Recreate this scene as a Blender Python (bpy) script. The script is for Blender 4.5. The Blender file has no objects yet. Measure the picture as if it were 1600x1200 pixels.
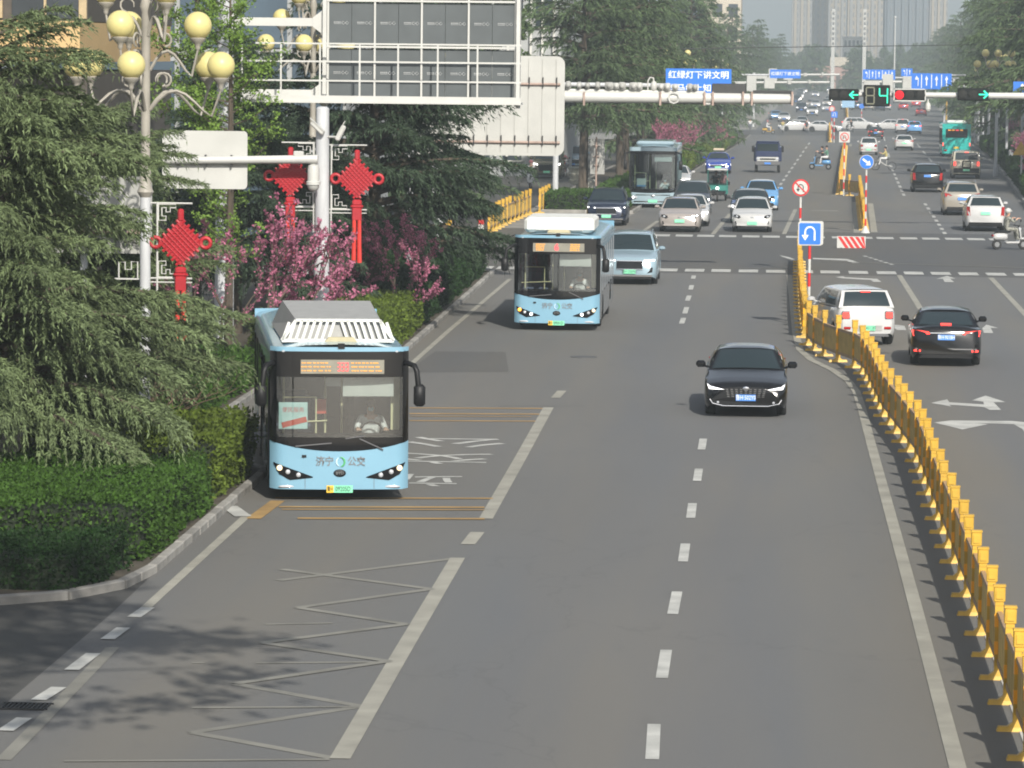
import bpy, bmesh, math, random
import numpy as np
from mathutils import Vector, Matrix
PI = math.pi
rad = math.radians
scene = bpy.context.scene
C = scene.collection

# ------------------------------------------------------------------ camera
F, HC, ROLL = 6250.0, 8.1, rad(0.9)          # focal length in photo pixels (1600 wide), camera height
_vy = np.array([(1202 - 800) / F, (600 - 85) / F, -1.0]); _vy /= np.linalg.norm(_vy)
_vz = np.array([math.sin(ROLL), math.cos(ROLL), 0.0]); _vz -= _vy * (_vz @ _vy); _vz /= np.linalg.norm(_vz)
_vx = np.cross(_vy, _vz)
W2C = np.stack([_vx, _vy, _vz], axis=1)
cam_d = bpy.data.cameras.new('camera'); cam = bpy.data.objects.new('camera', cam_d); C.objects.link(cam)
cam_d.sensor_width = 36.0; cam_d.lens = 36.0 * F / 1600.0
cam_d.clip_start = 1.0; cam_d.clip_end = 9000.0
_R = Matrix(W2C.T.tolist()).to_4x4(); _R.translation = Vector((0, 0, HC)); cam.matrix_world = _R
scene.camera = cam

# ------------------------------------------------------------------ light
SUN = Vector((0.45, -1.42, 1.0)).normalized()      # towards the sun: behind the camera, a little to the right
w = bpy.data.worlds.new('World'); scene.world = w; w.use_nodes = True
nt = w.node_tree; bg = nt.nodes['Background']
sky = nt.nodes.new('ShaderNodeTexSky'); sky.sky_type = 'NISHITA'; sky.sun_disc = False
sky.sun_elevation = math.asin(SUN.z); sky.sun_rotation = math.atan2(SUN.x, SUN.y)
sky.air_density = 1.0; sky.dust_density = 1.5; sky.ozone_density = 1.0
hs_ = nt.nodes.new('ShaderNodeHueSaturation'); hs_.inputs['Saturation'].default_value = .5      # hazy, whitish sky
nt.links.new(sky.outputs[0], hs_.inputs['Color']); nt.links.new(hs_.outputs['Color'], bg.inputs[0]); bg.inputs[1].default_value = 0.085
sl = bpy.data.lights.new('sun', 'SUN'); sl.energy = 3.6; sl.angle = rad(0.6); sl.color = (1.0, 0.95, 0.86)
so = bpy.data.objects.new('sun', sl); C.objects.link(so); so.rotation_euler = SUN.to_track_quat('Z', 'Y').to_euler()
so.location = (20, -30, 60)
scene.view_settings.view_transform = 'Standard'; scene.view_settings.look = 'None'
scene.view_settings.exposure = 0.86; scene.view_settings.gamma = 1.0
try: scene.view_settings.use_curve_mapping = False
except Exception: pass
scene.render.engine = 'CYCLES'
scene.cycles.use_denoising = True
scene.cycles.max_bounces = 6; scene.cycles.transparent_max_bounces = 12; scene.cycles.volume_bounces = 0
scene.cycles.pixel_filter_type = 'BLACKMAN_HARRIS'; scene.cycles.filter_width = 1.9
scene.cycles.caustics_reflective = False; scene.cycles.caustics_refractive = False

# ------------------------------------------------------------------ pixel helpers: a photo pixel is a direction, the ground gives the distance
def zg(Y):                       # the street falls two metres past the crossing
    t = min(max((Y - 240.0) / 280.0, 0.0), 1.0); return -2.0 * t * t * (3 - 2 * t)
def ray(px, py):
    d = W2C.T @ np.array([(px - 800) / F, (600 - py) / F, -1.0]); return d / d[1]
def G(px, py):
    d = ray(px, py); Y = 100.0
    for i in range(60): Y = 0.5 * Y + 0.5 * (HC - zg(Y)) / max(1e-5, -d[2])
    return Vector((d[0] * Y, Y, zg(Y)))
def PT(px, py, Y):
    d = ray(px, py); return Vector((d[0] * Y, Y, HC + d[2] * Y))

# ------------------------------------------------------------------ mesh builder
class MB:
    def __init__(s): s.v = []; s.f = []; s.m = []; s.cur = 0
    def add(s, vs, fs):
        b = len(s.v); s.v += [tuple(p) for p in vs]
        for f in fs: s.f.append(tuple(b + i for i in f)); s.m.append(s.cur)
        return s
    def mat(s, i): s.cur = i; return s
    def box(s, c, d, R=None, taper=None):
        x, y, z = d[0] / 2, d[1] / 2, d[2] / 2
        t = taper or (1, 1)
        vs = [(-x, -y, -z), (x, -y, -z), (x, y, -z), (-x, y, -z), (-x * t[0], -y * t[1], z), (x * t[0], -y * t[1], z), (x * t[0], y * t[1], z), (-x * t[0], y * t[1], z)]
        c = Vector(c)
        vs = [(R @ Vector(p) if R else Vector(p)) + c for p in vs]
        return s.add(vs, [(3, 2, 1, 0), (4, 5, 6, 7), (0, 1, 5, 4), (1, 2, 6, 5), (2, 3, 7, 6), (3, 0, 4, 7)])
    def bbox(s, c, d, b=0.02, R=None):     # box with chamfered vertical and horizontal edges
        x, y, z = d[0] / 2, d[1] / 2, d[2] / 2; b = min(b, x * .9, y * .9, z * .9)
        vs = []; 
        for zz, k in ((-z, b), (-z + b, 0), (z - b, 0), (z, b)):
            X, Y = x - k, y - k
            vs += [(-X + b, -Y, zz), (X - b, -Y, zz), (X, -Y + b, zz), (X, Y - b, zz), (X - b, Y, zz), (-X + b, Y, zz), (-X, Y - b, zz), (-X, -Y + b, zz)]
        fs = [tuple(range(7, -1, -1)), tuple(range(24, 32))]
        for k in range(3):
            for i in range(8): fs.append((k * 8 + i, k * 8 + (i + 1) % 8, k * 8 + 8 + (i + 1) % 8, k * 8 + 8 + i))
        c = Vector(c); return s.add([(R @ Vector(p) if R else Vector(p)) + c for p in vs], fs)
    def quad(s, a, b, c, d): return s.add([a, b, c, d], [(0, 1, 2, 3)])
    def poly(s, pts): return s.add(pts, [tuple(range(len(pts)))])
    def tube(s, path, r, n=8, cap=True):
        path = [Vector(p) for p in path]; k = len(path)
        rr = r if isinstance(r, (list, tuple)) else [r] * k
        t0 = (path[1] - path[0]).normalized(); up = Vector((0, 0, 1)) if abs(t0.z) < .9 else Vector((1, 0, 0))
        vs = []; fs = []
        for i, p in enumerate(path):
            t = (path[min(i + 1, k - 1)] - path[max(i - 1, 0)])
            t = t.normalized() if t.length > 1e-9 else t0
            a = t.cross(up)
            if a.length < 1e-4: a = t.cross(Vector((0, 1, 0)))
            a.normalize(); b = a.cross(t); up = b
            for j in range(n):
                q = 2 * PI * j / n; vs.append(p + (a * math.cos(q) + b * math.sin(q)) * rr[i])
        for i in range(k - 1):
            for j in range(n): fs.append((i * n + j, i * n + (j + 1) % n, (i + 1) * n + (j + 1) % n, (i + 1) * n + j))
        if cap: fs += [tuple(range(n - 1, -1, -1)), tuple(range((k - 1) * n, k * n))]
        return s.add(vs, fs)
    def cyl(s, a, b, r, r2=None, n=12): return s.tube([a, b], [r, r if r2 is None else r2], n)
    def lathe(s, prof, o=(0, 0, 0), n=16, ax='z'):   # prof: (radius, height)
        o = Vector(o); vs = []; fs = []; k = len(prof)
        for r, h in prof:
            for j in range(n):
                q = 2 * PI * j / n; c, d = r * math.cos(q), r * math.sin(q)
                vs.append(o + Vector((c, d, h) if ax == 'z' else ((h, c, d) if ax == 'x' else (c, h, d))))
        for i in range(k - 1):
            for j in range(n):
                f = (i * n + j, i * n + (j + 1) % n, (i + 1) * n + (j + 1) % n, (i + 1) * n + j)
                fs.append(f if ax != 'y' else f[::-1])
        fs += [tuple(range(n - 1, -1, -1)), tuple(range((k - 1) * n, k * n))]
        return s.add(vs, fs)
    def ball(s, c, r, n=14, m=9):
        rx = r if isinstance(r, (tuple, list)) else (r, r, r); c = Vector(c)
        vs = [c + Vector((0, 0, -rx[2]))]; fs = []
        for i in range(1, m):
            a = -PI / 2 + PI * i / m
            for j in range(n):
                q = 2 * PI * j / n; vs.append(c + Vector((rx[0] * math.cos(a) * math.cos(q), rx[1] * math.cos(a) * math.sin(q), rx[2] * math.sin(a))))
        vs.append(c + Vector((0, 0, rx[2]))); t = len(vs) - 1
        for j in range(n):
            fs.append((0, 1 + (j + 1) % n, 1 + j)); fs.append((t, t - n + j, t - n + (j + 1) % n))
        for i in range(m - 2):
            for j in range(n):
                a = 1 + i * n; fs.append((a + j, a + (j + 1) % n, a + n + (j + 1) % n, a + n + j))
        return s.add(vs, fs)
    def prism(s, pts, d, fn):        # 2D outline pts extruded by d; fn(u, v, w) -> point, outline ccw seen from +w
        n = len(pts); vs = [fn(u, v, 0) for u, v in pts] + [fn(u, v, d) for u, v in pts]
        fs = [tuple(range(n - 1, -1, -1)), tuple(range(n, 2 * n))] + [(i, (i + 1) % n, n + (i + 1) % n, n + i) for i in range(n)]
        return s.add(vs, fs)
    def ring(s, rings, close=True, cap=True):      # loft between rings of equal length
        n = len(rings[0]); vs = [p for r in rings for p in r]; fs = []
        for i in range(len(rings) - 1):
            for j in range(n if close else n - 1):
                fs.append((i * n + j, i * n + (j + 1) % n, (i + 1) * n + (j + 1) % n, (i + 1) * n + j))
        if cap: fs += [tuple(range(n - 1, -1, -1)), tuple(range((len(rings) - 1) * n, len(rings) * n))]
        return s.add(vs, fs)
    def grid(s, fn, us, vs_):
        nu, nv = len(us), len(vs_)
        pts = [fn(u, v) for u in us for v in vs_]
        return s.add(pts, [(i * nv + j, (i + 1) * nv + j, (i + 1) * nv + j + 1, i * nv + j + 1) for i in range(nu - 1) for j in range(nv - 1)])
    def mesh(s, name, mats, smooth=None, fix=True):
        me = bpy.data.meshes.new(name); me.from_pydata([tuple(p) for p in s.v], [], s.f)
        for mm in (mats if isinstance(mats, (list, tuple)) else [mats]): me.materials.append(mm)
        if any(s.m): me.polygons.foreach_set('material_index', s.m)
        if fix:
            bm = bmesh.new(); bm.from_mesh(me); bmesh.ops.recalc_face_normals(bm, faces=bm.faces); bm.to_mesh(me); bm.free()
        if smooth:
            me.polygons.foreach_set('use_smooth', [True] * len(me.polygons)); me.set_sharp_from_angle(angle=rad(smooth))
        me.update(); return me
    def build(s, name, mats, parent=None, smooth=None, loc=None, rz=None, fix=True):
        return put(name, s.mesh(name, mats, smooth, fix), parent, loc, rz)
def put(name, me, parent=None, loc=None, rz=None):
    o = bpy.data.objects.new(name, me); C.objects.link(o); o.parent = parent
    if loc is not None: o.location = loc
    if rz is not None: o.rotation_euler = (0, 0, rz)
    return o
def tri_mesh(name, tris, mat, mats2=None):        # tris: (N,3,3) float array
    tris = np.asarray(tris, np.float32); n = len(tris)
    me = bpy.data.meshes.new(name); me.vertices.add(n * 3); me.vertices.foreach_set('co', tris.reshape(-1))
    me.loops.add(n * 3); me.loops.foreach_set('vertex_index', np.arange(n * 3, dtype=np.int32))
    me.polygons.add(n); me.polygons.foreach_set('loop_start', np.arange(0, n * 3, 3, dtype=np.int32)); me.polygons.foreach_set('loop_total', np.full(n, 3, np.int32))
    me.materials.append(mat); me.update(calc_edges=True); return me
def tag(o, label=None, cat=None, group=None, kind=None):
    if label: o['label'] = label
    if cat: o['category'] = cat
    if group: o['group'] = group
    if kind: o['kind'] = kind
    return o
def thing(name, label, cat, loc=(0, 0, 0), rz=0.0, group=None):
    o = bpy.data.objects.new(name, None); C.objects.link(o); o.location = loc; o.rotation_euler = (0, 0, rz); o.empty_display_size = .3
    return tag(o, label, cat, group)
def copy_tree(o, parent=None):
    c = o.copy(); C.objects.link(c); c.parent = parent
    for ch in o.children: copy_tree(ch, c)
    return c
def clone(o, loc, rz, label, group=None):
    c = copy_tree(o); c.location = loc; c.rotation_euler = (0, 0, rz); return tag(c, label, None, group)

# ------------------------------------------------------------------ materials
MT = {}
def M(name, col, rough=.6, metal=0.0, var=.12, scale=4.0, bump=0.0, coat=0.0, emit=None, es=1.0, island=0.0, spec=.5, stretch=None, sub=0.0, objvar=0.0):
    if name in MT: return MT[name]
    m = bpy.data.materials.new(name); m.use_nodes = True; t = m.node_tree; p = t.nodes['Principled BSDF']
    p.inputs['Roughness'].default_value = rough; p.inputs['Metallic'].default_value = metal
    p.inputs['Specular IOR Level'].default_value = spec; p.inputs['Coat Weight'].default_value = coat; p.inputs['Coat Roughness'].default_value = .06
    tc = t.nodes.new('ShaderNodeTexCoord'); no = t.nodes.new('ShaderNodeTexNoise'); no.inputs['Scale'].default_value = scale; no.inputs['Detail'].default_value = 6
    src = tc.outputs['Object']
    if stretch:
        mp = t.nodes.new('ShaderNodeMapping'); mp.inputs['Scale'].default_value = stretch; t.links.new(src, mp.inputs['Vector']); src = mp.outputs['Vector']
    t.links.new(src, no.inputs['Vector'])
    mx = t.nodes.new('ShaderNodeMix'); mx.data_type = 'RGBA'
    mx.inputs['A'].default_value = tuple(max(0, c * (1 - var)) for c in col) + (1,); mx.inputs['B'].default_value = tuple(min(1, c * (1 + var)) for c in col) + (1,)
    mr = t.nodes.new('ShaderNodeMapRange'); mr.inputs['From Min'].default_value = .3; mr.inputs['From Max'].default_value = .7; t.links.new(no.outputs['Fac'], mr.inputs['Value'])
    t.links.new(mr.outputs['Result'], mx.inputs['Factor']); out = mx.outputs['Result']
    if island:
        ge = t.nodes.new('ShaderNodeNewGeometry'); hs = t.nodes.new('ShaderNodeHueSaturation')
        r2 = t.nodes.new('ShaderNodeMapRange'); r2.inputs['To Min'].default_value = 1 - island; r2.inputs['To Max'].default_value = 1 + island
        t.links.new(ge.outputs['Random Per Island'], r2.inputs['Value']); t.links.new(r2.outputs['Result'], hs.inputs['Value']); t.links.new(out, hs.inputs['Color']); out = hs.outputs['Color']
    if objvar:
        oi = t.nodes.new('ShaderNodeObjectInfo'); h3 = t.nodes.new('ShaderNodeHueSaturation'); r3 = t.nodes.new('ShaderNodeMapRange'); r3.inputs['To Min'].default_value = 1 - objvar; r3.inputs['To Max'].default_value = 1 + objvar
        t.links.new(oi.outputs['Random'], r3.inputs['Value']); t.links.new(r3.outputs['Result'], h3.inputs['Value']); t.links.new(out, h3.inputs['Color']); out = h3.outputs['Color']
    t.links.new(out, p.inputs['Base Color'])
    if bump:
        b = t.nodes.new('ShaderNodeBump'); b.inputs['Strength'].default_value = bump; b.inputs['Distance'].default_value = .02
        n2 = t.nodes.new('ShaderNodeTexNoise'); n2.inputs['Scale'].default_value = scale * 12; t.links.new(src, n2.inputs['Vector'])
        t.links.new(n2.outputs['Fac'], b.inputs['Height']); t.links.new(b.outputs['Normal'], p.inputs['Normal'])
    if sub:
        tr = t.nodes.new('ShaderNodeBsdfTranslucent'); ms = t.nodes.new('ShaderNodeMixShader'); ms.inputs[0].default_value = sub
        t.links.new(out, tr.inputs['Color']); t.links.new(p.outputs[0], ms.inputs[1]); t.links.new(tr.outputs[0], ms.inputs[2]); t.links.new(ms.outputs[0], t.nodes['Material Output'].inputs[0])
    if emit:
        p.inputs['Emission Color'].default_value = tuple(emit) + (1,); p.inputs['Emission Strength'].default_value = es
    MT[name] = m; return m
def glass_mat(name, tint=(.6, .7, .7), through=.7, rough=.03):
    if name in MT: return MT[name]
    m = bpy.data.materials.new(name); m.use_nodes = True; t = m.node_tree; t.nodes.remove(t.nodes['Principled BSDF'])
    tr = t.nodes.new('ShaderNodeBsdfTransparent'); tr.inputs[0].default_value = tuple(c * through for c in tint) + (1,)
    gl = t.nodes.new('ShaderNodeBsdfGlossy'); gl.inputs['Roughness'].default_value = rough; gl.inputs[0].default_value = (.9, .95, 1, 1)
    fr = t.nodes.new('ShaderNodeFresnel'); fr.inputs[0].default_value = 1.52
    ad = t.nodes.new('ShaderNodeMath'); ad.operation = 'ADD'; ad.inputs[1].default_value = .05; t.links.new(fr.outputs[0], ad.inputs[0])
    ms = t.nodes.new('ShaderNodeMixShader'); t.links.new(ad.outputs[0], ms.inputs[0]); t.links.new(tr.outputs[0], ms.inputs[1]); t.links.new(gl.outputs[0], ms.inputs[2])
    t.links.new(ms.outputs[0], t.nodes['Material Output'].inputs[0]); MT[name] = m; return m
def asphalt_mat(name, base, tint_var=.18, tracks=True):
    m = bpy.data.materials.new(name); m.use_nodes = True; t = m.node_tree; p = t.nodes['Principled BSDF']; L = t.links
    p.inputs['Roughness'].default_value = .82; p.inputs['Specular IOR Level'].default_value = .35
    tc = t.nodes.new('ShaderNodeTexCoord')
    def noise(sc, vec, det=5):
        mp = t.nodes.new('ShaderNodeMapping'); mp.inputs['Scale'].default_value = vec; L.new(tc.outputs['Object'], mp.inputs['Vector'])
        n = t.nodes.new('ShaderNodeTexNoise'); n.inputs['Scale'].default_value = sc; n.inputs['Detail'].default_value = det; L.new(mp.outputs['Vector'], n.inputs['Vector']); return n.outputs['Fac']
    def mixc(fac, a, b):
        mx = t.nodes.new('ShaderNodeMix'); mx.data_type = 'RGBA'; L.new(fac, mx.inputs['Factor'])
        for k, v in (('A', a), ('B', b)):
            if isinstance(v, tuple): mx.inputs[k].default_value = v + (1,)
            else: L.new(v, mx.inputs[k])
        return mx.outputs['Result']
    def rng_(v, a, b, lo=0., hi=1.):
        r = t.nodes.new('ShaderNodeMapRange'); r.inputs['From Min'].default_value = a; r.inputs['From Max'].default_value = b; r.inputs['To Min'].default_value = lo; r.inputs['To Max'].default_value = hi; L.new(v, r.inputs['Value']); return r.outputs['Result']
    b = base
    warm = (b * 1.22, b * 1.14, b * .98); cool = (b * .90, b * .96, b * 1.04)
    c = mixc(rng_(noise(.55, (1, .055, 1)), .35, .65), warm, cool)               # long streaks along the lanes
    c = mixc(rng_(noise(.16, (1, .35, 1)), .3, .7, 0, .55), c, (b * .84, b * .84, b * .83))
    # dust gathers along the kerb and the median, traffic keeps the lanes cool grey
    sx_ = t.nodes.new('ShaderNodeSeparateXYZ'); L.new(tc.outputs['Object'], sx_.inputs[0])
    nz = t.nodes.new('ShaderNodeMath'); nz.operation = 'MULTIPLY_ADD'; L.new(noise(.9, (1, .12, 1)), nz.inputs[0]); nz.inputs[1].default_value = 1.6; L.new(sx_.outputs[0], nz.inputs[2])
    rp = t.nodes.new('ShaderNodeValToRGB'); L.new(rng_(nz.outputs[0], -10, 16), rp.inputs[0]); e = rp.color_ramp.elements; e[0].position = 0; e[0].color = (1.15, 1.08, .92, 1); e[1].position = 1; e[1].color = (1, 1, 1, 1)
    for X_, k_ in ((-8.6, (1.02, .99, .93)), (-7.4, (1.10, 1.05, .94)), (-5.9, (.98, .96, .91)), (-4.6, (1.06, 1.03, .96)), (-3.2, (.93, .94, .96)), (-1.9, (1.03, 1.02, 1.0)), (-.6, (.94, .95, .98)), (.8, (1.02, 1.02, 1.0)), (2.3, (1.02, .97, .86)), (3.9, (1.14, 1.06, .90)), (5.2, (.95, .96, .98)), (7.2, (1.02, 1.02, 1.0)), (9.0, (.94, .95, .97))):
        el = e.new((X_ + .8 + 10) / 26); el.color = k_ + (1,)
    mu = t.nodes.new('ShaderNodeMix'); mu.data_type = 'RGBA'; mu.blend_type = 'MULTIPLY'; mu.inputs['Factor'].default_value = 1.0; L.new(c, mu.inputs['A']); L.new(rp.outputs[0], mu.inputs['B']); c = mu.outputs['Result']
    c = mixc(rng_(noise(1.7, (1, .3, 1), 4), .62, .74, 0, .35), c, (b * .7, b * .69, b * .66))      # oil and damp stains
    c = mixc(rng_(noise(22., (1, 1, 1), 3), .25, .75, 0, .5), c, (b * 1.2, b * 1.19, b * 1.16))
    c = mixc(rng_(noise(140., (1, 1, 1), 2), .3, .7, 0, .45), c, (b * .72, b * .72, b * .72))
    # thin cracks and joints
    vo = t.nodes.new('ShaderNodeTexVoronoi'); vo.feature = 'DISTANCE_TO_EDGE'; vo.inputs['Scale'].default_value = .12
    mp = t.nodes.new('ShaderNodeMapping'); mp.inputs['Scale'].default_value = (1, .6, 1); L.new(tc.outputs['Object'], mp.inputs['Vector'])
    wn = t.nodes.new('ShaderNodeTexNoise'); wn.inputs['Scale'].default_value = 1.5; L.new(mp.outputs['Vector'], wn.inputs['Vector'])
    va = t.nodes.new('ShaderNodeVectorMath'); va.operation = 'ADD'; L.new(mp.outputs['Vector'], va.inputs[0]); L.new(wn.outputs['Color'], va.inputs[1]); L.new(va.outputs[0], vo.inputs['Vector'])
    c = mixc(rng_(vo.outputs['Distance'], .0, .004, .22, 0), c, (b * .5, b * .5, b * .5))
    L.new(c, p.inputs['Base Color'])
    bu = t.nodes.new('ShaderNodeBump'); bu.inputs['Strength'].default_value = .25; bu.inputs['Distance'].default_value = .01
    L.new(noise(90., (1, 1, 1), 3), bu.inputs['Height']); L.new(bu.outputs['Normal'], p.inputs['Normal'])
    return m

ORD = ['first', 'second', 'third', 'fourth', 'fifth', 'sixth', 'seventh', 'eighth', 'ninth', 'tenth', 'eleventh', 'twelfth', 'thirteenth', 'fourteenth', 'fifteenth', 'sixteenth', 'seventeenth', 'eighteenth']
# ================================================================== SETTING
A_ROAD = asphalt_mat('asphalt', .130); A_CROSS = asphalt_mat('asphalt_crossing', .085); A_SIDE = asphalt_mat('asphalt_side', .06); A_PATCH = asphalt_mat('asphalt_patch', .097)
PAVE = M('paving', (.22, .21, .19), .9, var=.2, scale=.8, bump=.2)
SOIL = M('soil', (.06, .05, .035), .95, var=.35, scale=2.5, bump=.5)
KERB = M('kerb_granite', (.26, .25, .23), .85, var=.25, scale=2.2, bump=.3, objvar=.22)
PAINT = M('road_paint', (.40, .40, .375), .75, var=.25, scale=1.6)
PAINT_OLD = M('road_paint_old', (.27, .26, .22), .8, var=.2, scale=1.2)
PAINT_THIN = M('road_paint_worn', (.18, .175, .152), .85, var=.25, scale=1.0)
PAINT_Y = M('road_paint_yellow', (.32, .20, .07), .8, var=.25, scale=1.2)
def sheet(name, LR, mat, lift, parent=None, kind='structure'):   # LR: list of (Y, Xleft, Xright), resampled so that it follows the slope
    ys = []
    for a, b in zip(LR[:-1], LR[1:]):
        n = max(1, int((b[0] - a[0]) / 12)) if 100 < b[0] and a[0] < 560 else 1
        for i in range(n):
            t = i / n; ys.append(tuple(a[k] + (b[k] - a[k]) * t for k in range(3)))
    ys.append(LR[-1]); m = MB(); vs = []
    for Y, l, r in ys: vs += [(l, Y, zg(Y) + lift), (r, Y, zg(Y) + lift)]
    m.add(vs, [(2 * i, 2 * i + 1, 2 * i + 3, 2 * i + 2) for i in range(len(ys) - 1)])
    o = m.build(name, mat, parent, fix=False)
    if parent is None: o['kind'] = kind
    return o
sheet('ground', [(-200, -2500, 2500), (100, -2500, 2500), (560, -2500, 2500), (6000, -2500, 2500)], PAVE, -.04)
KX = lambda Y: float(np.interp(Y, [57, 123, 148], [-9.35, -9.75, -9.95]))
KB = lambda Y: float(np.interp(Y, [57, 75.8, 79.5, 96, 101, 123, 148], [-9.35, -9.46, -11.9, -11.9, -9.62, -9.75, -9.95]))
road = sheet('main_road', [(-60, -9.3, 15.6), (56.2, -9.3, 15.6), (61, KX(61), 15.6), (75.8, KB(75.8), 15.6), (79.5, KB(79.5), 15.6), (96, KB(96), 15.6), (101, KB(101), 15.6), (123, KX(123), 15.6), (148, -9.95, 15.6)], A_ROAD, 0)
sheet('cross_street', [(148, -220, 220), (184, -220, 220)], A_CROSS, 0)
FAR_L = lambda Y: float(np.interp(Y, [184, 244, 430, 577, 1000, 3000], [-7.2, -5.6, -3.0, -1.2, 5.0, 40]))
FAR_R = lambda Y: float(np.interp(Y, [184, 222, 356, 501, 1000, 3000], [12.8, 14.1, 19.3, 24.5, 39, 100]))
farroad = sheet('far_road', [(Y, FAR_L(Y), FAR_R(Y)) for Y in (184, 222, 300, 400, 500, 577, 1000, 3000)], A_ROAD, 0)
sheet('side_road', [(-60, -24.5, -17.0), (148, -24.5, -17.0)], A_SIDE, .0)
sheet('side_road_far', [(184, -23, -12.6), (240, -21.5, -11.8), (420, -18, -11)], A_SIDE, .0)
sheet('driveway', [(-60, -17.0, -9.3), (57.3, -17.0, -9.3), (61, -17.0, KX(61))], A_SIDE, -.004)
sheet('cross_street_far', [(505, -200, 220), (540, -200, 220)], A_CROSS, .003)

# planting beds with kerbs
def kerb_run(parent, pts, stone=1.0, h=.13, w=.16, gap=.012, ymax=230):
    L = 0.0; me = None
    pts = [Vector((p[0], p[1], 0)) for p in pts]
    for a, b in zip(pts[:-1], pts[1:]):
        d = (b - a); n = max(1, int(round(d.length / stone))); s = d.length / n; ang = math.atan2(d.y, d.x)
        key = (round(s, 3), h, w)
        mm = MB().bbox((0, 0, 0), (s - gap, w, h + .08), .018).mesh('kerb_stone', KERB)
        for i in range(n):
            p = a + d * ((i + .5) / n)
            o = put('kerb_stone', mm, parent, (p.x, p.y, zg(p.y) + (h - .08) / 2 + random.uniform(-.006, .006)), ang + random.uniform(-.008, .008))
def bed(name, LR, mat=SOIL, lift=.09): return sheet(name, LR, mat, lift)
random.seed(3)
b1 = bed('planting_bed', [(57.4, -17.0, -11.0), (58.6, -17.0, -9.85), (60.5, -17.0, KX(60.5) - .12), (75.8, -17.0, KB(75.8) - .12), (79.5, -17.0, KB(79.5) - .12), (96, -17.0, KB(96) - .12), (101, -17.0, KB(101) - .12), (123, -17.0, KX(123) - .12), (146, -17.0, KX(146) - .12)])
kb = MB().box((-13, 57.25, -.045), (7, .2, .05)).build('kerb', KERB); kb['kind'] = 'structure'
kerb_run(kb, [(-17.0, 57.2), (-11.1, 57.2), (-10.2, 57.9), (-9.6, 59.2), (KX(61) - .04, 61), (KB(75.8) - .04, 75.8), (KB(79.5) - .04, 79.5), (KB(96) - .04, 96), (KB(101) - .04, 101), (KX(118) - .04, 118)], 1.0)
kerb_run(kb, [(KX(118) - .04, 118), (KX(146) - .04, 146)], 2.0); kerb_run(kb, [(KX(146), 146), (-17, 146)], 2.0)
b2 = bed('planting_bed', [(203, -11.6, -6.9), (244, -11.4, FAR_L(244) - .2), (430, -10, FAR_L(430) - .2), (500, -9, FAR_L(500) - .2)])
b3 = bed('planting_bed', [(186, 13.4, 20), (222, 14.4, 21), (356, 19.6, 26), (500, 24.8, 32)])
kb2 = MB().box((-7.05, 203, -.03), (1.0, .1, .05)).build('kerb', KERB); kb2['kind'] = 'structure'
kerb_run(kb2, [(-11.6, 203), (-6.85, 203), (FAR_L(244) - .1, 244)], 2.0); kerb_run(kb2, [(FAR_R(186) + .4, 186), (FAR_R(222) + .15, 222), (FAR_R(300) + .15, 300)], 2.0)

# painted markings, flat sheets a few millimetres above the asphalt
def onroad(p, lift=.006): return Vector((p.x, p.y, zg(p.y) + lift))
MARKN = [0]
def mark(pts, wd, mat=PAINT, name='lane_marking', lift=.006):
    MARKN[0] += 1; lift += .0006 * (MARKN[0] % 11)
    ps = [G(*p) for p in pts]; m = MB(); vs = []
    for i, p in enumerate(ps):
        t = ps[min(i + 1, len(ps) - 1)] - ps[max(i - 1, 0)]; t.z = 0; t.normalize(); nrm = Vector((t.y, -t.x, 0)) * (wd / 2)
        vs += [onroad(p - nrm, lift), onroad(p + nrm, lift)]
    m.add(vs, [(2 * i, 2 * i + 1, 2 * i + 3, 2 * i + 2) for i in range(len(ps) - 1)])
    return m.build(name, mat, road if ps[0].y < 182 else farroad, fix=False)
def markpoly(pts, mat=PAINT, name='turn_arrow', lift=.006):
    m = MB(); m.poly([onroad(G(*p), lift) for p in pts]); me = m.mesh(name, mat, fix=False)
    bm = bmesh.new(); bm.from_mesh(me); bmesh.ops.triangulate(bm, faces=bm.faces); bm.normal_update()
    for f in bm.faces:
        if f.normal.z < 0: f.normal_flip()
    bm.to_mesh(me); bm.free(); return put(name, me, road)
for a, b in [((1019, 1187), (1022, 1132)), ((1034, 1060), (1041, 1016)), ((1051, 960), (1058, 925)), ((1067, 878), (1071, 850)), ((1079, 810), (1082, 787)), ((1089, 752), (1092, 733)), ((1096, 703), (1099, 686)), ((995, 1330), (1001, 1270))]:
    mark([a, b], .16, PAINT, 'lane_dash')
for a, b in [((1084, 431), (1083, 436)), ((1081, 446), (1079, 453)), ((1077, 462), (1074, 470)), ((1073, 480), (1070, 490)), ((1068, 497), (1065, 506))]: mark([a, b], .16, PAINT, 'lane_dash')
mark([(531, 1186), (618, 1036), (715, 872)], .24, PAINT_OLD, 'bus_lane_line'); mark([(731, 851), (746, 832)], .24, PAINT_OLD, 'lane_dash')
mark([(759, 811), (810, 722), (857, 637)], .24, PAINT_OLD, 'bus_lane_line'); mark([(868, 622), (878, 611)], .22, PAINT_OLD, 'lane_dash')
for a, b in [((8, 1143), (38, 1123)), ((60, 1095), (92, 1075)), ((112, 1048), (146, 1022)), ((168, 1000), (193, 982)), ((209, 965), (231, 950))]: mark([a, b], .2, PAINT, 'edge_dash', .009)
mark([(5, 1188), (64, 1128), (176, 1012)], .18, PAINT_THIN, 'edge_line'); mark([(228, 950), (320, 866), (388, 804)], .16, PAINT_OLD, 'edge_line')
mark([(358, 792), (380, 808)], .3, PAINT, 'edge_dash', .014); mark([(362, 744), (390, 720)], .2, PAINT, 'edge_dash'); mark([(636, 575), (700, 518), (797, 436)], .15, PAINT_OLD, 'edge_line')
mark([(396, 811), (434, 783)], .26, PAINT_Y, 'yellow_line')
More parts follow.
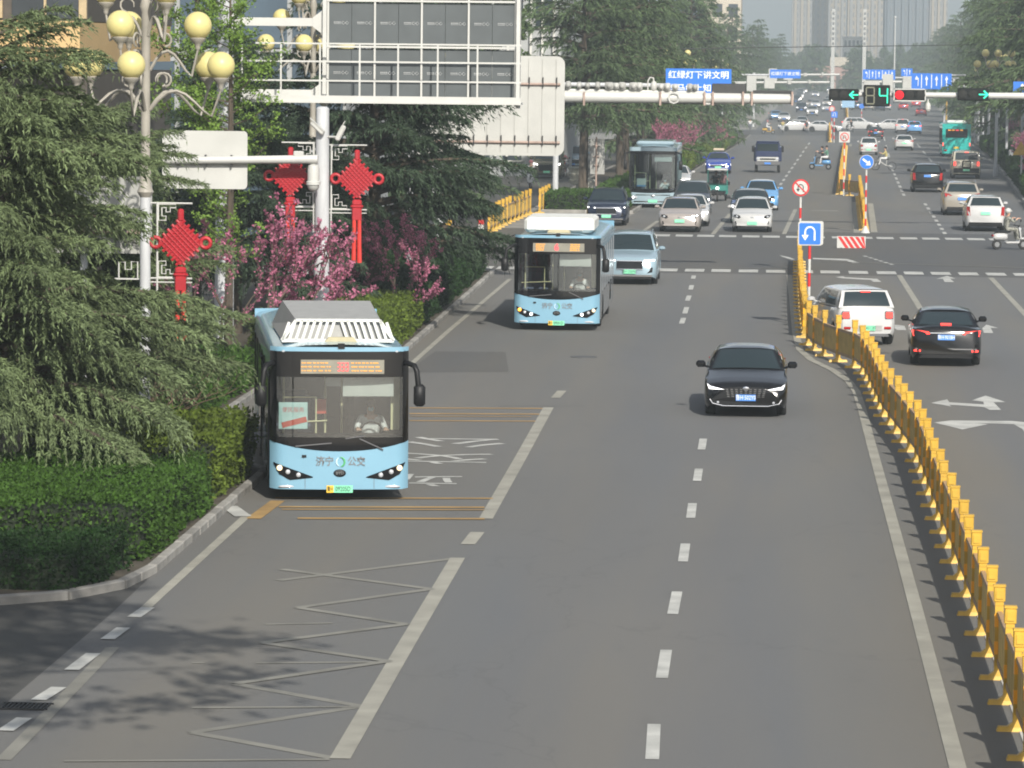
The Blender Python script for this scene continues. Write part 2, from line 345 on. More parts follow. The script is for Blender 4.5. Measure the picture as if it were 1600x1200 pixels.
for x0, x1, y, wd in [(430, 770, 779, .12), (436, 757, 793, .14), (440, 757, 797, .08), (465, 757, 811, .14), (640, 850, 638, .12), (640, 848, 647, .14), (640, 840, 658, .12), (640, 830, 651, .07)]:
    mark([(x0, y - .4), (x1, y + .4)], wd * 1.6, PAINT_Y, 'yellow_line')
zz = [(1430, 25), (870, 95)], [(880, 60), (1350, 122), (930, 180), (1270, 232), (820, 290), (1215, 348), (735, 418), (1130, 488), (600, 570), (1040, 650)]
for run in zz:
    for a, b in zip(run[:-1], run[1:]): mark([(a[0] / 2, 860 + a[1] / 2), (b[0] / 2, 860 + b[1] / 2)], .17, PAINT_THIN, 'zigzag_line', .005)
for a, b in [((640, 352), (600, 352)), ((1040, 228), (830, 232)), ((1210, 350), (800, 353)), ((1120, 490), (600, 493)), ((1030, 655), (200, 660))]: mark([(a[0] / 2, 860 + a[1] / 2), (b[0] / 2, 860 + b[1] / 2)], .1, PAINT_THIN, 'zigzag_line', .0045)
mark([(1503, 1225), (1470, 1100), (1428, 940), (1390, 800), (1360, 690), (1347, 640), (1338, 612), (1325, 595), (1300, 578), (1268, 563), (1250, 547), (1243, 520), (1238, 470), (1233, 430)], .2, PAINT_OLD, 'median_line')
mark([(1620, 1190), (1555, 1015), (1502, 880)], .16, PAINT, 'median_line')
def z5(p): return (750 + p[0] / 3.2, 180 + p[1] / 3.2)
def z6(p): return (1200 + p[0] / 4, 160 + p[1] / 4)
def zf(p): return (1200 + p[0] / 3.75, 380 + p[1] / 3.75)
zb = [z6((x, y)) for x, y in [(48, 1051), (220, 1050), (385, 1051), (560, 1052), (735, 1056), (905, 1060), (1075, 1065), (1250, 1070), (1425, 1075), (1600, 1080), (1775, 1085)]] + [z5((x, y)) for x, y in [(-245, 760), (-110, 765), (15, 763), (130, 767), (400, 776), (540, 777), (670, 778), (803, 779), (937, 780), (1072, 780), (1205, 779), (1342, 778), (1478, 778)]]
zb += [z6((x, y)) for x, y in [(20, 838), (165, 838), (300, 838), (450, 838), (595, 840), (727, 842), (875, 845), (1015, 850), (1160, 853), (1300, 856), (1440, 860)]] + [z5((x, y)) for x, y in [(905, 604), (1020, 605), (1128, 605), (1238, 607), (1355, 605), (1458, 605), (790, 603), (675, 600)]]
zdone = []
for x, y in zb:
    g = G(x, y)
    if any(abs(g.x - q.x) < .8 and abs(g.y - q.y) < 5 for q in zdone): continue
    zdone.append(g); g = Vector((g.x, 150.0 + .012 * g.x if g.y < 165 else 178.6 + .02 * g.x, 0)); dx = .36 if g.y < 165 else .38; dy = .95
    m = MB(); m.add([onroad(Vector((g.x + a * dx, g.y + b * dy, 0)), .008) for a, b in ((-1, -1), (1, -1), (1, 1), (-1, 1))], [(0, 1, 2, 3)]); m.build('zebra_bar', PAINT, road, fix=False)
mark([(1283, 408.5), (1600, 418.5), (1760, 423)], .22, PAINT_THIN, 'stop_line', .008)
mark([(985, 416.5), (1235, 420)], .18, PAINT_THIN, 'stop_line', .008)
mark([(1405, 430), (1443, 490)], .2, PAINT_OLD); mark([(1548, 434), (1610, 500)], .2, PAINT_OLD)
mark([(1000, 365), (1028, 345.5)], .2, PAINT_OLD); mark([(1114, 366), (1141, 334)], .2, PAINT_OLD); mark([(1225, 366), (1243, 327)], .2, PAINT_OLD)
for p0, p1, n, du in [((1265, 223), (1208, 305), 13, .5), ((1391, 258), (1414, 309), 8, .55), ((1445, 318), (1479, 369), 8, .5), ((1381, 214), (1391, 252), 3, .5), ((1433, 225), (1460, 258), 3, .5), ((1180, 285), (1150, 330), 4, .4), ((1252, 245), (1225, 300), 0, .4)]:
    for i in range(n):
        t0, t1 = i / n, (i + du) / n; mark([(p0[0] + (p1[0] - p0[0]) * t, p0[1] + (p1[1] - p0[1]) * t) for t in (t0, t1)], .17, PAINT, 'lane_dash')
for a, b in [((1336, 316), (1339, 364)), ((1360, 318), (1366, 363)), ((1317, 225), (1303, 306)), ((1329, 225), (1322, 282))]: mark([a, b], .3, PAINT_OLD, 'median_line')
for pts in ([(955, 937), (1050, 916), (1062, 933), (1265, 946), (1262, 930), (1195, 922), (1275, 894), (1392, 932), (1322, 934), (1366, 978), (1300, 978), (1265, 962), (1062, 948), (1075, 958)], [(972, 1052), (1072, 1040), (1430, 1043), (1505, 1050), (1580, 1100), (1600, 1170), (1540, 1160), (1490, 1090), (1440, 1062), (1210, 1054), (1290, 1062), (1140, 1093)], [(395, 200), (440, 194), (450, 200), (640, 210), (665, 228), (620, 228), (600, 216), (440, 207)], [(985, 210), (1050, 192), (1100, 208), (1065, 208), (1090, 228), (1035, 228), (1025, 209)], [(695, 478), (760, 480), (800, 485), (810, 510), (755, 510), (735, 492)], [(1255, 500), (1280, 478), (1350, 498), (1305, 498), (1320, 527), (1265, 527)]):
    markpoly([zf(p) for p in pts])
markpoly([z6(p) for p in [(280, 972), (500, 980), (575, 1003), (530, 1005), (490, 990), (280, 980)]]); markpoly([z6(p) for p in [(70, 955), (130, 968), (170, 982), (150, 984), (90, 966)]]); markpoly([z6(p) for p in [(250, 672), (440, 676), (440, 681), (280, 681)]], PAINT_THIN)
for k in range(6): mark([z6((600 + k * 32, 960 + k * 10)), z6((620 + k * 32, 966 + k * 10))], .15, PAINT, 'lane_dash')
# darker repair patch
def patch(pts, mat=A_PATCH):
    m = MB(); m.poly([onroad(G(*p), .003) for p in pts]); o = m.build('repair_patch', mat, road, fix=False); return o
patch([(633, 582), (795, 581), (790, 550), (680, 549)])
# drain grate
m = MB()
c = G(40, 1105)
for i in range(11): m.box((c.x - .27 + i * .054, c.y, .012), (.024, .42, .02))
m.box((c.x, c.y - .22, .013), (.62, .03, .022)); m.box((c.x, c.y + .22, .013), (.62, .03, .022))
tag(m.build('drain_grate', M('cast_iron', (.03, .03, .032), .6, .6)), 'slotted iron drain grate set in the gutter at the driveway', 'drain grate')
m = MB(); c = G(912, 558); m.lathe([(.36, 0), (.36, .012), (.3, .014), (.29, .009), (.0001, .009)], (c.x, c.y, .0), 24)
tag(m.build('manhole_cover', M('cast_iron2', (.09, .09, .09), .6, .3)), 'round manhole cover in the lane in front of the second blue bus', 'manhole cover')

A_TAR = asphalt_mat('asphalt_tar', .118)
for pts, wd in (([(780, 634), (915, 634.6)], .22), ([(1240, 520), (1205, 521)], .5)): mark(pts, wd, A_TAR, 'crack_seal', .002)
# ================================================================== MEDIAN FENCE
YEL = M('fence_yellow', (.50, .30, .028), .5, var=.18, scale=5.0, objvar=.1); YEL2 = M('fence_panel_gold', (.52, .36, .10), .55, var=.2, scale=2.5, objvar=.16); YEL3 = M('fence_rail_bronze', (.34, .22, .12), .5, var=.15)
REFL = M('reflector_orange', (.9, .40, .015), .35, var=.05); WHITE = M('white_metal', (.49, .49, .465), .45, var=.06, scale=1.5); RED = M('sign_red', (.55, .02, .02), .45, var=.06)
post_me = MB().box((0, 0, .53), (.11, .075, 1.06)).bbox((0, 0, 1.12), (.15, .11, .2), .012).box((0, 0, 1.235), (.16, .12, .03)).box((0, 0, 1.0), (.11, .09, .05)).box((0, -.062, 1.12), (.09, .014, .11)).mesh('post', YEL)
refl_me = MB().box((-.035, -.012, 0), (.05, .064, .17)).mesh('reflector', REFL)
foot_me = MB().box((0, 0, .03), (.50, .13, .06), None, (.92, .7)).box((0, 0, .09), (.26, .10, .07), None, (.3, .8)).mesh('foot', YEL)
def fence(name, label, pts, sp=2.0, group=None, solid=True):
    pts = [Vector((p[0], p[1], 0)) for p in pts]; seg = []; d = 0
    cum = [0]
    for a, b in zip(pts[:-1], pts[1:]): cum.append(cum[-1] + (b - a).length)
    n = max(1, int(round(cum[-1] / sp))); P = []
    for i in range(n + 1):
        s = cum[-1] * i / n; k = max(j for j in range(len(cum) - 1) if cum[j] <= s + 1e-6); t = (s - cum[k]) / max(1e-6, cum[k + 1] - cum[k]); P.append(pts[k].lerp(pts[k + 1], t))
    o = P[0]; root = thing(name, label, 'fence', (o.x, o.y, zg(o.y)), 0, group)
    for i, p in enumerate(P):
        dr = (P[min(i + 1, n)] - P[max(i - 1, 0)]); ang = math.atan2(dr.y, dr.x) - PI / 2; loc = (p.x - o.x, p.y - o.y, zg(p.y) - zg(o.y))
        ps = put('post', post_me, root, loc, ang); ps.rotation_euler = (random.uniform(-.022, .022), random.uniform(-.022, .022), ang + random.uniform(-.05, .05)); put('reflector', refl_me, ps, (0, 0, .78)); put('reflector', refl_me, ps, (0, 0, .42)); put('foot', foot_me, root, loc, ang)
        if i < n:
            q = P[i + 1]; dd = q - p; L = dd.length - .09; c = (p + q) / 2; a2 = math.atan2(dd.y, dd.x)
            m = MB().box((0, 0, .56), (L, .022, .56))
            for k in range(5): m.box((-L / 2 + L * (k + .5) / 5, 0, .56), (.05, .03, .55))
            pn = m.build('panel', YEL2, root, fix=False, loc=(c.x - o.x, c.y - o.y, (zg(p.y) + zg(q.y)) / 2 - zg(o.y) + random.uniform(-.012, .012)), rz=a2 + random.uniform(-.006, .006))
            MB().box((0, 0, .875), (L, .06, .07)).box((0, 0, .25), (L, .05, .07)).build('rail', YEL3, pn, fix=False)
    return root
FP = [(3.12, 34.0), (3.1, 60.0), (3.08, 80.0)] + [tuple(G(*p)[:2]) for p in [(1377, 645), (1366, 620), (1356, 598), (1347, 583), (1330, 572), (1304, 564), (1285, 555.5), (1271.5, 547.5), (1262, 539.5)]]
fence('median_fence', 'long yellow metal median fence running from the foreground to the white hatchback', FP)
fence('median_fence', 'yellow median fence stretch behind the blue u-turn sign up to the crossing', [tuple(G(*p)[:2]) for p in [(1257, 528), (1253, 500), (1250, 460), (1249, 428), (1249, 410)]])
fence('median_fence', 'yellow median fence stepping sideways behind the round blue arrow sign', [tuple(G(*p)[:2]) for p in [(1350, 360), (1346, 335), (1343, 308), (1312, 304), (1316, 270), (1321, 228)]])
fence('median_fence', 'short yellow fence end beside the square sign at the far crossing', [tuple(G(*p)[:2]) for p in [(1297, 222), (1296, 206)]])
fence('median_fence', 'distant yellow median fence beyond the far crossing', [tuple(G(*p)[:2]) for p in [(1324, 200), (1324, 184), (1321, 165)]], 3.0)
fence('side_fence', 'yellow fence along the left side street behind the second bus', [tuple(G(*p)[:2]) for p in [(764, 364), (790, 350), (828, 334)]])
fence('side_fence', 'short yellow fence piece left of the corner hedge with rocks', [tuple(G(*p)[:2]) for p in [(843, 333), (857, 325)]])
fence('side_fence', 'yellow fence partly hidden behind the hedge near the redbud', [tuple(G(*p)[:2]) for p in [(668, 424), (684, 410), (702, 392)]], 1.6)

# ================================================================== VEGETATION
def nrm(a): return a / np.maximum(1e-9, np.linalg.norm(a, axis=-1, keepdims=True))
def spikes(rng, base, dirs, ln, wd):           # one thin triangle per base point
    side = nrm(np.cross(dirs, rng.normal(size=dirs.shape))); ln = ln.reshape(-1, 1); wd = wd.reshape(-1, 1)
    return np.stack([base - side * wd / 2, base + side * wd / 2, base + dirs * ln], axis=1)
def bough(rng, L, gap, tuft, wide, per):
    T = []; t = .12
    droop = rng.uniform(.22, .36); rise = rng.uniform(.10, .2); bend = rng.uniform(-.12, .12)
    lim = lambda t: np.array([L * t, L * bend * t * t, L * (rise * t - droop * t ** 2.2)])
    sd = 1
    while t < 1.0:
        p = lim(t); dp = lim(min(1, t + .02)) - lim(t - .02); a0 = math.atan2(dp[1], dp[0]); sd = -sd
        l = (.40 * L * (1 - t) ** .6 + .16) * rng.uniform(.7, 1.15); ang = a0 + sd * rad(rng.uniform(32, 68) * (1 - .45 * t))
        n = max(2, int(l / gap)); s = (np.arange(n) + rng.uniform(0, 1, n)) / n
        dirv = np.array([math.cos(ang), math.sin(ang), rng.uniform(-.05, .12)])
        P = p + dirv * (s * l)[:, None]; P[:, 2] -= .42 * l * s ** 2
        d0 = np.repeat(dirv[None], n, 0) * .9; d0[:, 2] -= .8 * s
        for k in range(per):
            d = nrm(d0 + rng.normal(size=(n, 3)) * .45 + np.array([0, 0, -.12])); T.append(spikes(rng, P + rng.normal(size=(n, 3)) * .02, d, tuft * rng.uniform(.7, 1.3, n), wide * rng.uniform(.7, 1.3, n)))
        # fringe hanging under the twig
        nf = max(2, int(l / (gap * 2.2)))
        for q_ in rng.uniform(.25, 1, nf):
            hh = rng.uniform(.08, .26); mm = max(2, int(hh / gap)); uu = np.linspace(0, 1, mm); b0 = p + dirv * (q_ * l); b0[2] -= .42 * l * q_ ** 2
            Q = b0 + np.stack([dirv[0] * uu * hh * .4, dirv[1] * uu * hh * .4, -uu * hh], 1); d = nrm(np.stack([dirv[0] * .6 * np.ones(mm), dirv[1] * .6 * np.ones(mm), -np.ones(mm)], 1) + rng.normal(size=(mm, 3)) * .35)
            T.append(spikes(rng, Q, d, tuft * rng.uniform(.7, 1.1, mm), wide * rng.uniform(.8, 1.3, mm)))
        h = rng.uniform(.12, .34) * (.4 + .2 * L); m = max(2, int(h / gap)); u = np.linspace(0, 1, m)
        e = P[-1]; Q = e + np.stack([dirv[0] * u * h * .3, dirv[1] * u * h * .3, -u * h], 1)
        d = nrm(np.stack([dirv[0] * .5 * np.ones(m), dirv[1] * .5 * np.ones(m), -np.ones(m)], 1) + rng.normal(size=(m, 3)) * .4)
        T.append(spikes(rng, Q, d, tuft * rng.uniform(.7, 1.2, m), wide * rng.uniform(.7, 1.2, m)))
        t += gap * 1.15 / L * rng.uniform(.6, 1.2)
    return np.concatenate(T), [lim(x) for x in np.linspace(0, 1, 5)]
def rot_place(tr, az, tilt, o):
    ca, sa = math.cos(az), math.sin(az); ct, st = math.cos(tilt), math.sin(tilt)
    R = np.array([[ca, -sa, 0], [sa, ca, 0], [0, 0, 1]]) @ np.array([[ct, 0, -st], [0, 1, 0], [st, 0, ct]])
    return tr @ R.T + np.asarray(o)
def cedar_data(seed, h, r, gap, tuft, wide, per, z0=.1, tiers=.55, n_b=6, nproto=7, top_pow=.75):
    rng = np.random.default_rng(seed); W = MB(); T = []
    W.tube([(0, 0, -.1), (.03, .02, h * .35), (-.03, .03, h * .7), (0, 0, h)], [.022 * h, .017 * h, .009 * h, .01], 8)
    protos = {}
    z = z0 * h
    while z < h * .985:
        f = z / h; L0 = r * (1 - f) ** top_pow + .25
        nb = n_b if f < .8 else 5; a0 = rng.uniform(0, 6.28)
        for k in range(nb):
            L = L0 * rng.uniform(.62, 1.12); key = (int(L / .5), int(rng.integers(0, 3)))
            if key not in protos: protos[key] = bough(rng, max(.35, (key[0] + .5) * .5), gap, tuft, wide, per)
            tr, lm = protos[key]; s = L / max(.35, (key[0] + .5) * .5); az = a0 + 6.283 * k / nb + rng.uniform(-.35, .35); tl = rng.uniform(-.06, .16) + .35 * f; o = (0, 0, z + rng.uniform(-.2, .2))
            T.append(rot_place(tr * s, az, tl, o)); lp = rot_place(np.array(lm) * s, az, tl, o)
            W.tube([tuple(q) for q in lp], [.03 * L + .012, .024 * L, .016 * L, .01 * L, .004], 5, cap=False)
        z += tiers * rng.uniform(.75, 1.25) * (1 - .4 * f)
    return np.concatenate(T), W
BARK = M('bark', (.075, .058, .042), .95, var=.3, scale=3, bump=.6, stretch=(3, 3, .6)); BARKW = M('limewash', (.5, .5, .46), .9, var=.15, scale=3)
CED = M('cedar_needles', (.115, .152, .068), .7, var=.3, scale=.5, island=.38, sub=.12, spec=.25); CEDD = M('cedar_needles_shaded', (.042, .066, .038), .7, var=.3, scale=.5, island=.35, sub=.1, spec=.2)  # darker second needle colour paints shade onto the cedars under the board
CEDF = M('cedar_needles_far', (.072, .108, .048), .75, var=.3, scale=.2, island=.35, sub=.1, spec=.2)
def tree_meshes(name, data, mat, barkmat=BARK):
    T, W = data; return tri_mesh(name + '_crown', T, mat), W.mesh(name + '_trunk', barkmat, 50, fix=False)
def plant_tree(name, label, meshes, loc, rz, s=1.0, group=None, cat='tree'):
    r = thing(name, label, cat, loc, rz, group); put('crown', meshes[0], r); put('trunk', meshes[1], r); r.scale = (s, s, s); return r
cedA = tree_meshes('cedar_a', cedar_data(11, 9.0, 4.6, .072, .13, .032, 4, .20, .56, 7, 7, .40), CED)
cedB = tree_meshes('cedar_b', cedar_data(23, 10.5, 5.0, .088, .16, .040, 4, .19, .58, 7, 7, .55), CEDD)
def bed_z(Y): return zg(Y) + .08
NEARG = 'cedars on the near left planting bed'
plant_tree('cedar_tree', 'big drooping cedar at the left edge in front of the globe lamp', cedA, (-13.75, 69.5, .08), .4, .95, NEARG)
plant_tree('cedar_tree', 'tall cedar behind the nearest one, left of the red knot lantern', cedA, (-13.9, 80.8, .08), 2.3, .76, NEARG)
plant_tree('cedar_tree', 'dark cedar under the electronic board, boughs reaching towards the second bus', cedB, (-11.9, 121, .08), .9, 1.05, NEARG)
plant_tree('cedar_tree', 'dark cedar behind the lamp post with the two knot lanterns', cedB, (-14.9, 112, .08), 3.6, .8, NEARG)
# low resolution versions for the distance
farc = [tree_meshes('cedar_far%d' % i, cedar_data(40 + i, 12.0, r, .25, .38, .10, 2, .1, .9, 6, 5, .65), CEDF) for i, r in enumerate((4.6, 3.9, 4.2))]
random.seed(8)
midr = tree_meshes('cedar_mid_high', cedar_data(78, 11, 4.9, .16, .27, .062, 3, .30, .8, 6, 6, .55), CEDF)
midc = tree_meshes('cedar_mid', cedar_data(77, 11, 4.8, .16, .27, .062, 3, .1, .85, 6, 6, .62), CEDF)
k = 0
for (x, y, s, lb) in [(-10.2, 222, 1.25, 'broad layered cedar behind the grey sign at the far left corner'), (-9.0, 246, 1.3, 'cedar directly behind the white coach'), (-9.6, 270, 1.25, 'second cedar behind the coach along the left kerb'), (-17.5, 190, 1.2, 'cedar standing behind the big white sign back')]:
    plant_tree('cedar_tree', lb, midr if k < 3 else midc, (x, y, bed_z(y)), k * 1.9 + .4, s, 'cedars past the crossing on the left'); k += 1
row_l = [(300, 1.1), (332, 1.0), (365, 1.05), (400, 1.1), (440, .95), (480, 1.0), (560, 1.0), (610, 1.05), (660, .95), (720, 1.0), (790, 1.05), (870, 1.0), (960, 1.0), (1070, 1.0)]
for i, (y, s) in enumerate(row_l):
    plant_tree('cedar_tree', ORD[i] + ' cedar after the coach in the receding far left row', farc[i % 3], (FAR_L(y) - 4.2 + random.uniform(-1, 1), y, bed_z(y)), random.uniform(0, 6), s * random.uniform(1.1, 1.35), 'far left row of cedars')
row_r = [(236, 1.05), (262, 1.15), (292, 1.1), (322, 1.15), (352, 1.1), (385, 1.15), (420, 1.1), (455, 1.05), (495, 1.1), (560, 1.05), (610, 1.0), (665, 1.05), (730, 1.0), (800, 1.0), (880, 1.0), (970, 1.0), (1070, 1.0)]
for i, (y, s) in enumerate(row_r):
    lb = {0: 'nearest cedar on the right, its boughs hanging over the green arrow signal', 1: 'second cedar on the right above the turquoise bus'}.get(i, ORD[i] + ' cedar from the crossing in the right kerb row')
    plant_tree('cedar_tree', lb, midr if i < 7 else farc[i % 3], (FAR_R(y) + 3.4 + random.uniform(-.4, .8), y, bed_z(y)), random.uniform(0, 6), s * random.uniform(1.35, 1.55), 'right row of cedars' )
for i in range(9):
    y = 260 + i * 45
    plant_tree('cedar_tree', ORD[i] + ' taller cedar in the back row on the right', farc[(i + 1) % 3], (FAR_R(y) + 9.5 + random.uniform(-2, 2), y, zg(y)), random.uniform(0, 6), random.uniform(1.7, 2.1), 'back row of cedars on the right')

# leaf clouds on a branching skeleton (redbud, ginkgo, broadleaf)
def branchy(rng, h, spread, n_main, depth, up=.75, r0=.06):
    segs = []; tips = []
    def grow(p, d, l, r, k):
        q = p
        for i in range(3):
            d2 = nrm(d + rng.normal(size=3) * .14); nx = q + d2 * l / 3; segs.append((q, nx, r * (1 - .12 * i), r * (1 - .12 * (i + 1)))); q = nx; d = d2
            if k <= 1: tips.append((q, d2))
        if k == 0: return
        for j in range(3 if k > 1 else 2):
            nd = nrm(d + rng.normal(size=3) * np.array([spread, spread, spread * .5]) + np.array([0, 0, up * .3])); grow(q, nd, l * rng.uniform(.6, .85), r * .62, k - 1)
    for i in range(n_main):
        a = 6.283 * i / n_main + rng.uniform(-.4, .4); grow(np.array([.05 * math.cos(a), .05 * math.sin(a), 0]), nrm(np.array([math.cos(a) * (1 - up), math.sin(a) * (1 - up), up])), h, r0, depth)
    W = MB()
    for a, b, ra, rb in segs: W.tube([tuple(a), tuple(b)], [ra, rb], 5, cap=False)
    return W, segs, tips
def leaf_tris(rng, pts, size, jit, n):
    B = np.repeat(pts, n, 0); B = B + rng.normal(size=B.shape) * jit; d = nrm(rng.normal(size=B.shape)); s = nrm(np.cross(d, rng.normal(size=B.shape))); sz = size * rng.uniform(.6, 1.3, (len(B), 1))
    return np.stack([B - s * sz * .5, B + s * sz * .5, B + d * sz], 1)
PINK = M('redbud_blossom', (.40, .13, .21), .7, var=.25, scale=1.5, island=.35, sub=.25); LEAF = M('fresh_leaves', (.145, .24, .035), .6, var=.25, scale=.8, island=.35, sub=.3)
LEAF2 = M('broad_leaves', (.08, .13, .03), .6, var=.25, scale=.6, island=.35, sub=.25); TWIG = M('bare_twigs', (.13, .085, .06), .9, var=.25, scale=3)
def redbud(seed, h=1.3, dens=6):
    rng = np.random.default_rng(seed); W, segs, tips = branchy(rng, h, .42, 4, 3, .72, .045)
    pts = []
    for a, b, ra, rb in segs:
        if ra < .032:
            for t in np.linspace(0, 1, 7): pts.append(a + (b - a) * t)
    pts = np.array(pts); pts = pts[rng.uniform(size=len(pts)) < .34]
    return tri_mesh('redbud_crown', leaf_tris(rng, pts, .06, .03, dens), PINK), W.mesh('redbud_trunk', BARK, fix=False)
rb = [redbud(5), redbud(9)]
RG = 'pink flowering redbuds'
plant_tree('redbud_tree', 'pink flowering redbud left of the lamp post behind the front bus', rb[0], (-12.35, 97.3, .08), .6, 1.2, RG)
plant_tree('redbud_tree', 'small pink redbud beside the grey post, right of the hanging knot', rb[1], (-10.6, 114.5, .08), 2.0, 1.0, RG)
plant_tree('redbud_tree', 'pink redbud behind the white sign, left of the tall white column', rb[1], (-14.1, 101.5, .08), 4.0, 1.1, RG)
plant_tree('redbud_tree', 'faint redbud under the dark cedar', rb[0], (-13.2, 118, .08), 1.0, .7, RG)
for i, (x, y) in enumerate([(-7.6, 262), (-7.0, 285), (-6.2, 318), (-5.6, 350)]): plant_tree('redbud_tree', ORD[i] + ' distant redbud under the left row of cedars', rb[i % 2], (x, y, bed_z(y)), i * 1.3, 1.1, 'distant left redbuds')
for i, (x, y) in enumerate([(21.5, 330), (22.5, 362), (17.8, 262), (16.9, 246), (19.0, 290)]): plant_tree('redbud_tree', ORD[i] + ' distant redbud behind the right hedges', rb[i % 2], (x, y, bed_z(y)), i * 1.7, 1.0, 'distant right redbuds')
def leafy(seed, H, r, nl, size, mat, name, base=.25):
    rng = np.random.default_rng(seed); W = MB(); W.tube([(0, 0, 0), (.05, 0, H * .5), (0, .05, H)], [.012 * H, .008 * H, .01], 7); P = []
    z = base * H
    while z < H * .97:
        f = (z / H - base) / (1 - base); L = r * (math.sin(PI * min(1, .18 + .82 * f)) ** .8 + .12) * rng.uniform(.7, 1.15); a = rng.uniform(0, 6.28)
        e = np.array([math.cos(a) * L, math.sin(a) * L, z + L * rng.uniform(.25, .8)]); b = np.array([0, 0, z]); m = (b + e) / 2 + np.array([0, 0, -.1 * L])
        W.tube([tuple(b), tuple(m), tuple(e)], [.012 + .01 * L, .008 + .006 * L, .003], 5, cap=False)
        for t in np.linspace(.2, 1.05, max(3, int(L / .09))): P.append(b * (1 - t) + e * t + rng.normal(size=3) * .10 * L ** .5)
        z += rng.uniform(.05, .14) * H / 9
    return tri_mesh(name + '_crown', leaf_tris(rng, np.array(P), size, .07, nl), mat), W.mesh(name + '_trunk', BARK, fix=False)
gk = leafy(31, 10.5, 1.15, 16, .075, LEAF, 'ginkgo', .22)
plant_tree('ginkgo_tree', 'slender tree with fresh green leaves in front of the tall white column', gk, (-14.25, 105.5, .08), 0, 1.0)
plant_tree('ginkgo_tree', 'fresh green slender tree just behind the globe lamp cluster', gk, (-16.6, 116, .08), 2.2, 1.2)
bl = leafy(44, 9, 3.2, 18, .15, LEAF2, 'broadleaf', .3)
for i, (x, y, s) in enumerate([(-20, 150, 1.1), (-24, 165, 1.2), (-19, 240, 1.5), (-21, 285, 1.6), (-16, 330, 1.7), (-18, 380, 1.7), (-13, 430, 1.6), (-28, 118, 1.0), (38, 330, 1.6), (40, 420, 1.9), (45, 560, 2.0)]):
    plant_tree('broadleaf_tree', ORD[i] + ' light green broadleaf tree standing behind the cedars', bl, (x, y, zg(y)), i * 1.1, s, 'broadleaf trees behind the cedars')
# a high street tree beside the bridge, only its shadow reaches the picture
def bridge_tree():
    rng = np.random.default_rng(3); P = []
    for i in range(58):
        a = rng.uniform(0, 6.28); rr = 5.0 * math.sqrt(rng.uniform()); c = np.array([3.2 + rr * math.cos(a), rr * math.sin(a), rng.uniform(10.2, 15.5)])
        P.append(c + rng.normal(size=(55, 3)) * np.array([.5, .5, .22]))
    W = MB(); W.tube([(0, 0, 0), (0, 0, 8), (.6, 0, 14)], [.25, .18, .05], 9)
    for i in range(9): a = i * .7; W.tube([(0, 0, 8.5 + .4 * i), (1.6 + 2 * math.cos(a), 2 * math.sin(a), 10.6 + .3 * i), (3.2 + 4 * math.cos(a), 4 * math.sin(a), 11.4 + .3 * i)], [.09, .06, .02], 5)
    return tri_mesh('plane_crown', leaf_tris(rng, np.concatenate(P), .24, .05, 2), LEAF2), W.mesh('plane_trunk', BARK, fix=False)
plant_tree('street_tree', 'tall street tree beside the footbridge whose shadow falls on the bus lane', bridge_tree(), (-9.4, 35.5, 0), 0)

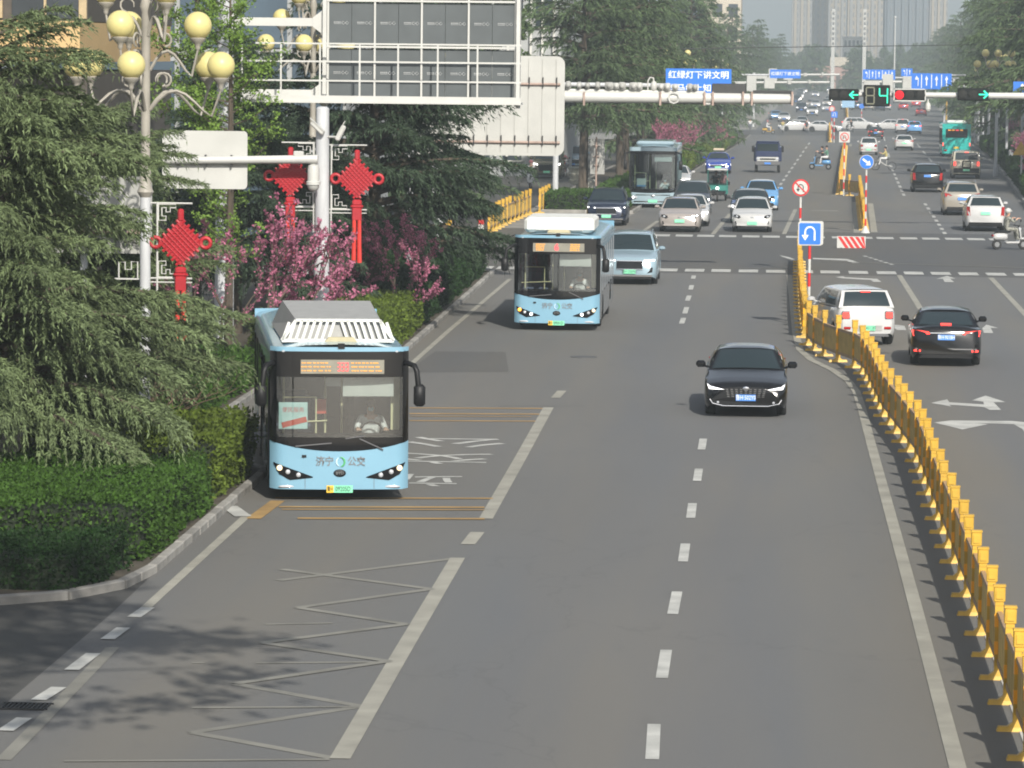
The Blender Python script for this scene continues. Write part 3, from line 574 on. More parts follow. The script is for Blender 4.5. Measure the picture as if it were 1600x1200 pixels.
# hedges
HG = [M('hedge_dark_shaded', (.012, .033, .007), .65, spec=.15, var=.3, scale=1.2, island=.34, sub=.15), M('hedge_mid', (.038, .082, .012), .65, spec=.15, var=.3, scale=1.2, island=.34, sub=.15), M('hedge_yellow', (.075, .108, .014), .65, spec=.15, var=.35, scale=1.2, island=.34, sub=.15)]  # dark hedge green is lowered further to paint in tree shade
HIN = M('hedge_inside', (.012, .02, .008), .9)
def hedge(label, Y0, Y1, xl, xr, h, mat, leaf=.075, dens=420, group='clipped hedges', seed=0, bulge=.08):
    rng = np.random.default_rng(seed + int(Y0 * 7)); xlf = xl if callable(xl) else (lambda y: xl); xrf = xr if callable(xr) else (lambda y: xr)
    o = Vector(((xlf(Y0) + xrf(Y0)) / 2, Y0, bed_z(Y0))); r = thing('hedge', label, 'hedge', o, 0, group)
    def surf(u, y, wv):     # u across 0..1
        return np.stack([xlf(Y0) + (xrf(Y0) - xlf(Y0)) * u, y, wv], -1)
    W = np.mean([xrf(Y0) - xlf(Y0), xrf(Y1) - xlf(Y1)]); D = Y1 - Y0; P = []; N = []
    def xs(u, y):
        a = (y - Y0) / D; return (xlf(Y0) * (1 - a) + xlf(Y1) * a) * (1 - u) + (xrf(Y0) * (1 - a) + xrf(Y1) * a) * u
    def wob(x, y): return .05 * np.sin(x * 2.1 + y * 1.3) + .04 * np.sin(x * 5.1 - y * 3.7)
    n = int(W * D * dens); u = rng.uniform(size=n); y = rng.uniform(Y0, Y1, n); x = xs(u, y); P.append(np.stack([x, y, h + wob(x, y)], 1)); N.append(np.tile([0, 0, 1.], (n, 1)))
    for side, nn in ((0, -1.), (1, 1.)):
        n = int(D * h * dens); y = rng.uniform(Y0, Y1, n); z = rng.uniform(0.03, h, n); P.append(np.stack([xs(side, y) + wob(z * 2, y), y, z], 1)); N.append(np.tile([nn, 0, 0.], (n, 1)))
    n = int(W * h * dens); u = rng.uniform(size=n); z = rng.uniform(.03, h, n); x = xs(u, np.full(n, Y0)); P.append(np.stack([x, Y0 + wob(x, z * 2), z], 1)); N.append(np.tile([0, -1., 0.], (n, 1)))
    P = np.concatenate(P); N = np.concatenate(N); P = P + N * rng.normal(0, .035, (len(P), 1)) + rng.normal(size=P.shape) * .02 - np.array([o.x, o.y, 0])
    d = nrm(N * .7 + rng.normal(size=P.shape) * .7); s = nrm(np.cross(d, rng.normal(size=P.shape))); sz = leaf * rng.uniform(.6, 1.3, (len(P), 1))
    put('foliage', tri_mesh('hedge_leaves', np.stack([P - s * sz * .5, P + s * sz * .5, P + d * sz], 1), mat), r)
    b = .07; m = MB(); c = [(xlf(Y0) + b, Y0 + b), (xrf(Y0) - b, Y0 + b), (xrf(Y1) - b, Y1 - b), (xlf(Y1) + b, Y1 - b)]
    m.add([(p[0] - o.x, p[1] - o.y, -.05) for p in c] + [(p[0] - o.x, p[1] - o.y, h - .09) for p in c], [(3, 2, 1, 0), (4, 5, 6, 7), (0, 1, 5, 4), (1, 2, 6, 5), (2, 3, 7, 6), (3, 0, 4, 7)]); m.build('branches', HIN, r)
    return r
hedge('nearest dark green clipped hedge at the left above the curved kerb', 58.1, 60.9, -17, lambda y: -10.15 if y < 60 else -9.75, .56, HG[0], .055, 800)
hedge('second green clipped hedge, taller, behind the nearest one', 61.7, 69.2, -14.2, lambda y: KX(y) - .26, .90, HG[1], .06, 650)
hedge('third hedge with yellowish leaves beside the front bus', 70.2, 75.9, -13.2, lambda y: KX(y) - .3, 1.05, HG[2], .07, 520)
hedge('clipped hedge hidden behind the front bus', 80, 96, -13.9, -12.25, .8, HG[1], .09, 260)
hedge('yellow green hedge end seen above the front bus roof', 104.5, 116, -13.5, lambda y: KX(y) - .35, .95, HG[2], .085, 330)
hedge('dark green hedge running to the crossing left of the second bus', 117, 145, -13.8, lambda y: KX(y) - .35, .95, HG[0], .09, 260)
hedge('corner hedge with a lawn top in front of the rocks across the crossing', 204, 209, -11.2, -7.2, .85, HG[1], .12, 200)
for i, (a, b, wl) in enumerate([(215, 232, 1.4), (236, 252, 1.3), (258, 272, 1.2), (277, 292, 1.2), (298, 314, 1.2), (320, 338, 1.2), (345, 366, 1.2), (374, 398, 1.2), (406, 432, 1.2)]):
    hedge(ORD[i] + ' clipped hedge past the corner along the far left kerb', a, b, lambda y, w_=wl: FAR_L(y) - .4 - w_ * 1.6, lambda y: FAR_L(y) - .4, .85, HG[2] if i % 2 else HG[1], .16, 90, 'far left kerb hedges')
for i, (a, b) in enumerate([(212, 224), (228, 243), (248, 262), (268, 284), (290, 308), (316, 336), (346, 370), (382, 410)]):
    hedge(ORD[i] + ' clipped hedge past the crossing along the right kerb', a, b, lambda y: FAR_R(y) + .4, lambda y: FAR_R(y) + 2.2, .95, HG[1] if i % 2 else HG[0], .16, 90, 'right kerb hedges')
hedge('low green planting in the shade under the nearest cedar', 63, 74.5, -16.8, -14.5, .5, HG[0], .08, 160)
# brown bare shrub
def shrub(seed):
    rng = np.random.default_rng(seed); W, segs, tips = branchy(rng, .75, .6, 9, 3, .6, .014); return W.mesh('bare_shrub', TWIG, fix=False)
sm = shrub(2)
for i, (x, y, s, lb) in enumerate([(-12.75, 82.5, 1.35, 'brown bare twiggy shrub behind the hedges left of the front bus'), (-12.3, 76.6, 1.15, 'second bare shrub next to the lamp base'), (-14.5, 61.5, .55, 'small brownish shrub at the far left of the nearest hedge')]):
    o = put('bare_shrub', sm, None, (x, y, .08), i * 1.2); o.scale = (s,) * 3; tag(o, lb, 'shrub', 'bare shrubs')
# ================================================================== VEHICLES
def paint(name, col, metal=.0, rough=.16): return M('paint_' + name, col, rough, metal, var=.06, scale=.9, coat=.5 if max(col) > .1 else .25, spec=.45 if max(col) > .1 else .4)
GLASS = M('tinted_glass_sheen', (.016, .026, .030), .05, 0, var=.1, scale=.4, spec=.6); GLASSD = M('dark_plastic', (.008, .008, .009), .5, spec=.3, var=.1); RUB = M('rubber', (.016, .016, .016), .85, var=.2); RIM = M('alloy', (.42, .43, .44), .3, .85, var=.08); CHR = M('chrome', (.72, .72, .73), .12, 1.0, var=.03)  # teal in the window glass colour stands in for reflected sky
LENS = M('headlamp_glass', (.5, .52, .55), .12, .2, var=.1, scale=9); DRL = M('daylight_lamp', (.8, .82, .85), .2, emit=(1, .97, .93), es=2.2); TAIL = M('tail_lamp', (.36, .012, .012), .2, var=.1); TAILON = M('tail_lamp_lit', (.5, .02, .02), .25, emit=(1, .07, .05), es=1.3); AMB = M('amber_lamp', (.8, .3, .03), .3, emit=(1, .45, .06), es=1.5)
PLB = M('plate_blue', (.06, .22, .62), .4, var=.04); PLG = M('plate_green', (.22, .68, .42), .4, var=.06); PLY = M('plate_yellow', (.75, .5, .05), .4, var=.04); INK = M('ink_black', (.02, .02, .02), .5); LETW = M('letter_white', (.8, .8, .78), .5, var=.03)
BLK = M('gloss_black', (.004, .004, .005), .12, var=.1, spec=.35); SKIN = M('skin', (.45, .27, .19), .55, var=.08); HAIR = M('hair', (.015, .012, .010), .6); SEATM = M('seat_cloth', (.07, .09, .14), .8, var=.2); GREYP = M('grey_plastic', (.11, .11, .115), .5, var=.1); RAILY = M('handrail_yellow', (.62, .58, .36), .35, var=.05)
_txt = {}
def text_mesh(s, size, mat, ax='C', ay='CENTER', ext=0.0, sx=1.0, bold=0.0):
    key = (s, size, mat.name, ax, ay, sx, bold)
    if key in _txt: return _txt[key]
    cu = bpy.data.curves.new('lettering', 'FONT'); cu.body = s; cu.size = size; cu.align_x = {'C': 'CENTER', 'L': 'LEFT', 'R': 'RIGHT'}[ax]; cu.align_y = ay; cu.resolution_u = 2; cu.extrude = ext; cu.offset = bold
    o = bpy.data.objects.new('lettering', cu); me = bpy.data.meshes.new_from_object(o); bpy.data.objects.remove(o); bpy.data.curves.remove(cu)
    if sx != 1.0:
        for v in me.vertices: v.co.x *= sx
    me.materials.clear(); me.materials.append(mat); me.name = 'lettering'; _txt[key] = me; return me
def letter(s, size, mat, parent, loc, rot, ax='C', sx=1.0, name='lettering', bold=0.0):
    o = put(name, text_mesh(s, size, mat, ax, sx=sx, bold=bold), parent, loc); o.rotation_euler = rot; return o
FACE_F = (PI / 2, 0, 0)          # lettering readable when looking along +Y at a -Y face
FACE_R = (PI / 2, 0, PI)
def lerp(a, b, t): return a + (b - a) * t
def wheel_meshes(r, w):
    t = MB().lathe([(r * .62, -w / 2), (r * .93, -w / 2), (r, -w * .36), (r, w * .36), (r * .93, w / 2), (r * .62, w / 2)], (0, 0, 0), 20, 'x').mesh('wheel', RUB, 40)
    m = MB().lathe([(r * .64, -w * .42), (r * .64, w * .42)], (0, 0, 0), 20, 'x')
    for k in range(5):
        a = k * 2 * PI / 5
        for sx in (-1, 1): m.box((sx * w * .44, math.cos(a) * r * .32, math.sin(a) * r * .32), (.03, r * .17, r * .6), Matrix.Rotation(a - PI / 2 + PI / 2, 3, 'X'))
    m.lathe([(r * .14, -w * .47), (r * .14, w * .47)], (0, 0, 0), 10, 'x'); return t, m.mesh('rim', RIM)
_wh = {}
def wheels(root, r, w, xs, ys, rims=True):
    key = (round(r, 3), round(w, 3))
    if key not in _wh: _wh[key] = wheel_meshes(r, w)
    for y in ys:
        for sx in (-1, 1):
            o = put('wheel', _wh[key][0], root, (sx * xs, y, r))
            if rims: put('rim', _wh[key][1], o)
SPEC = {
 'sedan': dict(L=4.95, W=1.86, H=1.45, hf=.74, cowl=.97, br=1.03, yws=-1.02, yrf=-.25, yrr=1.05, yrb=1.85, rw=.335, yf=-1.5, yr=1.42, tail=1.0, topin=.30, sf=.28, sr=.10),
 'hatch': dict(L=4.25, W=1.80, H=1.54, hf=.80, cowl=1.02, br=1.05, yws=-1.12, yrf=-.35, yrr=1.45, yrb=1.98, rw=.325, yf=-1.33, yr=1.30, tail=1.05, topin=.27, sf=.25, sr=.10),
 'mini': dict(L=3.75, W=1.66, H=1.60, hf=.88, cowl=1.05, br=1.06, yws=-1.15, yrf=-.55, yrr=1.45, yrb=1.72, rw=.305, yf=-1.2, yr=1.22, tail=1.05, topin=.22, sf=.12, sr=.06),
 'suv': dict(L=4.75, W=1.90, H=1.70, hf=.92, cowl=1.13, br=1.16, yws=-1.15, yrf=-.42, yrr=1.75, yrb=2.18, rw=.365, yf=-1.42, yr=1.38, tail=1.15, topin=.26, sf=.16, sr=.08),
 'jeep': dict(L=4.60, W=1.94, H=1.88, hf=1.05, cowl=1.20, br=1.22, yws=-1.05, yrf=-.62, yrr=2.0, yrb=2.15, rw=.39, yf=-1.42, yr=1.4, tail=1.2, topin=.14, sf=.05, sr=.02)}
def car(name, label, kind, pm, loc, rz=0.0, group=None, plate='b', cat='car', style={}, text=None, roofm=None, lod=0):
    S = dict(SPEC[kind]); S.update(style); L, W, H = S['L'], S['W'], S['H']; hw0 = W / 2
    root = thing(name, label, cat, loc, rz, group)
    def fl(y, z):          # leaning front and rear faces
        df = y + L / 2; dr = L / 2 - y; o = 0
        if df < .6: o += (1 - df / .6) * S['sf'] * max(0, z - .55)
        if dr < .5: o -= (1 - dr / .5) * S['sr'] * max(0, z - .6)
        return y + o
    def half(y):
        d = min(y + L / 2, L / 2 - y); k = min(1, d / .55); return hw0 * (.80 + .20 * math.sqrt(max(0, 1 - (1 - k) ** 2)))
    def yfr(x, z, rear=False):
        a = min(.999, max(0, (abs(x) / hw0 - .80) / .20)); d = .55 * (1 - math.sqrt(max(0, 1 - a * a)))
        y = (L / 2 - d) if rear else (-L / 2 + d); return fl(y, z)
    zs = lambda y: float(np.interp(y, [-L / 2, -L / 2 + .12, -L / 2 + .45, S['yws'], S['yrb'] - .4, S['yrb'], L / 2 - .08, L / 2], [S['hf'] - .10, S['hf'], S['hf'] + .06, S['cowl'], S['br'], S['br'], S['br'] - .02, S['br'] - .12]))
    ra = S['rw'] + .055
    def zbot(y):
        z = .20 + max(0, .10 * (1 - (y + L / 2) / .35)) + max(0, .14 * (1 - (L / 2 - y) / .35))
        for yw in (S['yf'], S['yr']):
            if abs(y - yw) < ra: z = max(z, S['rw'] + math.sqrt(ra * ra - (y - yw) ** 2) - .02)
        return z
    ys = sorted(set([round(v, 3) for v in list(np.linspace(-L / 2, -L / 2 + .55, 7)) + list(np.linspace(L / 2 - .55, L / 2, 7)) + [S['yf'] + ra * math.sin(t) for t in np.linspace(-PI / 2, PI / 2, 9)] + [S['yr'] + ra * math.sin(t) for t in np.linspace(-PI / 2, PI / 2, 9)] + [S['yf'] - ra - .02, S['yf'] + ra + .02, S['yr'] - ra - .02, S['yr'] + ra + .02, S['yws'], 0.0, S['yrb']] if abs(v) <= L / 2 + 1e-6]))
    rings = []
    for y in ys:
        b = zbot(y); s = max(zs(y), b + .12); w_ = half(y); cr = .05
        hp = [(w_ - .06, b), (w_ - .008, b + (s - b) * .16), (w_, b + (s - b) * .45), (w_ - .012, b + (s - b) * .78), (w_ - .05, s - .025), (w_ - .11, s), (w_ * .5, s + cr * .75), (0, s + cr)]
        rings.append([Vector((x, fl(y, z), z)) for x, z in hp] + [Vector((-x, fl(y, z), z)) for x, z in hp[-2::-1]])
    m = MB(); m.ring(rings, close=False); m.build('body', pm, root, 42)
    MB().box((0, 0, .36), (W - .46, L - .5, .26)).box((0, 0, .5), (W - .16, 1.7, .3)).build('underbody', GLASSD, root)
    # cabin
    ti = S['topin']; wb = hw0 - .075; wt = hw0 - ti; zb_f, zb_r = S['cowl'] + .0, S['br'] + .0; zt = H - .07
    def cab(u, y0, y1): pass
    FL, FRt = Vector((-wb, S['yws'], zb_f)), Vector((wb, S['yws'], zb_f)); RL, RR = Vector((-wb, S['yrb'], zb_r)), Vector((wb, S['yrb'], zb_r))
    TFL, TFR = Vector((-wt, S['yrf'], zt)), Vector((wt, S['yrf'], zt)); TRL, TRR = Vector((-wt, S['yrr'], zt)), Vector((wt, S['yrr'], zt))
    def face(bl, br, tr, tl, bul, out, u0=0, u1=1, v0=0, v1=1, off=0, n=8):
        P = []
        us = np.linspace(u0, u1, n + 1); vs = np.linspace(v0, v1, 4)
        def fn(u, v):
            p = bl.lerp(br, u).lerp(tl.lerp(tr, u), v); return p + out * (bul * (1 - (2 * u - 1) ** 2) + .03 * math.sin(PI * v) + off)
        g = MB(); g.grid(fn, us, vs); return g
    m = MB(); fo, ro = Vector((0, -1, .35)).normalized(), Vector((0, 1, .25)).normalized(); lo, rr_ = Vector((-1, 0, .25)), Vector((1, 0, .25))
    for a in (face(FL, FRt, TFR, TFL, .10, fo), face(RR, RL, TRL, TRR, .06, ro), face(RL, FL, TFL, TRL, .02, lo), face(FRt, RR, TRR, TFR, .02, rr_)): m.add(a.v, a.f)
    m.build('cabin', pm, root, 40)
    rf = MB(); rf.grid(lambda u, v: Vector((lerp(-wt, wt, u), lerp(S['yrf'], S['yrr'], v) + (-.10 * (1 - (2 * u - 1) ** 2) * (1 - v) * 1 + .06 * (1 - (2 * u - 1) ** 2) * v), zt - .0 + .075 * (1 - (2 * u - 1) ** 4) * (1 - .5 * (2 * v - 1) ** 6))), np.linspace(0, 1, 9), np.linspace(0, 1, 9)); rf.build('roof', roofm or pm, root, 50)
    gl = MB(); a = face(FL, FRt, TFR, TFL, .10, fo, .045, .955, .04, .95, .014, 10); gl.add(a.v, a.f); gl.build('windscreen', GLASS, root, 60)
    gl = MB(); a = face(RR, RL, TRL, TRR, .06, ro, .07, .93, .08, .90, .014); gl.add(a.v, a.f); rw_ = gl.build('rear_window', GLASS, root, 60)
    for sd, (bl, br, tr, tl, out) in enumerate(((RL, FL, TFL, TRL, lo), (FRt, RR, TRR, TFR, rr_))):
        for u0, u1 in ((.10, .30), (.325, .60), (.625, .90)) if kind in ('suv', 'jeep') else ((.12, .50), (.53, .90)):
            if sd: u0, u1 = 1 - u1, 1 - u0
            gl = MB(); a = face(bl, br, tr, tl, .02, out, u0, u1, .10, .90, .012, 4); gl.add(a.v, a.f); gl.build('side_window', GLASS, root, 60)
        sx = -1 if sd == 0 else 1
        if lod < 2:
            mr = MB(); mr.bbox((sx * (hw0 + .11), S['yws'] + .32, S['cowl'] + .10), (.22, .14, .15), .045); mr.tube([(sx * (hw0 - .10), S['yws'] + .36, S['cowl'] + .02), (sx * (hw0 + .05), S['yws'] + .34, S['cowl'] + .06)], .03, 6); mr.build('mirror', S.get('mirror', pm), root, 40)
    wheels(root, S['rw'], .22, hw0 - .13, (S['yf'], S['yr']), lod < 2)
    def fp(pts, mat, nm, d=.018, off=.004, rear=False, parent=root):     # plate following the front or rear face
        g = MB(); sg = 1 if rear else -1
        if rear: pts = [(-x, z) for x, z in pts]
        n = len(pts); g.prism(pts, d, lambda x, z, q: Vector((x if not rear else -x, yfr(x, z, rear) + sg * (off + q), z))); return g.build(nm, mat, parent)
    fx = S.get('front', 'plain'); hf = S['hf']
    # --- front
    if fx == 'fan':          # wide dark grille with chrome line and slanted lamps
        fp([(-.70, .30), (.70, .30), (.78, .40), (.60, .58), (.42, .66), (-.42, .66), (-.60, .58), (-.78, .40)], BLK, 'grille')
        gr = MB()
        for r_, zz_ in enumerate((.64, .60, .56, .52, .48)):
            for i in range(-4, 5): gr.box((i * .105 * (1 - r_ * .02), yfr(i * .1, zz_) - .03, zz_), (.055, .012, .012))
        gr.build('grille_mesh', CHR, root)['kind'] = 'stuff'
        g = MB(); g.tube([(-.80, yfr(-.80, .42) - .03, .42), (-.74, yfr(-.74, .33) - .03, .33), (-.5, yfr(.5, .275) - .035, .275), (.5, yfr(.5, .275) - .035, .275), (.74, yfr(.74, .33) - .03, .33), (.80, yfr(.80, .42) - .03, .42)], .013, 6); g.build('chrome_trim', CHR, root)
        for sx in (-1, 1):
            pts = [(sx * .45, .63), (sx * .84, .66), (sx * .88, .77), (sx * .80, .71)]; hl = fp(pts if sx > 0 else pts[::-1], LENS, 'headlight')
            pts = [(sx * .48, .635), (sx * .82, .645), (sx * .86, .75), (sx * .79, .685)]; fp(pts if sx > 0 else pts[::-1], DRL, 'lamp_strip', .012, .024, False, hl)
            g = MB(); g.ball((sx * .62, yfr(.62, .35) - .035, .35), .03, 8, 6); g.build('fog_lamp', LENS, root)
        g = MB(); g.ball((0, yfr(0, .67) - .03, .66), (.075, .02, .05), 12, 7); g.build('badge', CHR, root)
    elif fx == 'big':        # upright square grille, bar lamps
        fp([(-.46, .56), (.46, .56), (.46, .84), (-.46, .84)], BLK, 'grille'); 
        for zz_ in (.555, .845): fp([(-.47, zz_ - .012), (.47, zz_ - .012), (.47, zz_ + .012), (-.47, zz_ + .012)], CHR, 'chrome_trim', .03)
        for sx in (-1, 1):
            pts = [(sx * .50, .83), (sx * .88, .85), (sx * .88, .90), (sx * .50, .87)]; fp(pts if sx > 0 else pts[::-1], DRL, 'headlight', .02)
            pts = [(sx * .62, .42), (sx * .80, .46), (sx * .82, .62), (sx * .74, .62), (sx * .70, .50)]; fp(pts if sx > 0 else pts[::-1], BLK, 'air_intake')
        fp([(-.8, .30), (.8, .30), (.8, .36), (-.8, .36)], CHR, 'lower_trim', .02); fp([(-.75, .22), (.75, .22), (.75, .29), (-.75, .29)], GLASSD, 'lower_bumper')
    elif fx == 'ev':         # closed nose with oval lamps
        for sx in (-1, 1):
            pts = [(sx * .52, hf - .12), (sx * .62, hf - .17), (sx * .78, hf - .10), (sx * .84, hf + .0), (sx * .70, hf + .01), (sx * .56, hf - .04)]; hl = fp(pts if sx > 0 else pts[::-1], BLK, 'headlight'); g = MB(); g.ball((sx * .70, yfr(.70, hf - .08) - .02, hf - .075), (.06, .03, .045), 10, 6); g.build('lamp', LENS, hl)
            pts = [(sx * .70, .38), (sx * .74, .36), (sx * .78, .50), (sx * .74, .52)]; fp(pts if sx > 0 else pts[::-1], BLK, 'air_intake')
        fp([(-.62, .20), (.62, .20), (.48, .29), (-.48, .29)], GLASSD, 'lower_bumper'); g = MB(); g.ball((0, yfr(0, hf - .12) - .006, hf - .12), (.09, .015, .025), 10, 6); g.build('badge', CHR, root)
    else:
        fp([(-.5, .50), (.5, .50), (.55, hf - .14), (-.55, hf - .14)], BLK, 'grille'); fp([(-.7, .26), (.7, .26), (.62, .40), (-.62, .40)], GLASSD, 'lower_bumper')
        fp([(-.56, hf - .135), (.56, hf - .135), (.56, hf - .11), (-.56, hf - .11)], CHR, 'chrome_trim', .024)
        for sx in (-1, 1):
            pts = [(sx * .56, hf - .17), (sx * .86, hf - .15), (sx * .88, hf - .02), (sx * .60, hf - .06)]; hl = fp(pts if sx > 0 else pts[::-1], LENS if not S.get('lit') else DRL, 'headlight')
    pz = S.get('pz', .46); pmats = {'b': PLB, 'g': PLG, 'y': PLY}[plate]
    pf = fp([(-.22, pz - .07), (.22, pz - .07), (.22, pz + .07), (-.22, pz + .07)], pmats, 'number_plate', .012, .035)
    if text: letter(text, .135, LETW if plate == 'b' else INK, pf, (0, yfr(0, pz) - .051, pz), FACE_F, sx=.72)
    # --- rear
    rx = S.get('rear', 'plain'); br = S['br']; pr = S.get('pr', br - .30); lit = TAILON if S.get('brake') else TAIL
    if rx == 'bar':           # sedan: broad lamps with thin chrome
        for sx in (-1, 1):
            pts = [(sx * .42, br - .17), (sx * .86, br - .23), (sx * .90, br - .08), (sx * .74, br - .07), (sx * .46, br - .11)]; fp(pts if sx > 0 else pts[::-1], lit, 'tail_light', .02, .004, True)
            pts = [(sx * .66, .40), (sx * .84, .40), (sx * .84, .45), (sx * .66, .45)]; fp(pts if sx > 0 else pts[::-1], lit, 'rear_reflector', .016, .004, True)
        fp([(-.42, br - .15), (.42, br - .15), (.42, br - .13), (-.42, br - .13)], CHR, 'chrome_trim', .02, .004, True); fp([(-.8, .46), (.8, .46), (.8, .49), (-.8, .49)], CHR, 'bumper_trim', .02, .004, True)
        fp([(-.7, .24), (.7, .24), (.62, .33), (-.62, .33)], GLASSD, 'rear_diffuser', .02, .004, True)
    elif rx == 'mini':
        for sx in (-1, 1):
            g = MB(); g.bbox((sx * .62, yfr(.62, .86, True) + .01, .86), (.24, .05, .22), .06); lm = g.build('tail_light', GREYP, root); g = MB(); g.bbox((sx * .62, yfr(.62, .86, True) + .03, .86), (.19, .05, .17), .05); g.build('lamp', lit, lm)
            g = MB(); g.bbox((sx * .58, yfr(.58, .50, True) + .006, .50), (.2, .03, .07), .02); g.build('rear_reflector', TAIL, root)
        fp([(-.42, .42), (.42, .42), (.42, .57), (-.42, .57)], M('plate_recess', (.32, .32, .30), .5), 'plate_recess', .01, .002, True); fp([(-.62, .26), (.62, .26), (.58, .34), (-.58, .34)], GREYP, 'rear_bumper', .012, .004, True); pr = .50
    elif rx == 'jeep':
        for sx in (-1, 1):
            fp([(sx * .78 - .07, .88), (sx * .78 + .07, .88), (sx * .78 + .07, 1.16), (sx * .78 - .07, 1.16)], lit, 'tail_light', .04, .0, True)
        g = MB(); g.bbox((.0, L / 2 + .10, .98), (.58, .16, .52), .06); g.build('spare_case', GLASSD, root); g = MB(); g.bbox((.0, L / 2 + .185, .98), (.44, .03, .36), .03); g.build('spare_cover', pm, root)
        fp([(-.85, .42), (.85, .42), (.85, .72), (-.85, .72)], GLASSD, 'rear_bumper', .09, 0, True); pr = .6
    else:
        for sx in (-1, 1):
            pts = [(sx * .52, br - .14), (sx * .86, br - .20), (sx * .90, br - .02), (sx * .66, br - .04)] if rx != 'tall' else [(sx * .70, br - .42), (sx * .86, br - .42), (sx * .88, br + .0), (sx * .74, br + .0)]
            fp(pts if sx > 0 else pts[::-1], lit, 'tail_light', .02, .004, True)
        fp([(-.8, .28), (.8, .28), (.76, .44), (-.76, .44)], GLASSD, 'rear_bumper', .02, .004, True)
        if rx == 'wide': fp([(-.55, br - .10), (.55, br - .10), (.55, br - .085), (-.55, br - .085)], CHR, 'chrome_trim', .02, .004, True)
    po = .1 if rx == 'jeep' else .03
    pb = fp([(-.22, pr - .07), (.22, pr - .07), (.22, pr + .07), (-.22, pr + .07)], pmats, 'number_plate', .012, po, True)
    if S.get('rtext'): letter(S['rtext'], .13, LETW if plate == 'b' else INK, pb, (0, yfr(0, pr, True) + po + .016, pr), FACE_R, sx=.72)
    if S.get('brake'):
        g = MB(); p = RR.lerp(RL, .5).lerp(TRR.lerp(TRL, .5), .94 if kind != 'sedan' else .12); g.box((p.x, p.y + .10, p.z + (.02 if kind == 'sedan' else .0)), (.28, .05, .035)); g.build('brake_lamp', TAILON, root)
    if S.get('rack'):
        for sx in (-1, 1): g = MB(); g.tube([(sx * (wt - .03), S['yrf'] + .2, H - .02), (sx * (wt - .03), S['yrf'] + .3, H + .05), (sx * (wt - .03), S['yrr'] - .3, H + .05), (sx * (wt - .03), S['yrr'] - .15, H - .02)], .018, 6); g.build('roof_rail', CHR if S['rack'] == 1 else GLASSD, root)
    if S.get('clad'):
        for sx in (-1, 1):
            g = MB(); g.box((sx * (hw0 - .01), 0, .30), (.05, L * .42, .18)); g.build('sill_cladding', GLASSD, root)
    return root
def gpos(x0, x1, y):   # centre on the ground from the photo's left and right edge
    a, b = G(x0, y), G(x1, y); return (a + b) / 2
def at_front(x0, x1, y, Ls): p = gpos(x0, x1, y); return (p.x, p.y + Ls / 2 - .85, zg(p.y + Ls / 2))
PBLK = paint('black', (.005, .005, .006)); PWHT = paint('white', (.46, .46, .455)); PSIL = paint('champagne', (.38, .35, .30), .3); PLBL = paint('ice_blue', (.27, .37, .43), .15); PGRY = paint('warm_grey', (.30, .27, .25)); PNAV = paint('navy', (.015, .022, .045), .2); PDGR = paint('graphite', (.06, .065, .07), .4); PBLU = paint('taxi_blue', (.02, .05, .28)); PBEI = paint('beige', (.42, .40, .32)); PSKY = paint('sky_blue', (.12, .30, .55)); PRED = paint('red', (.35, .02, .02)); POLI = paint('olive', (.12, .11, .06))
def cf(*a): return at_front(*a)
car('sedan', 'black sedan with slanted bright headlights driving towards the viewer in the middle lane', 'sedan', PBLK, at_front(1098, 1232, 648, 4.95), 0, None, 'b', 'car', dict(front='fan', mirror=PBLK), '鲁H·502Y0')
p = gpos(1422, 1535, 570); car('sedan', 'black sedan seen from behind with red tail lights, right of the yellow fence', 'sedan', PBLK, (p.x, p.y + 1.65, 0), PI - .02, None, 'b', 'car', dict(rear='bar', brake=1, rtext='鲁H·901BH', pr=.78))
car('hatchback', 'small white boxy hatchback turning behind the yellow fence', 'mini', PWHT, (2.45, 113.9, 0), PI + .22, None, 'g', 'car', dict(rear='mini', brake=1, rtext='鲁H·A01287', W=1.75), roofm=PWHT)
car('suv', 'light blue suv with a big square grille beside the second bus', 'suv', PLBL, at_front(941, 1028, 443, 4.9), 0, None, 'g', 'car', dict(front='big', L=4.95, W=1.96, H=1.76, rack=1, pz=.47), '鲁H·D06966')
car('suv', 'black suv with a slim light bar waiting at the crossing left of the coach', 'suv', PNAV, at_front(915, 981, 352, 4.8), 0, None, 'g', 'car', dict(front='big', hf=.98, rack=1))
car('hatchback', 'warm grey electric hatchback first in the crossing queue', 'hatch', PGRY, at_front(1028, 1096, 362, 4.3), .0, None, 'g', 'car', dict(front='ev', W=1.9, pz=.52))
car('hatchback', 'white electric hatchback with oval lamps first in the lane next to the grey one', 'hatch', PWHT, at_front(1143, 1207, 362, 4.3), 0, None, 'g', 'car', dict(front='ev', W=1.84, pz=.42))
car('sedan', 'white sedan half hidden behind the warm grey hatchback', 'sedan', PWHT, at_front(1046, 1108, 353, 4.9), 0, None, 'g', 'car', dict(lit=1))
car('suv', 'dark suv behind the grey hatchback at the crossing', 'suv', PDGR, at_front(1052, 1110, 337, 4.8), 0, None, 'b', 'car', dict(lit=1))
car('suv', 'dark grey car directly behind the white electric hatchback', 'suv', PDGR, at_front(1140, 1203, 349, 4.8), 0, None, 'b', 'car', dict(lit=1, H=1.6))
car('hatchback', 'sky blue and white hatchback third in the lane behind the white one', 'hatch', PSKY, at_front(1164, 1215, 328, 4.2), 0, None, 'b', 'car', dict(), roofm=PWHT)
tx = car('taxi', 'dark blue taxi with a roof sign and lit headlights past the crossing', 'sedan', PBLU, at_front(1102, 1142, 271, 4.6), 0, None, 'g', 'taxi', dict(lit=1, L=4.6, W=1.76))
MB().bbox((0, .3, 1.62), (.75, .25, .16), .03).build('roof_sign', M('taxi_sign', (.5, .42, .3), .5), tx)
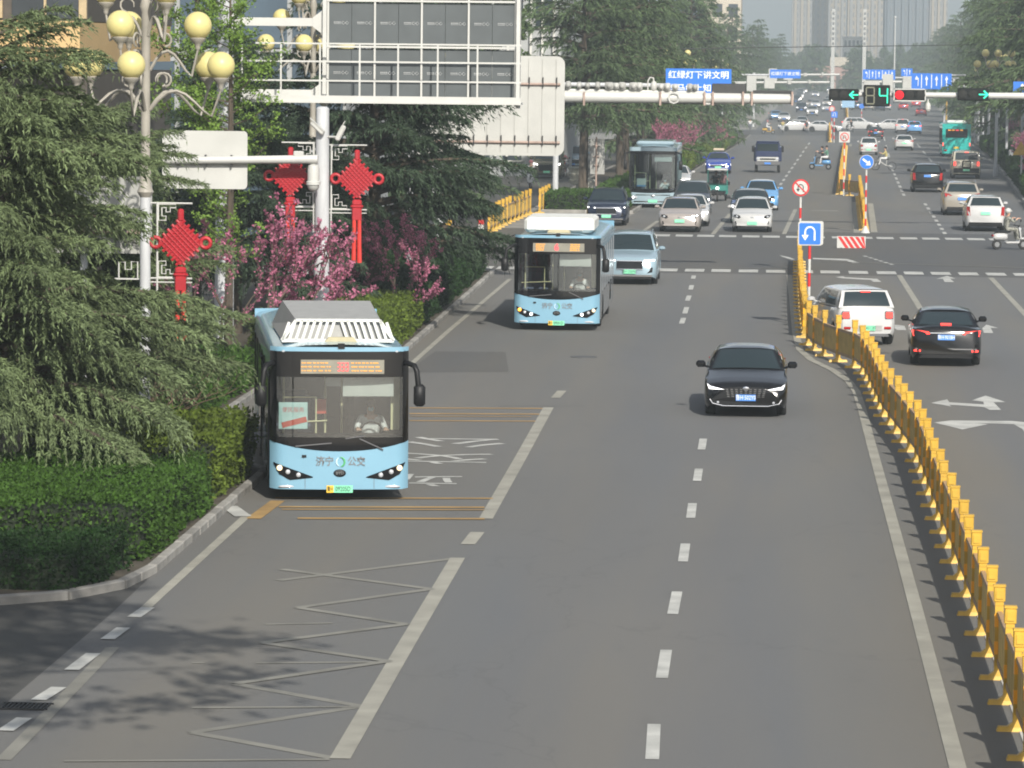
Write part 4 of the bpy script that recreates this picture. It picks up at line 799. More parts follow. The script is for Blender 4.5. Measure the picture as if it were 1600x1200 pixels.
car('sedan', 'pale car half hidden behind the coach', 'sedan', PWHT, at_front(1036, 1074, 297, 4.8), 0, None, 'b', 'car', dict(lit=1))
# right side, going away
def rearcar(name, lb, kind, pm, x0, x1, y, plate='b', style={}, roofm=None, cat='car', rot=0):
    p = gpos(x0, x1, y); L = style.get('L', SPEC[kind]['L']); Y = p.y + L / 2 - .85; return car(name, lb, kind, pm, (p.x + (Y - p.y) * .014, Y, zg(Y)), PI - .014 + rot, None, plate, cat, style, None, roofm)
rearcar('suv', 'black suv seen from behind in the middle of the right carriageway', 'suv', PBLK, 1424, 1473, 300, 'b', dict(pr=.98, rack=1, rear='tall', H=1.68))
rearcar('suv', 'champagne coloured suv with wide red tail lights on the right', 'suv', PSIL, 1472, 1532, 336, 'b', dict(rear='plain', rack=1, L=4.9, W=1.95))
rearcar('suv', 'white suv with black lower cladding and green plate nearest on the right', 'suv', PWHT, 1509, 1568, 361, 'g', dict(rear='tall', clad=1, H=1.66, W=1.86))
rearcar('off_road_car', 'beige boxy off-road car with a spare wheel case behind the turquoise bus', 'jeep', PBEI, 1487, 1531, 279, 'g', dict(rear='jeep', brake=1, rack=2))
rearcar('hatchback', 'small white car beside the white u-turn ban board', 'mini', PWHT, 1342, 1372, 242, 'g', dict(rear='mini'))
rearcar('sedan', 'white crossover with green plate left of the turquoise bus', 'hatch', PWHT, 1395, 1430, 235, 'g', dict(rear='wide', W=1.88))
rearcar('sedan', 'black sedan braking with bright red lights before the far crossing', 'sedan', PBLK, 1351, 1385, 217, 'b', dict(rear='bar', brake=1))
rearcar('van', 'white and red van in front of the white crossover', 'suv', PWHT, 1399, 1421, 208, 'b', dict(brake=1, H=1.9), PRED, 'van')

# bus lane lettering, painted to be read by the oncoming drivers
for t_, cx, cy in (('公', -6.35, 82.6), ('交', -6.45, 79.3), ('站', -6.75, 75.2)):
    o = letter(t_, 2.3, PAINT, road, (cx, cy, .007), (0, 0, PI), name='lane_lettering')
# ================================================================== PEOPLE (one continuous skinned body)
def person_mesh(name, J, R, mats, col, root='pelvis'):
    # J: joint -> position, R: joint -> radius, edges fixed; col(z, x, y, joint) picks the material index per face by nearest joint
    E = [('pelvis', 'spine'), ('spine', 'chest'), ('chest', 'neck'), ('neck', 'jaw'), ('jaw', 'head'), ('chest', 'shL'), ('shL', 'elL'), ('elL', 'wrL'), ('wrL', 'haL'), ('chest', 'shR'), ('shR', 'elR'), ('elR', 'wrR'), ('wrR', 'haR'), ('pelvis', 'hiL'), ('hiL', 'knL'), ('knL', 'anL'), ('anL', 'toL'), ('pelvis', 'hiR'), ('hiR', 'knR'), ('knR', 'anR'), ('anR', 'toR')]
    # five short fingers on each hand
    J = dict(J); R = dict(R)
    for s in 'LR':
        h = Vector(J['ha' + s]); w_ = Vector(J['wr' + s]); d = (h - w_).normalized(); sd = d.cross(Vector((0, 0, 1)))
        sd = sd.normalized() if sd.length > .1 else Vector((1, 0, 0))
        for k in range(5):
            o = (k - 2) * .018; L = (.05, .075, .08, .075, .06)[k]; J['f%s%d' % (s, k)] = tuple(h + sd * (o * (1.8 if k == 0 else 1.1)) + d * L * .7 + Vector((0, 0, -.025))); R['f%s%d' % (s, k)] = .010; E.append(('ha' + s, 'f%s%d' % (s, k)))
    names = [n for n in J]; idx = {n: i for i, n in enumerate(names)}
    me = bpy.data.meshes.new(name + '_skel'); me.from_pydata([J[n] for n in names], [(idx[a], idx[b]) for a, b in E if a in idx and b in idx], [])
    o = bpy.data.objects.new(name + '_skel', me); C.objects.link(o)
    mod = o.modifiers.new('skin', 'SKIN'); sv = me.skin_vertices[0].data
    for n in names:
        r = R.get(n, .05); sv[idx[n]].radius = (r, r) if not isinstance(r, tuple) else r; sv[idx[n]].use_root = (n == root)
    mod.use_smooth_shade = True; s2 = o.modifiers.new('sub', 'SUBSURF'); s2.levels = 1; s2.render_levels = 1
    dg = bpy.context.evaluated_depsgraph_get(); out = bpy.data.meshes.new_from_object(o.evaluated_get(dg)); bpy.data.objects.remove(o); bpy.data.meshes.remove(me)
    for m in mats: out.materials.append(m)
    P = np.array([J[n] for n in names])
    for p in out.polygons:
        c = np.array(p.center); k = int(np.argmin(((P - c) ** 2).sum(1))); p.material_index = col(names[k], c)
    out.name = name; return out
def seated(reach=(.42, .18), lean=.12, legs='scooter', sc=1.0, head_turn=0.0):
    # seat at z=0, facing -Y
    J = dict(pelvis=(0, 0, .08), spine=(0, -.02, .28), chest=(0, -lean * .7, .48), neck=(0, -lean, .62), jaw=(0, -lean - .025, .70), head=(0, -lean - .01, .80))
    for s, sx in (('L', 1), ('R', -1)):
        J['sh' + s] = (sx * .19, -lean * .75, .55); J['el' + s] = (sx * .27, -lean - .16, .36); J['wr' + s] = (sx * .25, -lean - reach[0], .30 + reach[1]); J['ha' + s] = (sx * .25, -lean - reach[0] - .07, .30 + reach[1])
        J['hi' + s] = (sx * .10, -.03, .06); J['kn' + s] = (sx * .15, -.45, .08); J['an' + s] = (sx * .13, -.50, -.34) if legs == 'scooter' else (sx * .11, -.30, -.46); J['to' + s] = (J['an' + s][0], J['an' + s][1] - .16, J['an' + s][2] - .05)
    R = dict(pelvis=.15, spine=.135, chest=.15, neck=.055, jaw=.075, head=.095)
    for s in 'LR': R.update({'sh' + s: .07, 'el' + s: .05, 'wr' + s: .035, 'ha' + s: .035, 'hi' + s: .095, 'kn' + s: .068, 'an' + s: .045, 'to' + s: .04})
    return J, R
def std_col(n, c):
    if n in ('head', 'jaw', 'neck') or n.startswith('f') or n.startswith('ha') or n.startswith('wr'): return 1
    if n.startswith('hi') or n.startswith('kn') or n == 'pelvis' or n.startswith('an'): return 2
    if n.startswith('to'): return 3
    return 0
def add_head(parent, at, hair=True, helmet=None, mask=None, s=1.0):
    x, y, z = at
    if helmet: MB().ball((x, y + .01, z + .035), (.125, .14, .125), 14, 9).box((x, y - .11, z + .03), (.20, .06, .03)).build('helmet', helmet, parent, 60)
    elif hair: MB().ball((x, y + .028, z + .03), (.095, .105, .095), 12, 8).build('hair', HAIR, parent, 60)
    if mask: MB().ball((x, y - .06, z - .065), (.06, .05, .045), 10, 6).build('face_mask', mask, parent, 60)
    MB().ball((x, y - .1, z - .03), (.014, .022, .02), 6, 5).ball((x - .035, y - .088, z + .0), (.012, .008, .007), 6, 4).ball((x + .035, y - .088, z + .0), (.012, .008, .007), 6, 4).build('face', SKIN if False else M('face_detail', (.2, .11, .08), .6), parent)['kind'] = 'stuff'
SHW = M('shirt_white', (.62, .62, .62), .8, var=.06); SHK = M('cloth_dark', (.03, .032, .04), .85, var=.15); SHG = M('cloth_green', (.10, .22, .16), .85, var=.1); SHY = M('cloth_yellow', (.42, .36, .14), .85, var=.1); SHR = M('cloth_rose', (.40, .16, .17), .85, var=.1); SHB = M('cloth_denim', (.10, .14, .2), .85, var=.1); MASKM = M('mask_blue', (.35, .52, .6), .8)
J0, R0 = seated((.36, .10), .10, 'chair'); DRIVER = person_mesh('driver_body', J0, R0, [SHW, SKIN, SHK, SHK], std_col)

# ================================================================== BUSES
BGLASS = glass_mat('bus_windscreen_glass', (.86, .92, .90), .82); BSIDE = M('bus_side_glass', (.02, .024, .026), .08, var=.1, scale=.5)
WPOD = M('pod_white', (.66, .66, .62), .5, var=.06); GPOD = M('pod_grey', (.30, .30, .29), .6, var=.1); DARKIN = M('bus_interior', (.06, .062, .062), .8, var=.15); LEDBG = M('led_board', (.22, .21, .17), .5); LEDA = M('led_amber', (.6, .25, .03), .4, emit=(1, .42, .06), es=.4); LEDR = M('led_red', (.6, .05, .05), .4, emit=(1, .10, .12), es=.7); BLIND = M('sun_blind', (.45, .46, .44), .7, var=.05)
POST = M('poster_teal', (.42, .60, .60), .6, var=.12, scale=5); REDBOX = M('red_box', (.5, .06, .03), .6)
def bus(name, label, loc, rz, pm, variant, group=None, L=10.5, W=2.5, H=2.80, ws=(1.16, 2.24, 2.70), chin=.91, chin_d=.18, sill=1.05, cat='bus', led=None, plate=None, rear=False, glass=None, sidecol=None):
    root = thing(name, label, cat, loc, rz, group); hw = W / 2; yF = -L / 2
    def yf(x, z):
        a = abs(x) / hw; return yF + .10 * a ** 2 + .20 * max(0, (a - .86) / .14) ** 2 + max(0, z - 1.0) * .055
    def fpatch(x0, x1, zb, zt, off, n=16, rows=4):
        zb = zb if callable(zb) else (lambda x, v=zb: v); zt = zt if callable(zt) else (lambda x, v=zt: v)
        g = MB(); g.grid(lambda x, v: Vector((x, yf(x, lerp(zb(x), zt(x), v)) - off, lerp(zb(x), zt(x), v))), np.linspace(x0, x1, n + 1), np.linspace(0, 1, rows + 1)); return g
    chinf = lambda x: chin + chin_d * (abs(x) / hw) ** 2.2
    fpatch(-hw, hw, .22, chinf, 0, 22).build('front_panel', pm, root, 50)
    fpatch(-hw, hw, ws[2], H - .02, 0, 22).build('front_header', pm, root, 50)
    gx = hw - .115
    su = MB()
    for a in (fpatch(-hw + .0, -gx, chinf, ws[2], .004, 4), fpatch(gx, hw, chinf, ws[2], .004, 4), fpatch(-gx, gx, ws[1], ws[2], .004), fpatch(-gx, gx, chinf, ws[0], .004)): su.add(a.v, a.f)
    su.build('windscreen_surround', BLK, root, 50)
    fpatch(-gx, gx, ws[0], ws[1], .006).build('windscreen', glass or BGLASS, root, 60)
    # roof and sides
    def col_ring(y, kb):
        pts = [(hw, .30), (hw, sill)]; return pts
    r = .16; prof = [(hw, H - .45)] + [(hw - r + r * math.cos(t), H - .06 - r + r * math.sin(t)) for t in np.linspace(0, PI / 2 * .85, 5)] + [(hw * .5, H + .01), (0, H + .03)]
    prof = prof + [(-x, z) for x, z in prof[-2::-1]]
    y0 = yf(hw, 2.5); y1 = L / 2
    ysr = [y0 - .02, y0 + .3, 0, y1]
    m = MB(); m.ring([[Vector((x, (yf(x, z) if i == 0 else y), z)) for x, z in prof] for i, y in enumerate(ysr)], close=False, cap=False); m.build('roof', pm, root, 45)
    yws = (yF + 2.35, L / 2 - 2.6); ra = .56
    def zb_(y):
        z = .30
        for yw in yws:
            if abs(y - yw) < ra: z = max(z, .42 + math.sqrt(ra * ra - (y - yw) ** 2))
        return z
    ys = sorted([y0, y1] + [yw + ra * math.sin(t) for yw in yws for t in np.linspace(-PI / 2, PI / 2, 11)] + [yw + s * (ra + .01) for yw in yws for s in (-1, 1)])
    for sx in (-1, 1):
        m = MB()
        for a, b in zip(ys[:-1], ys[1:]): m.quad((sx * hw, a, zb_(a)), (sx * hw, b, zb_(b)), (sx * hw, b, sill), (sx * hw, a, sill))
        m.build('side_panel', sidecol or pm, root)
        MB().box((sx * (hw - .02), (y0 + y1) / 2, (sill + H - .45) / 2), (.03, y1 - y0, H - .45 - sill)).build('window_band', BSIDE, root)
        nwin = 6
        for k in range(nwin + 1):
            yy = lerp(y0 + .5, y1 - .3, k / nwin); MB().box((sx * (hw + .002), yy, (sill + H - .45) / 2), (.02, .09, H - .47 - sill)).build('window_pillar', GLASSD if not sidecol else sidecol, root)
        if sx == -1 and not rear:       # doors are on this side for traffic keeping right
            for dy in (y0 + .75, y0 + 5.2):
                d = MB(); d.box((sx * (hw + .012), dy, 1.28), (.02, 1.15, 1.9)); dd = d.build('door', GLASSD, root)
                for e in (-.29, .29): MB().box((sx * (hw + .025), dy + e, 1.3), (.012, .48, 1.72)).build('door_glass', BSIDE, dd)
    # rear
    m = MB(); m.grid(lambda x, v: Vector((x, y1 + .10 * (1 - (abs(x) / hw) ** 4), lerp(.32, H - .0, v))), np.linspace(-hw, hw, 13), np.linspace(0, 1, 6)); m.build('rear_panel', pm, root, 50)
    MB().box((0, .2, .36), (W - .5, L - 1.0, .2)).build('chassis', GLASSD, root)
    for yw in yws:
        for sx in (-1, 1): MB().box((sx * (hw - .3), yw, .75), (.56, 1.2, .6)).build('wheel_house', GLASSD, root)
    wheels(root, .47, .28, hw - .18, yws)
    # interior
    ins = MB(); ins.box((0, 0, .62), (W - .12, L - .9, .06)); ins.box((0, 0, H - .16), (W - .3, L - .8, .04)); ins.box((0, L / 2 - .9, 1.6), (W - .2, .06, 1.9)); ins.build('interior', DARKIN, root)
    MB().bbox((0, yF + .62, ws[0] - .16), (W - .3, .5, .34), .08).build('dashboard', GLASSD, root)
    if not rear:
        for iy in range(3):
            for sx in (-.78, .78):
                if iy == 0 and sx > 0: continue
                MB().bbox((sx, yF + 2.6 + iy * 1.1, 1.25), (.8, .14, .75), .05).bbox((sx, yF + 2.4 + iy * 1.1, .95), (.8, .45, .12), .04).build('seat', SEATM, root)
        dz = ws[0] - .62
        drv = thing('person', 'driver in a white shirt behind the windscreen of the %s' % ('front bus' if variant == 1 else 'second bus' if variant == 2 else 'coach'), 'person', (0, 0, 0)); drv.parent = None
        R3 = Matrix.Rotation(rz, 3, 'Z'); w_ = R3 @ Vector((.62, yF + 1.35, dz + .30)) + Vector(loc); drv.location = w_; drv.rotation_euler = (0, 0, rz)
        put('body', DRIVER, drv); add_head(drv, (0, -.11, .80), True, None, MASKM)
        MB().bbox((.62, yF + 1.55, dz + .28), (.5, .14, .95), .05).bbox((.62, yF + 1.35, dz + .18), (.5, .45, .14), .05).build('driver_seat', GLASSD, root)
        m = MB(); m.tube([(.62 + .2 * math.cos(t), yF + .92 + .06 * math.sin(t), dz + .62 + .19 * math.sin(t)) for t in np.linspace(0, 2 * PI, 15)], .015, 6); m.build('steering_wheel', GLASSD, root)
        for (x, y, a, b) in ((-.2, yF + 1.5, .65, H - .2), (.12, yF + 1.9, .65, H - .2), (-.98, yF + 1.0, .65, H - .2)): MB().cyl((x, y, a), (x, y, b), .02, n=8).build('handrail', RAILY, root)
        MB().tube([(-1.0, yF + .75, 1.82), (-.4, yF + .75, 1.82), (-.4, yF + .75, ws[0])], .018, 6).build('handrail', RAILY, root); MB().tube([(-1.08, yF + .7, 1.36), (-.2, yF + .7, 1.40)], .015, 6).build('handrail', RAILY, root)
        MB().bbox((.52, yF + .34, ws[1] - .17), (.92, .02, .40), .008).build('sun_blind', BLIND, root)
        MB().box((hw - .2, yF + 1.0, (ws[0] + ws[1]) / 2), (.16, .05, ws[1] - ws[0] - .1)).build('pillar_trim', RAILY, root)
        MB().box((-.30, yF + 1.2, 1.62), (.2, .2, .26)).build('card_reader', REDBOX, root) if variant == 1 else None
        if variant == 1:
            po = MB().box((-.82, yF + .60, 1.50), (.52, .015, .48)).build('notice_poster', POST, root); letter('便民服务', .10, M('poster_red', (.5, .06, .06), .6), po, (-.82, yF + .588, 1.60), FACE_F)
            MB().box((-.80, yF + .588, 1.38), (.46, .008, .10), Matrix.Rotation(-.25, 3, 'Y')).build('poster_print', REDBOX, po)
            MB().box((-.1, yF + .5, 2.13), (.28, .03, .17)).build('inside_mirror', BLIND, root)
    if cat == 'coach':
        for sx in (-1, 1):
            hl = MB(); hl.bbox((sx * .98, yf(.98, .55) - .0, .55), (.36, .12, .16), .05); hh = hl.build('headlight', LENS, root); MB().ball((sx * 1.02, yf(1.02, .55) - .06, .55), .06, 8, 6).build('lamp', DRL, hh)
            m = MB(); m.tube([(sx * (hw - .15), yf(hw, 2.6), H - .25), (sx * (hw + .22), yF - .10, H - .35), (sx * (hw + .24), yF - .12, H - .9)], .05, 6); m.bbox((sx * (hw + .2), yF - .12, H - .95), (.2, .14, .5), .05); m.build('mirror', GLASSD, root, 50)
        fpatch(-.9, .9, .66, .70, .012).build('chrome_trim', CHR, root); fpatch(-1.0, 1.0, .30, .36, .012).build('lower_trim', CHR, root)
        MB().ball((0, yf(0, .62) - .01, .62), (.1, .02, .06), 10, 6).build('badge', CHR, root)
        MB().bbox((-.62, yF + .5, 1.35), (.5, .05, .36), .02).build('route_card', BLIND, root); MB().bbox((-.62, yF + .48, 1.14), (.48, .05, .1), .02).build('route_card_base', PSKY, root)
        MB().bbox((0, 0.2, H + .12), (W - .5, 5.0, .22), .08).build('roof_unit', pm, root)
        fpatch(-.24, .24, .29, .43, .03, 2, 1).build('number_plate', PLG, root)
        return root
    # front lamps and trim
    if not rear:
        for sx in (-1, 1):
            hb = lambda x: float(np.interp(abs(x), [.48, .90, 1.09, 1.19], [.435, .385, .50, .69])); ht = lambda x: float(np.interp(abs(x), [.48, 1.19], [.45, .705]))
            g = fpatch(*sorted((sx * .48, sx * 1.19)), hb, ht, .012, 14, 2); hl = g.build('headlight', BLK, root)
            for kx, kz, rr, mm in ((1.08, .605, .052, AMB if (sx < 0 and variant == 2) else M('lamp_warm', (.75, .6, .35), .2, emit=(1, .8, .5), es=.7)), (.93, .535, .045, LENS), (.74, .482, .045, DRL if variant == 2 else LENS)):
                MB().ball((sx * kx, yf(sx * kx, kz) - .024, kz), (rr, .028, rr), 12, 7).build('lamp', mm, hl, 60)
            MB().ball((sx * .95, yf(.95, .27) - .006, .27), (.15, .02, .026), 12, 6).build('fog_lamp', LENS, root, 60)
            MB().ball((sx * 1.02, yf(1.0, H - .12) - .005, H - .10), (.03, .02, .02), 8, 5).build('marker_lamp', LENS, root)
            ex = .20 if not (variant == 2 and sx < 0) else .30
            m = MB(); m.tube([(sx * (hw - .08), yf(hw, 2.5) - .02, 2.50), (sx * (hw + .08), yF - .05, 2.46), (sx * (hw + ex - .08), yF - .08, 2.36), (sx * (hw + ex - .05), yF - .08, 2.1)], .05, 8); m.bbox((sx * (hw + ex - .03), yF - .07, 1.93), (.21, .13, .40), .05); mr = m.build('mirror', GLASSD, root, 50)
        if plate:
            g = fpatch(-.235, .235, .165, .295, .014, 2, 1); pl = g.build('number_plate', PLG, root); fpatch(-.235, -.11, .165, .295, .017, 1, 1).build('plate_end', PLY, pl)
            letter('鲁H', .10, INK, pl, (-.172, yf(0, .23) - .024, .23), FACE_F, sx=.62); letter(plate, .125, INK, pl, (.06, yf(0, .23) - .024, .23), FACE_F, sx=.68)
        # city name, emblem and maker's oval
        letter('济宁', .18, M('lettering_grey', (.16, .17, .18), .5), root, (-.27, yf(.27, .72) - .012, .72), FACE_F, sx=.9, bold=.003); letter('公交', .18, M('lettering_grey', (.16, .17, .18), .5), root, (.30, yf(.3, .72) - .012, .72), FACE_F, sx=.9, bold=.003)
        em = MB(); em.tube([(.012 + .075 * math.cos(t), yf(0, .72) - .012, .72 + .085 * math.sin(t)) for t in np.linspace(-1.5, 1.7, 10)], [.006, .012, .016, .018, .018, .018, .016, .014, .01, .005], 6); e1 = em.build('emblem', M('emblem_green', (.10, .42, .16), .4), root)
        em = MB(); em.tube([(.0 + .06 * math.cos(t), yf(0, .72) - .012, .72 + .075 * math.sin(t)) for t in np.linspace(1.9, 4.6, 9)], [.005, .011, .014, .016, .016, .014, .011, .008, .004], 6); em.build('emblem_wave', M('emblem_blue', (.55, .72, .85) if variant == 1 else (.12, .3, .75), .4), e1)
        MB().ball((0, yf(0, .515) + .0, .515), (.115, .022, .072), 18, 8).build('maker_badge', GLASSD, root, 60); letter('BYD', .075, CHR, root, (0, yf(0, .515) - .026, .515), FACE_F)
        for x in (-.62, .62):
            m = MB(); m.box((x, yf(x, .34) - .003, .34), (.008, .008, .22)); m.build('panel_seam', GREYP, root)
        MB().box((-.64, yf(.64, .84) - .01, .82), (.08, .02, .045)).build('sensor', GLASSD, root)
        # destination display
        MB().box((.04, yf(0, 2.44) + .05 - .075, 2.43), (1.50, .02, .25)).build('destination_display', LEDBG, root)
        yl = yf(0, 2.43) - .04
        le = MB()
        if variant == 1:
            rng = random.Random(4)
            for row in range(3):
                for side in (-1, 1):
                    x = .04 + side * .45 - .27
                    while x < .04 + side * .45 + .24: wdt = rng.uniform(.02, .06); le.box((x, yl, 2.50 - row * .07), (wdt, .006, .018)); x += wdt + rng.uniform(.01, .03)
            le.build('led_text', LEDA, root)['kind'] = 'stuff'
            lr = MB()
            for x in (-.06, .02, .10):
                for zz_ in (2.36, 2.43, 2.50): lr.box((.03 + x * .9, yl, zz_), (.05, .006, .016))
                lr.box((.03 + x * .9 + .022, yl, 2.43), (.014, .006, .14))
            lr.build('route_number', LEDR, root)['kind'] = 'stuff'
        else:
            rng = random.Random(7)
            for row in range(4):
                for side in (-1, 1):
                    x = .03 + side * .50 - .13
                    while x < .03 + side * .50 + .10: wdt = rng.uniform(.03, .07); le.box((x, yl, 2.52 - row * .055), (wdt, .006, .030)); x += wdt + rng.uniform(.008, .02)
            le.build('led_text', LEDA, root)['kind'] = 'stuff'
            letter('6', .26, LEDR, root, (-.02, yl, 2.43), FACE_F, bold=.012)
        # wipers
        for (a, b) in (((-.15, ws[0] - .10), (-.80, ws[0] - .16)), ((.35, ws[0] - .02), (.78, ws[0] - .22))):
            m = MB(); m.tube([(a[0], yf(a[0], a[1]) - .03, a[1]), (b[0], yf(b[0], b[1]) - .035, b[1])], .012, 5); m.build('wiper', GREYP, root)
        if variant == 1:
            m = MB(); m.tube([(.1, yf(.1, ws[0]) - .03, ws[0] - .02), (.45, yf(.45, ws[0]) - .035, ws[0] + .03)], .01, 5); m.build('wiper', GREYP, root)
        MB().box((.02, yF + .12, H + .0), (.12, .10, .09)).build('roof_camera', GLASSD, root)
    # roof equipment
    yp = yF + 1.0
    if variant == 1:
        def tz(x): return .33 if abs(x) < .72 else .33 * (1.02 - abs(x)) / .30
        m = MB()
        m.ring([[Vector((-1.0, yp + .1, H + .0)), Vector((1.0, yp + .1, H + .0)), Vector((.74, yp + .12, H + .37)), Vector((-.74, yp + .12, H + .37))], [Vector((-1.05, yp + 5.0, H)), Vector((1.05, yp + 5.0, H)), Vector((.85, yp + 4.8, H + .46)), Vector((-.85, yp + 4.8, H + .46))]]); m.build('roof_pod', GPOD, root)
        g = MB(); yq = yp + .02
        def bar(x0, z0, x1, z1, wd): d = Vector((x1 - x0, 0, z1 - z0)); n_ = Vector((-d.z, 0, d.x)).normalized() * wd / 2; a, b = Vector((x0, yq, z0)), Vector((x1, yq, z1)); g.add([a - n_, b - n_, b + n_, a + n_] + [p_ + Vector((0, .05, 0)) for p_ in (a - n_, b - n_, b + n_, a + n_)], [(0, 1, 2, 3), (7, 6, 5, 4), (0, 4, 5, 1), (1, 5, 6, 2), (2, 6, 7, 3), (3, 7, 4, 0)])
        z0, z1 = H + .03, H + .40; bar(-1.02, z0, 1.02, z0, .06); bar(-.76, z1, .76, z1, .05); bar(-1.02, z0, -.76, z1, .06); bar(1.02, z0, .76, z1, .06)
        g.build('grille_frame', WPOD, root)
        for sgn in (-1, 1):
            for k in range(8):
                g = MB(); x = sgn * (.06 + k * .118); xt = x - sgn * .10 if False else x - sgn * .0
                xa, xb = x + sgn * .02, x + sgn * .10 * -1 + sgn * .0
                zt_ = z1 if abs(xb) < .76 else z0 + (1.02 - abs(xb)) / .26 * .37
                bar(x + sgn * .12, z0, x, min(z1, zt_), .05); g.build('grille_slat', WPOD, root)
        MB().box((.05, yp - .10, H + .06), (.6, .12, .09), None, (.75, .8)).build('roof_vent', M('pod_tan', (.38, .33, .2), .6), root)
    elif variant == 2:
        m = MB(); m.bbox((0, yp + 1.6, H + .24), (2.06, 3.2, .44), .09); m.build('roof_pod', WPOD, root)
        MB().bbox((0, yp + .02, H + .22), (1.45, .08, .3), .04).build('pod_front', WPOD, root); MB().box((.0, yp - .12, H + .07), (.7, .16, .08), None, (.8, .8)).build('roof_vent', M('pod_tan', (.38, .33, .2), .6), root)
    if rear:
        yb = L / 2 + .10
        MB().bbox((0, yb + .0, 2.12), (1.9, .03, .75), .03).build('rear_window', BSIDE, root); MB().box((0, yb + .025, 2.40), (1.6, .02, .17)).build('destination_display', BLK, root)
        for x, mm in ((-.62, LEDA), (-.3, LEDA), (0.05, LEDR), (.42, LEDA)): MB().box((-x, yb + .04, 2.40), (.26, .01, .10)).build('led_text', mm, root)
        for sx in (-1, 1):
            MB().bbox((sx * (hw - .08), L / 2 + .02, 1.15), (.10, .06, .3), .02).build('tail_light', TAILON, root); MB().bbox((sx * .95, yb - .02, .62), (.26, .04, .14), .03).build('rear_lamp', TAIL, root)
        MB().box((0, yb + .008, .86), (.46, .012, .18)).build('number_plate', PLY, root); MB().bbox((0, yb - .0, 1.30), (1.5, .02, .5), .02).build('engine_hatch', pm, root); MB().bbox((0, yb - .02, .42), (2.2, .06, .2), .03).build('rear_bumper', pm, root)
        MB().bbox((0, L / 2 - 2.2, H + .16), (1.7, 2.6, .28), .08).build('roof_pod', WPOD, root)
    return root
BUSB = paint('bus_blue', (.19, .36, .475), 0, .25); COACHB = paint('coach_blue', (.32, .42, .47), .15); TURQ = paint('turquoise', (.03, .40, .36)); BUSG = paint('bus_side_shaded', (.20, .22, .24)); COACHS = paint('coach_side', (.10, .15, .16))  # second bus's side colour is greyed to paint in its shaded side
p = gpos(420, 642, 784); bus('city_bus', 'light blue city bus in front with a slatted white roof grille', (p.x - .82, p.y + 5.2, 0), .155, BUSB, 1, 'light blue city buses', plate='09205D')
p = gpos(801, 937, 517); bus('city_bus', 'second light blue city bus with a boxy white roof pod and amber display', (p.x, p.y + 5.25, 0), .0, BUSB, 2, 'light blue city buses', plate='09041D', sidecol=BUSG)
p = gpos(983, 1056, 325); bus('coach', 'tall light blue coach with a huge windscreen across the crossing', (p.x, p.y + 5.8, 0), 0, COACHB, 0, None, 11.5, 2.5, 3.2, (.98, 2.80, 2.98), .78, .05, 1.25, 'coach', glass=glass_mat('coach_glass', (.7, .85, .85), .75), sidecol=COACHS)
p = gpos(1471, 1516, 245); bus('city_bus', 'turquoise city bus seen from behind on the right', (p.x + .1, p.y + 5.0, zg(p.y + 5)), PI - .015, TURQ, 0, None, 10.0, 2.5, 2.95, rear=True)
# ================================================================== STREET FURNITURE
GLOBE = M('lamp_globe', (.70, .62, .27), .4, var=.05, scale=1.5, sub=.2); LPOLE = M('lamp_pole_taupe', (.30, .28, .24), .55, var=.12); WPOLE = M('pole_white', (.44, .45, .46), .55, var=.2, scale=1.5, stretch=(2, 2, .5)); SIGNB = M('sign_back_white', (.43, .43, .405), .5, var=.09, scale=.9); SIGNG = M('sign_back_grey', (.33, .33, .31), .6, var=.15, scale=1.0); BLUE = M('sign_blue', (.02, .16, .62), .4, var=.05); CABG = M('cabinet_grey', (.075, .086, .09), .55, var=.1, scale=2); DKM = M('dark_metal', (.05, .05, .05), .5, .3); KNOT = M('knot_red_shaded', (.36, .012, .02), .5, var=.1, scale=3); RUST = M('rail_rust', (.34, .25, .21), .7, var=.2)  # knot red is toned down, shade put into the colour
globe_me = MB().ball((0, 0, .30), .265, 20, 13).mesh('globe', GLOBE, 80); hold_me = MB().lathe([(.03, -.16), (.05, -.12), (.05, -.08), (.09, -.03), (.15, .03), (.16, .06), (.12, .085)], (0, 0, 0), 12).mesh('holder', LPOLE, 40)
def lamp(label, x, y, rz=0.0, H=7.6, group='globe street lamps', full=True):
    root = thing('globe_lamp', label, 'street lamp', (x, y, bed_z(y)), rz, group)
    MB().lathe([(.16, -.1), (.16, .5), (.13, .6), (.105, 1.2), (.10, 5.2)], (0, 0, 0), 14).build('pole', WPOLE, root, 40)
    MB().lathe([(.10, 5.2), (.16, 5.3), (.12, 5.4), (.09, 6.0), (.085, H + 1.2), (.12, H + 1.3), (.05, H + 1.6)], (0, 0, 0), 12).build('upper_pole', LPOLE, root, 40)
    def tier(angs, r, z):
        for a in angs:
            a = rad(a); c, s = math.cos(a), math.sin(a); pts = []
            for t in np.linspace(0, 1, 9): rr = lerp(.08, r, t); pts.append((c * rr, s * rr, z - .55 + .42 * math.sin(t * 4.2) * (1 - .35 * t) + (.0 if t < .85 else (t - .85) * 1.6)))
            pts[-1] = (c * r, s * r, z - .16); m = MB(); m.tube(pts, [.035] * 5 + [.03, .026, .024, .024], 6)
            if full:
                q = [(c * (.35 + .13 * math.cos(u)), s * (.35 + .13 * math.cos(u)), z + .02 + .13 * math.sin(u)) for u in np.linspace(-1.4, 3.4, 9)]; m.tube(q, [.022] * 6 + [.018, .014, .01], 5)
            m.build('arm', LPOLE, root, 60); g = put('globe', globe_me, root, (c * r, s * r, z)); put('holder', hold_me, g)
    tier((4, 42, -92, 214, 146), 1.42, H - .1); tier((12, 250, 118), .98, H + .65)
    if full: tier((70, 190, 310), .75, H + 1.3)
    return root
lamp('globe street lamp at the upper left with cream glass balls above the nearest cedar', -11.75, 75.2, 0, 7.5)
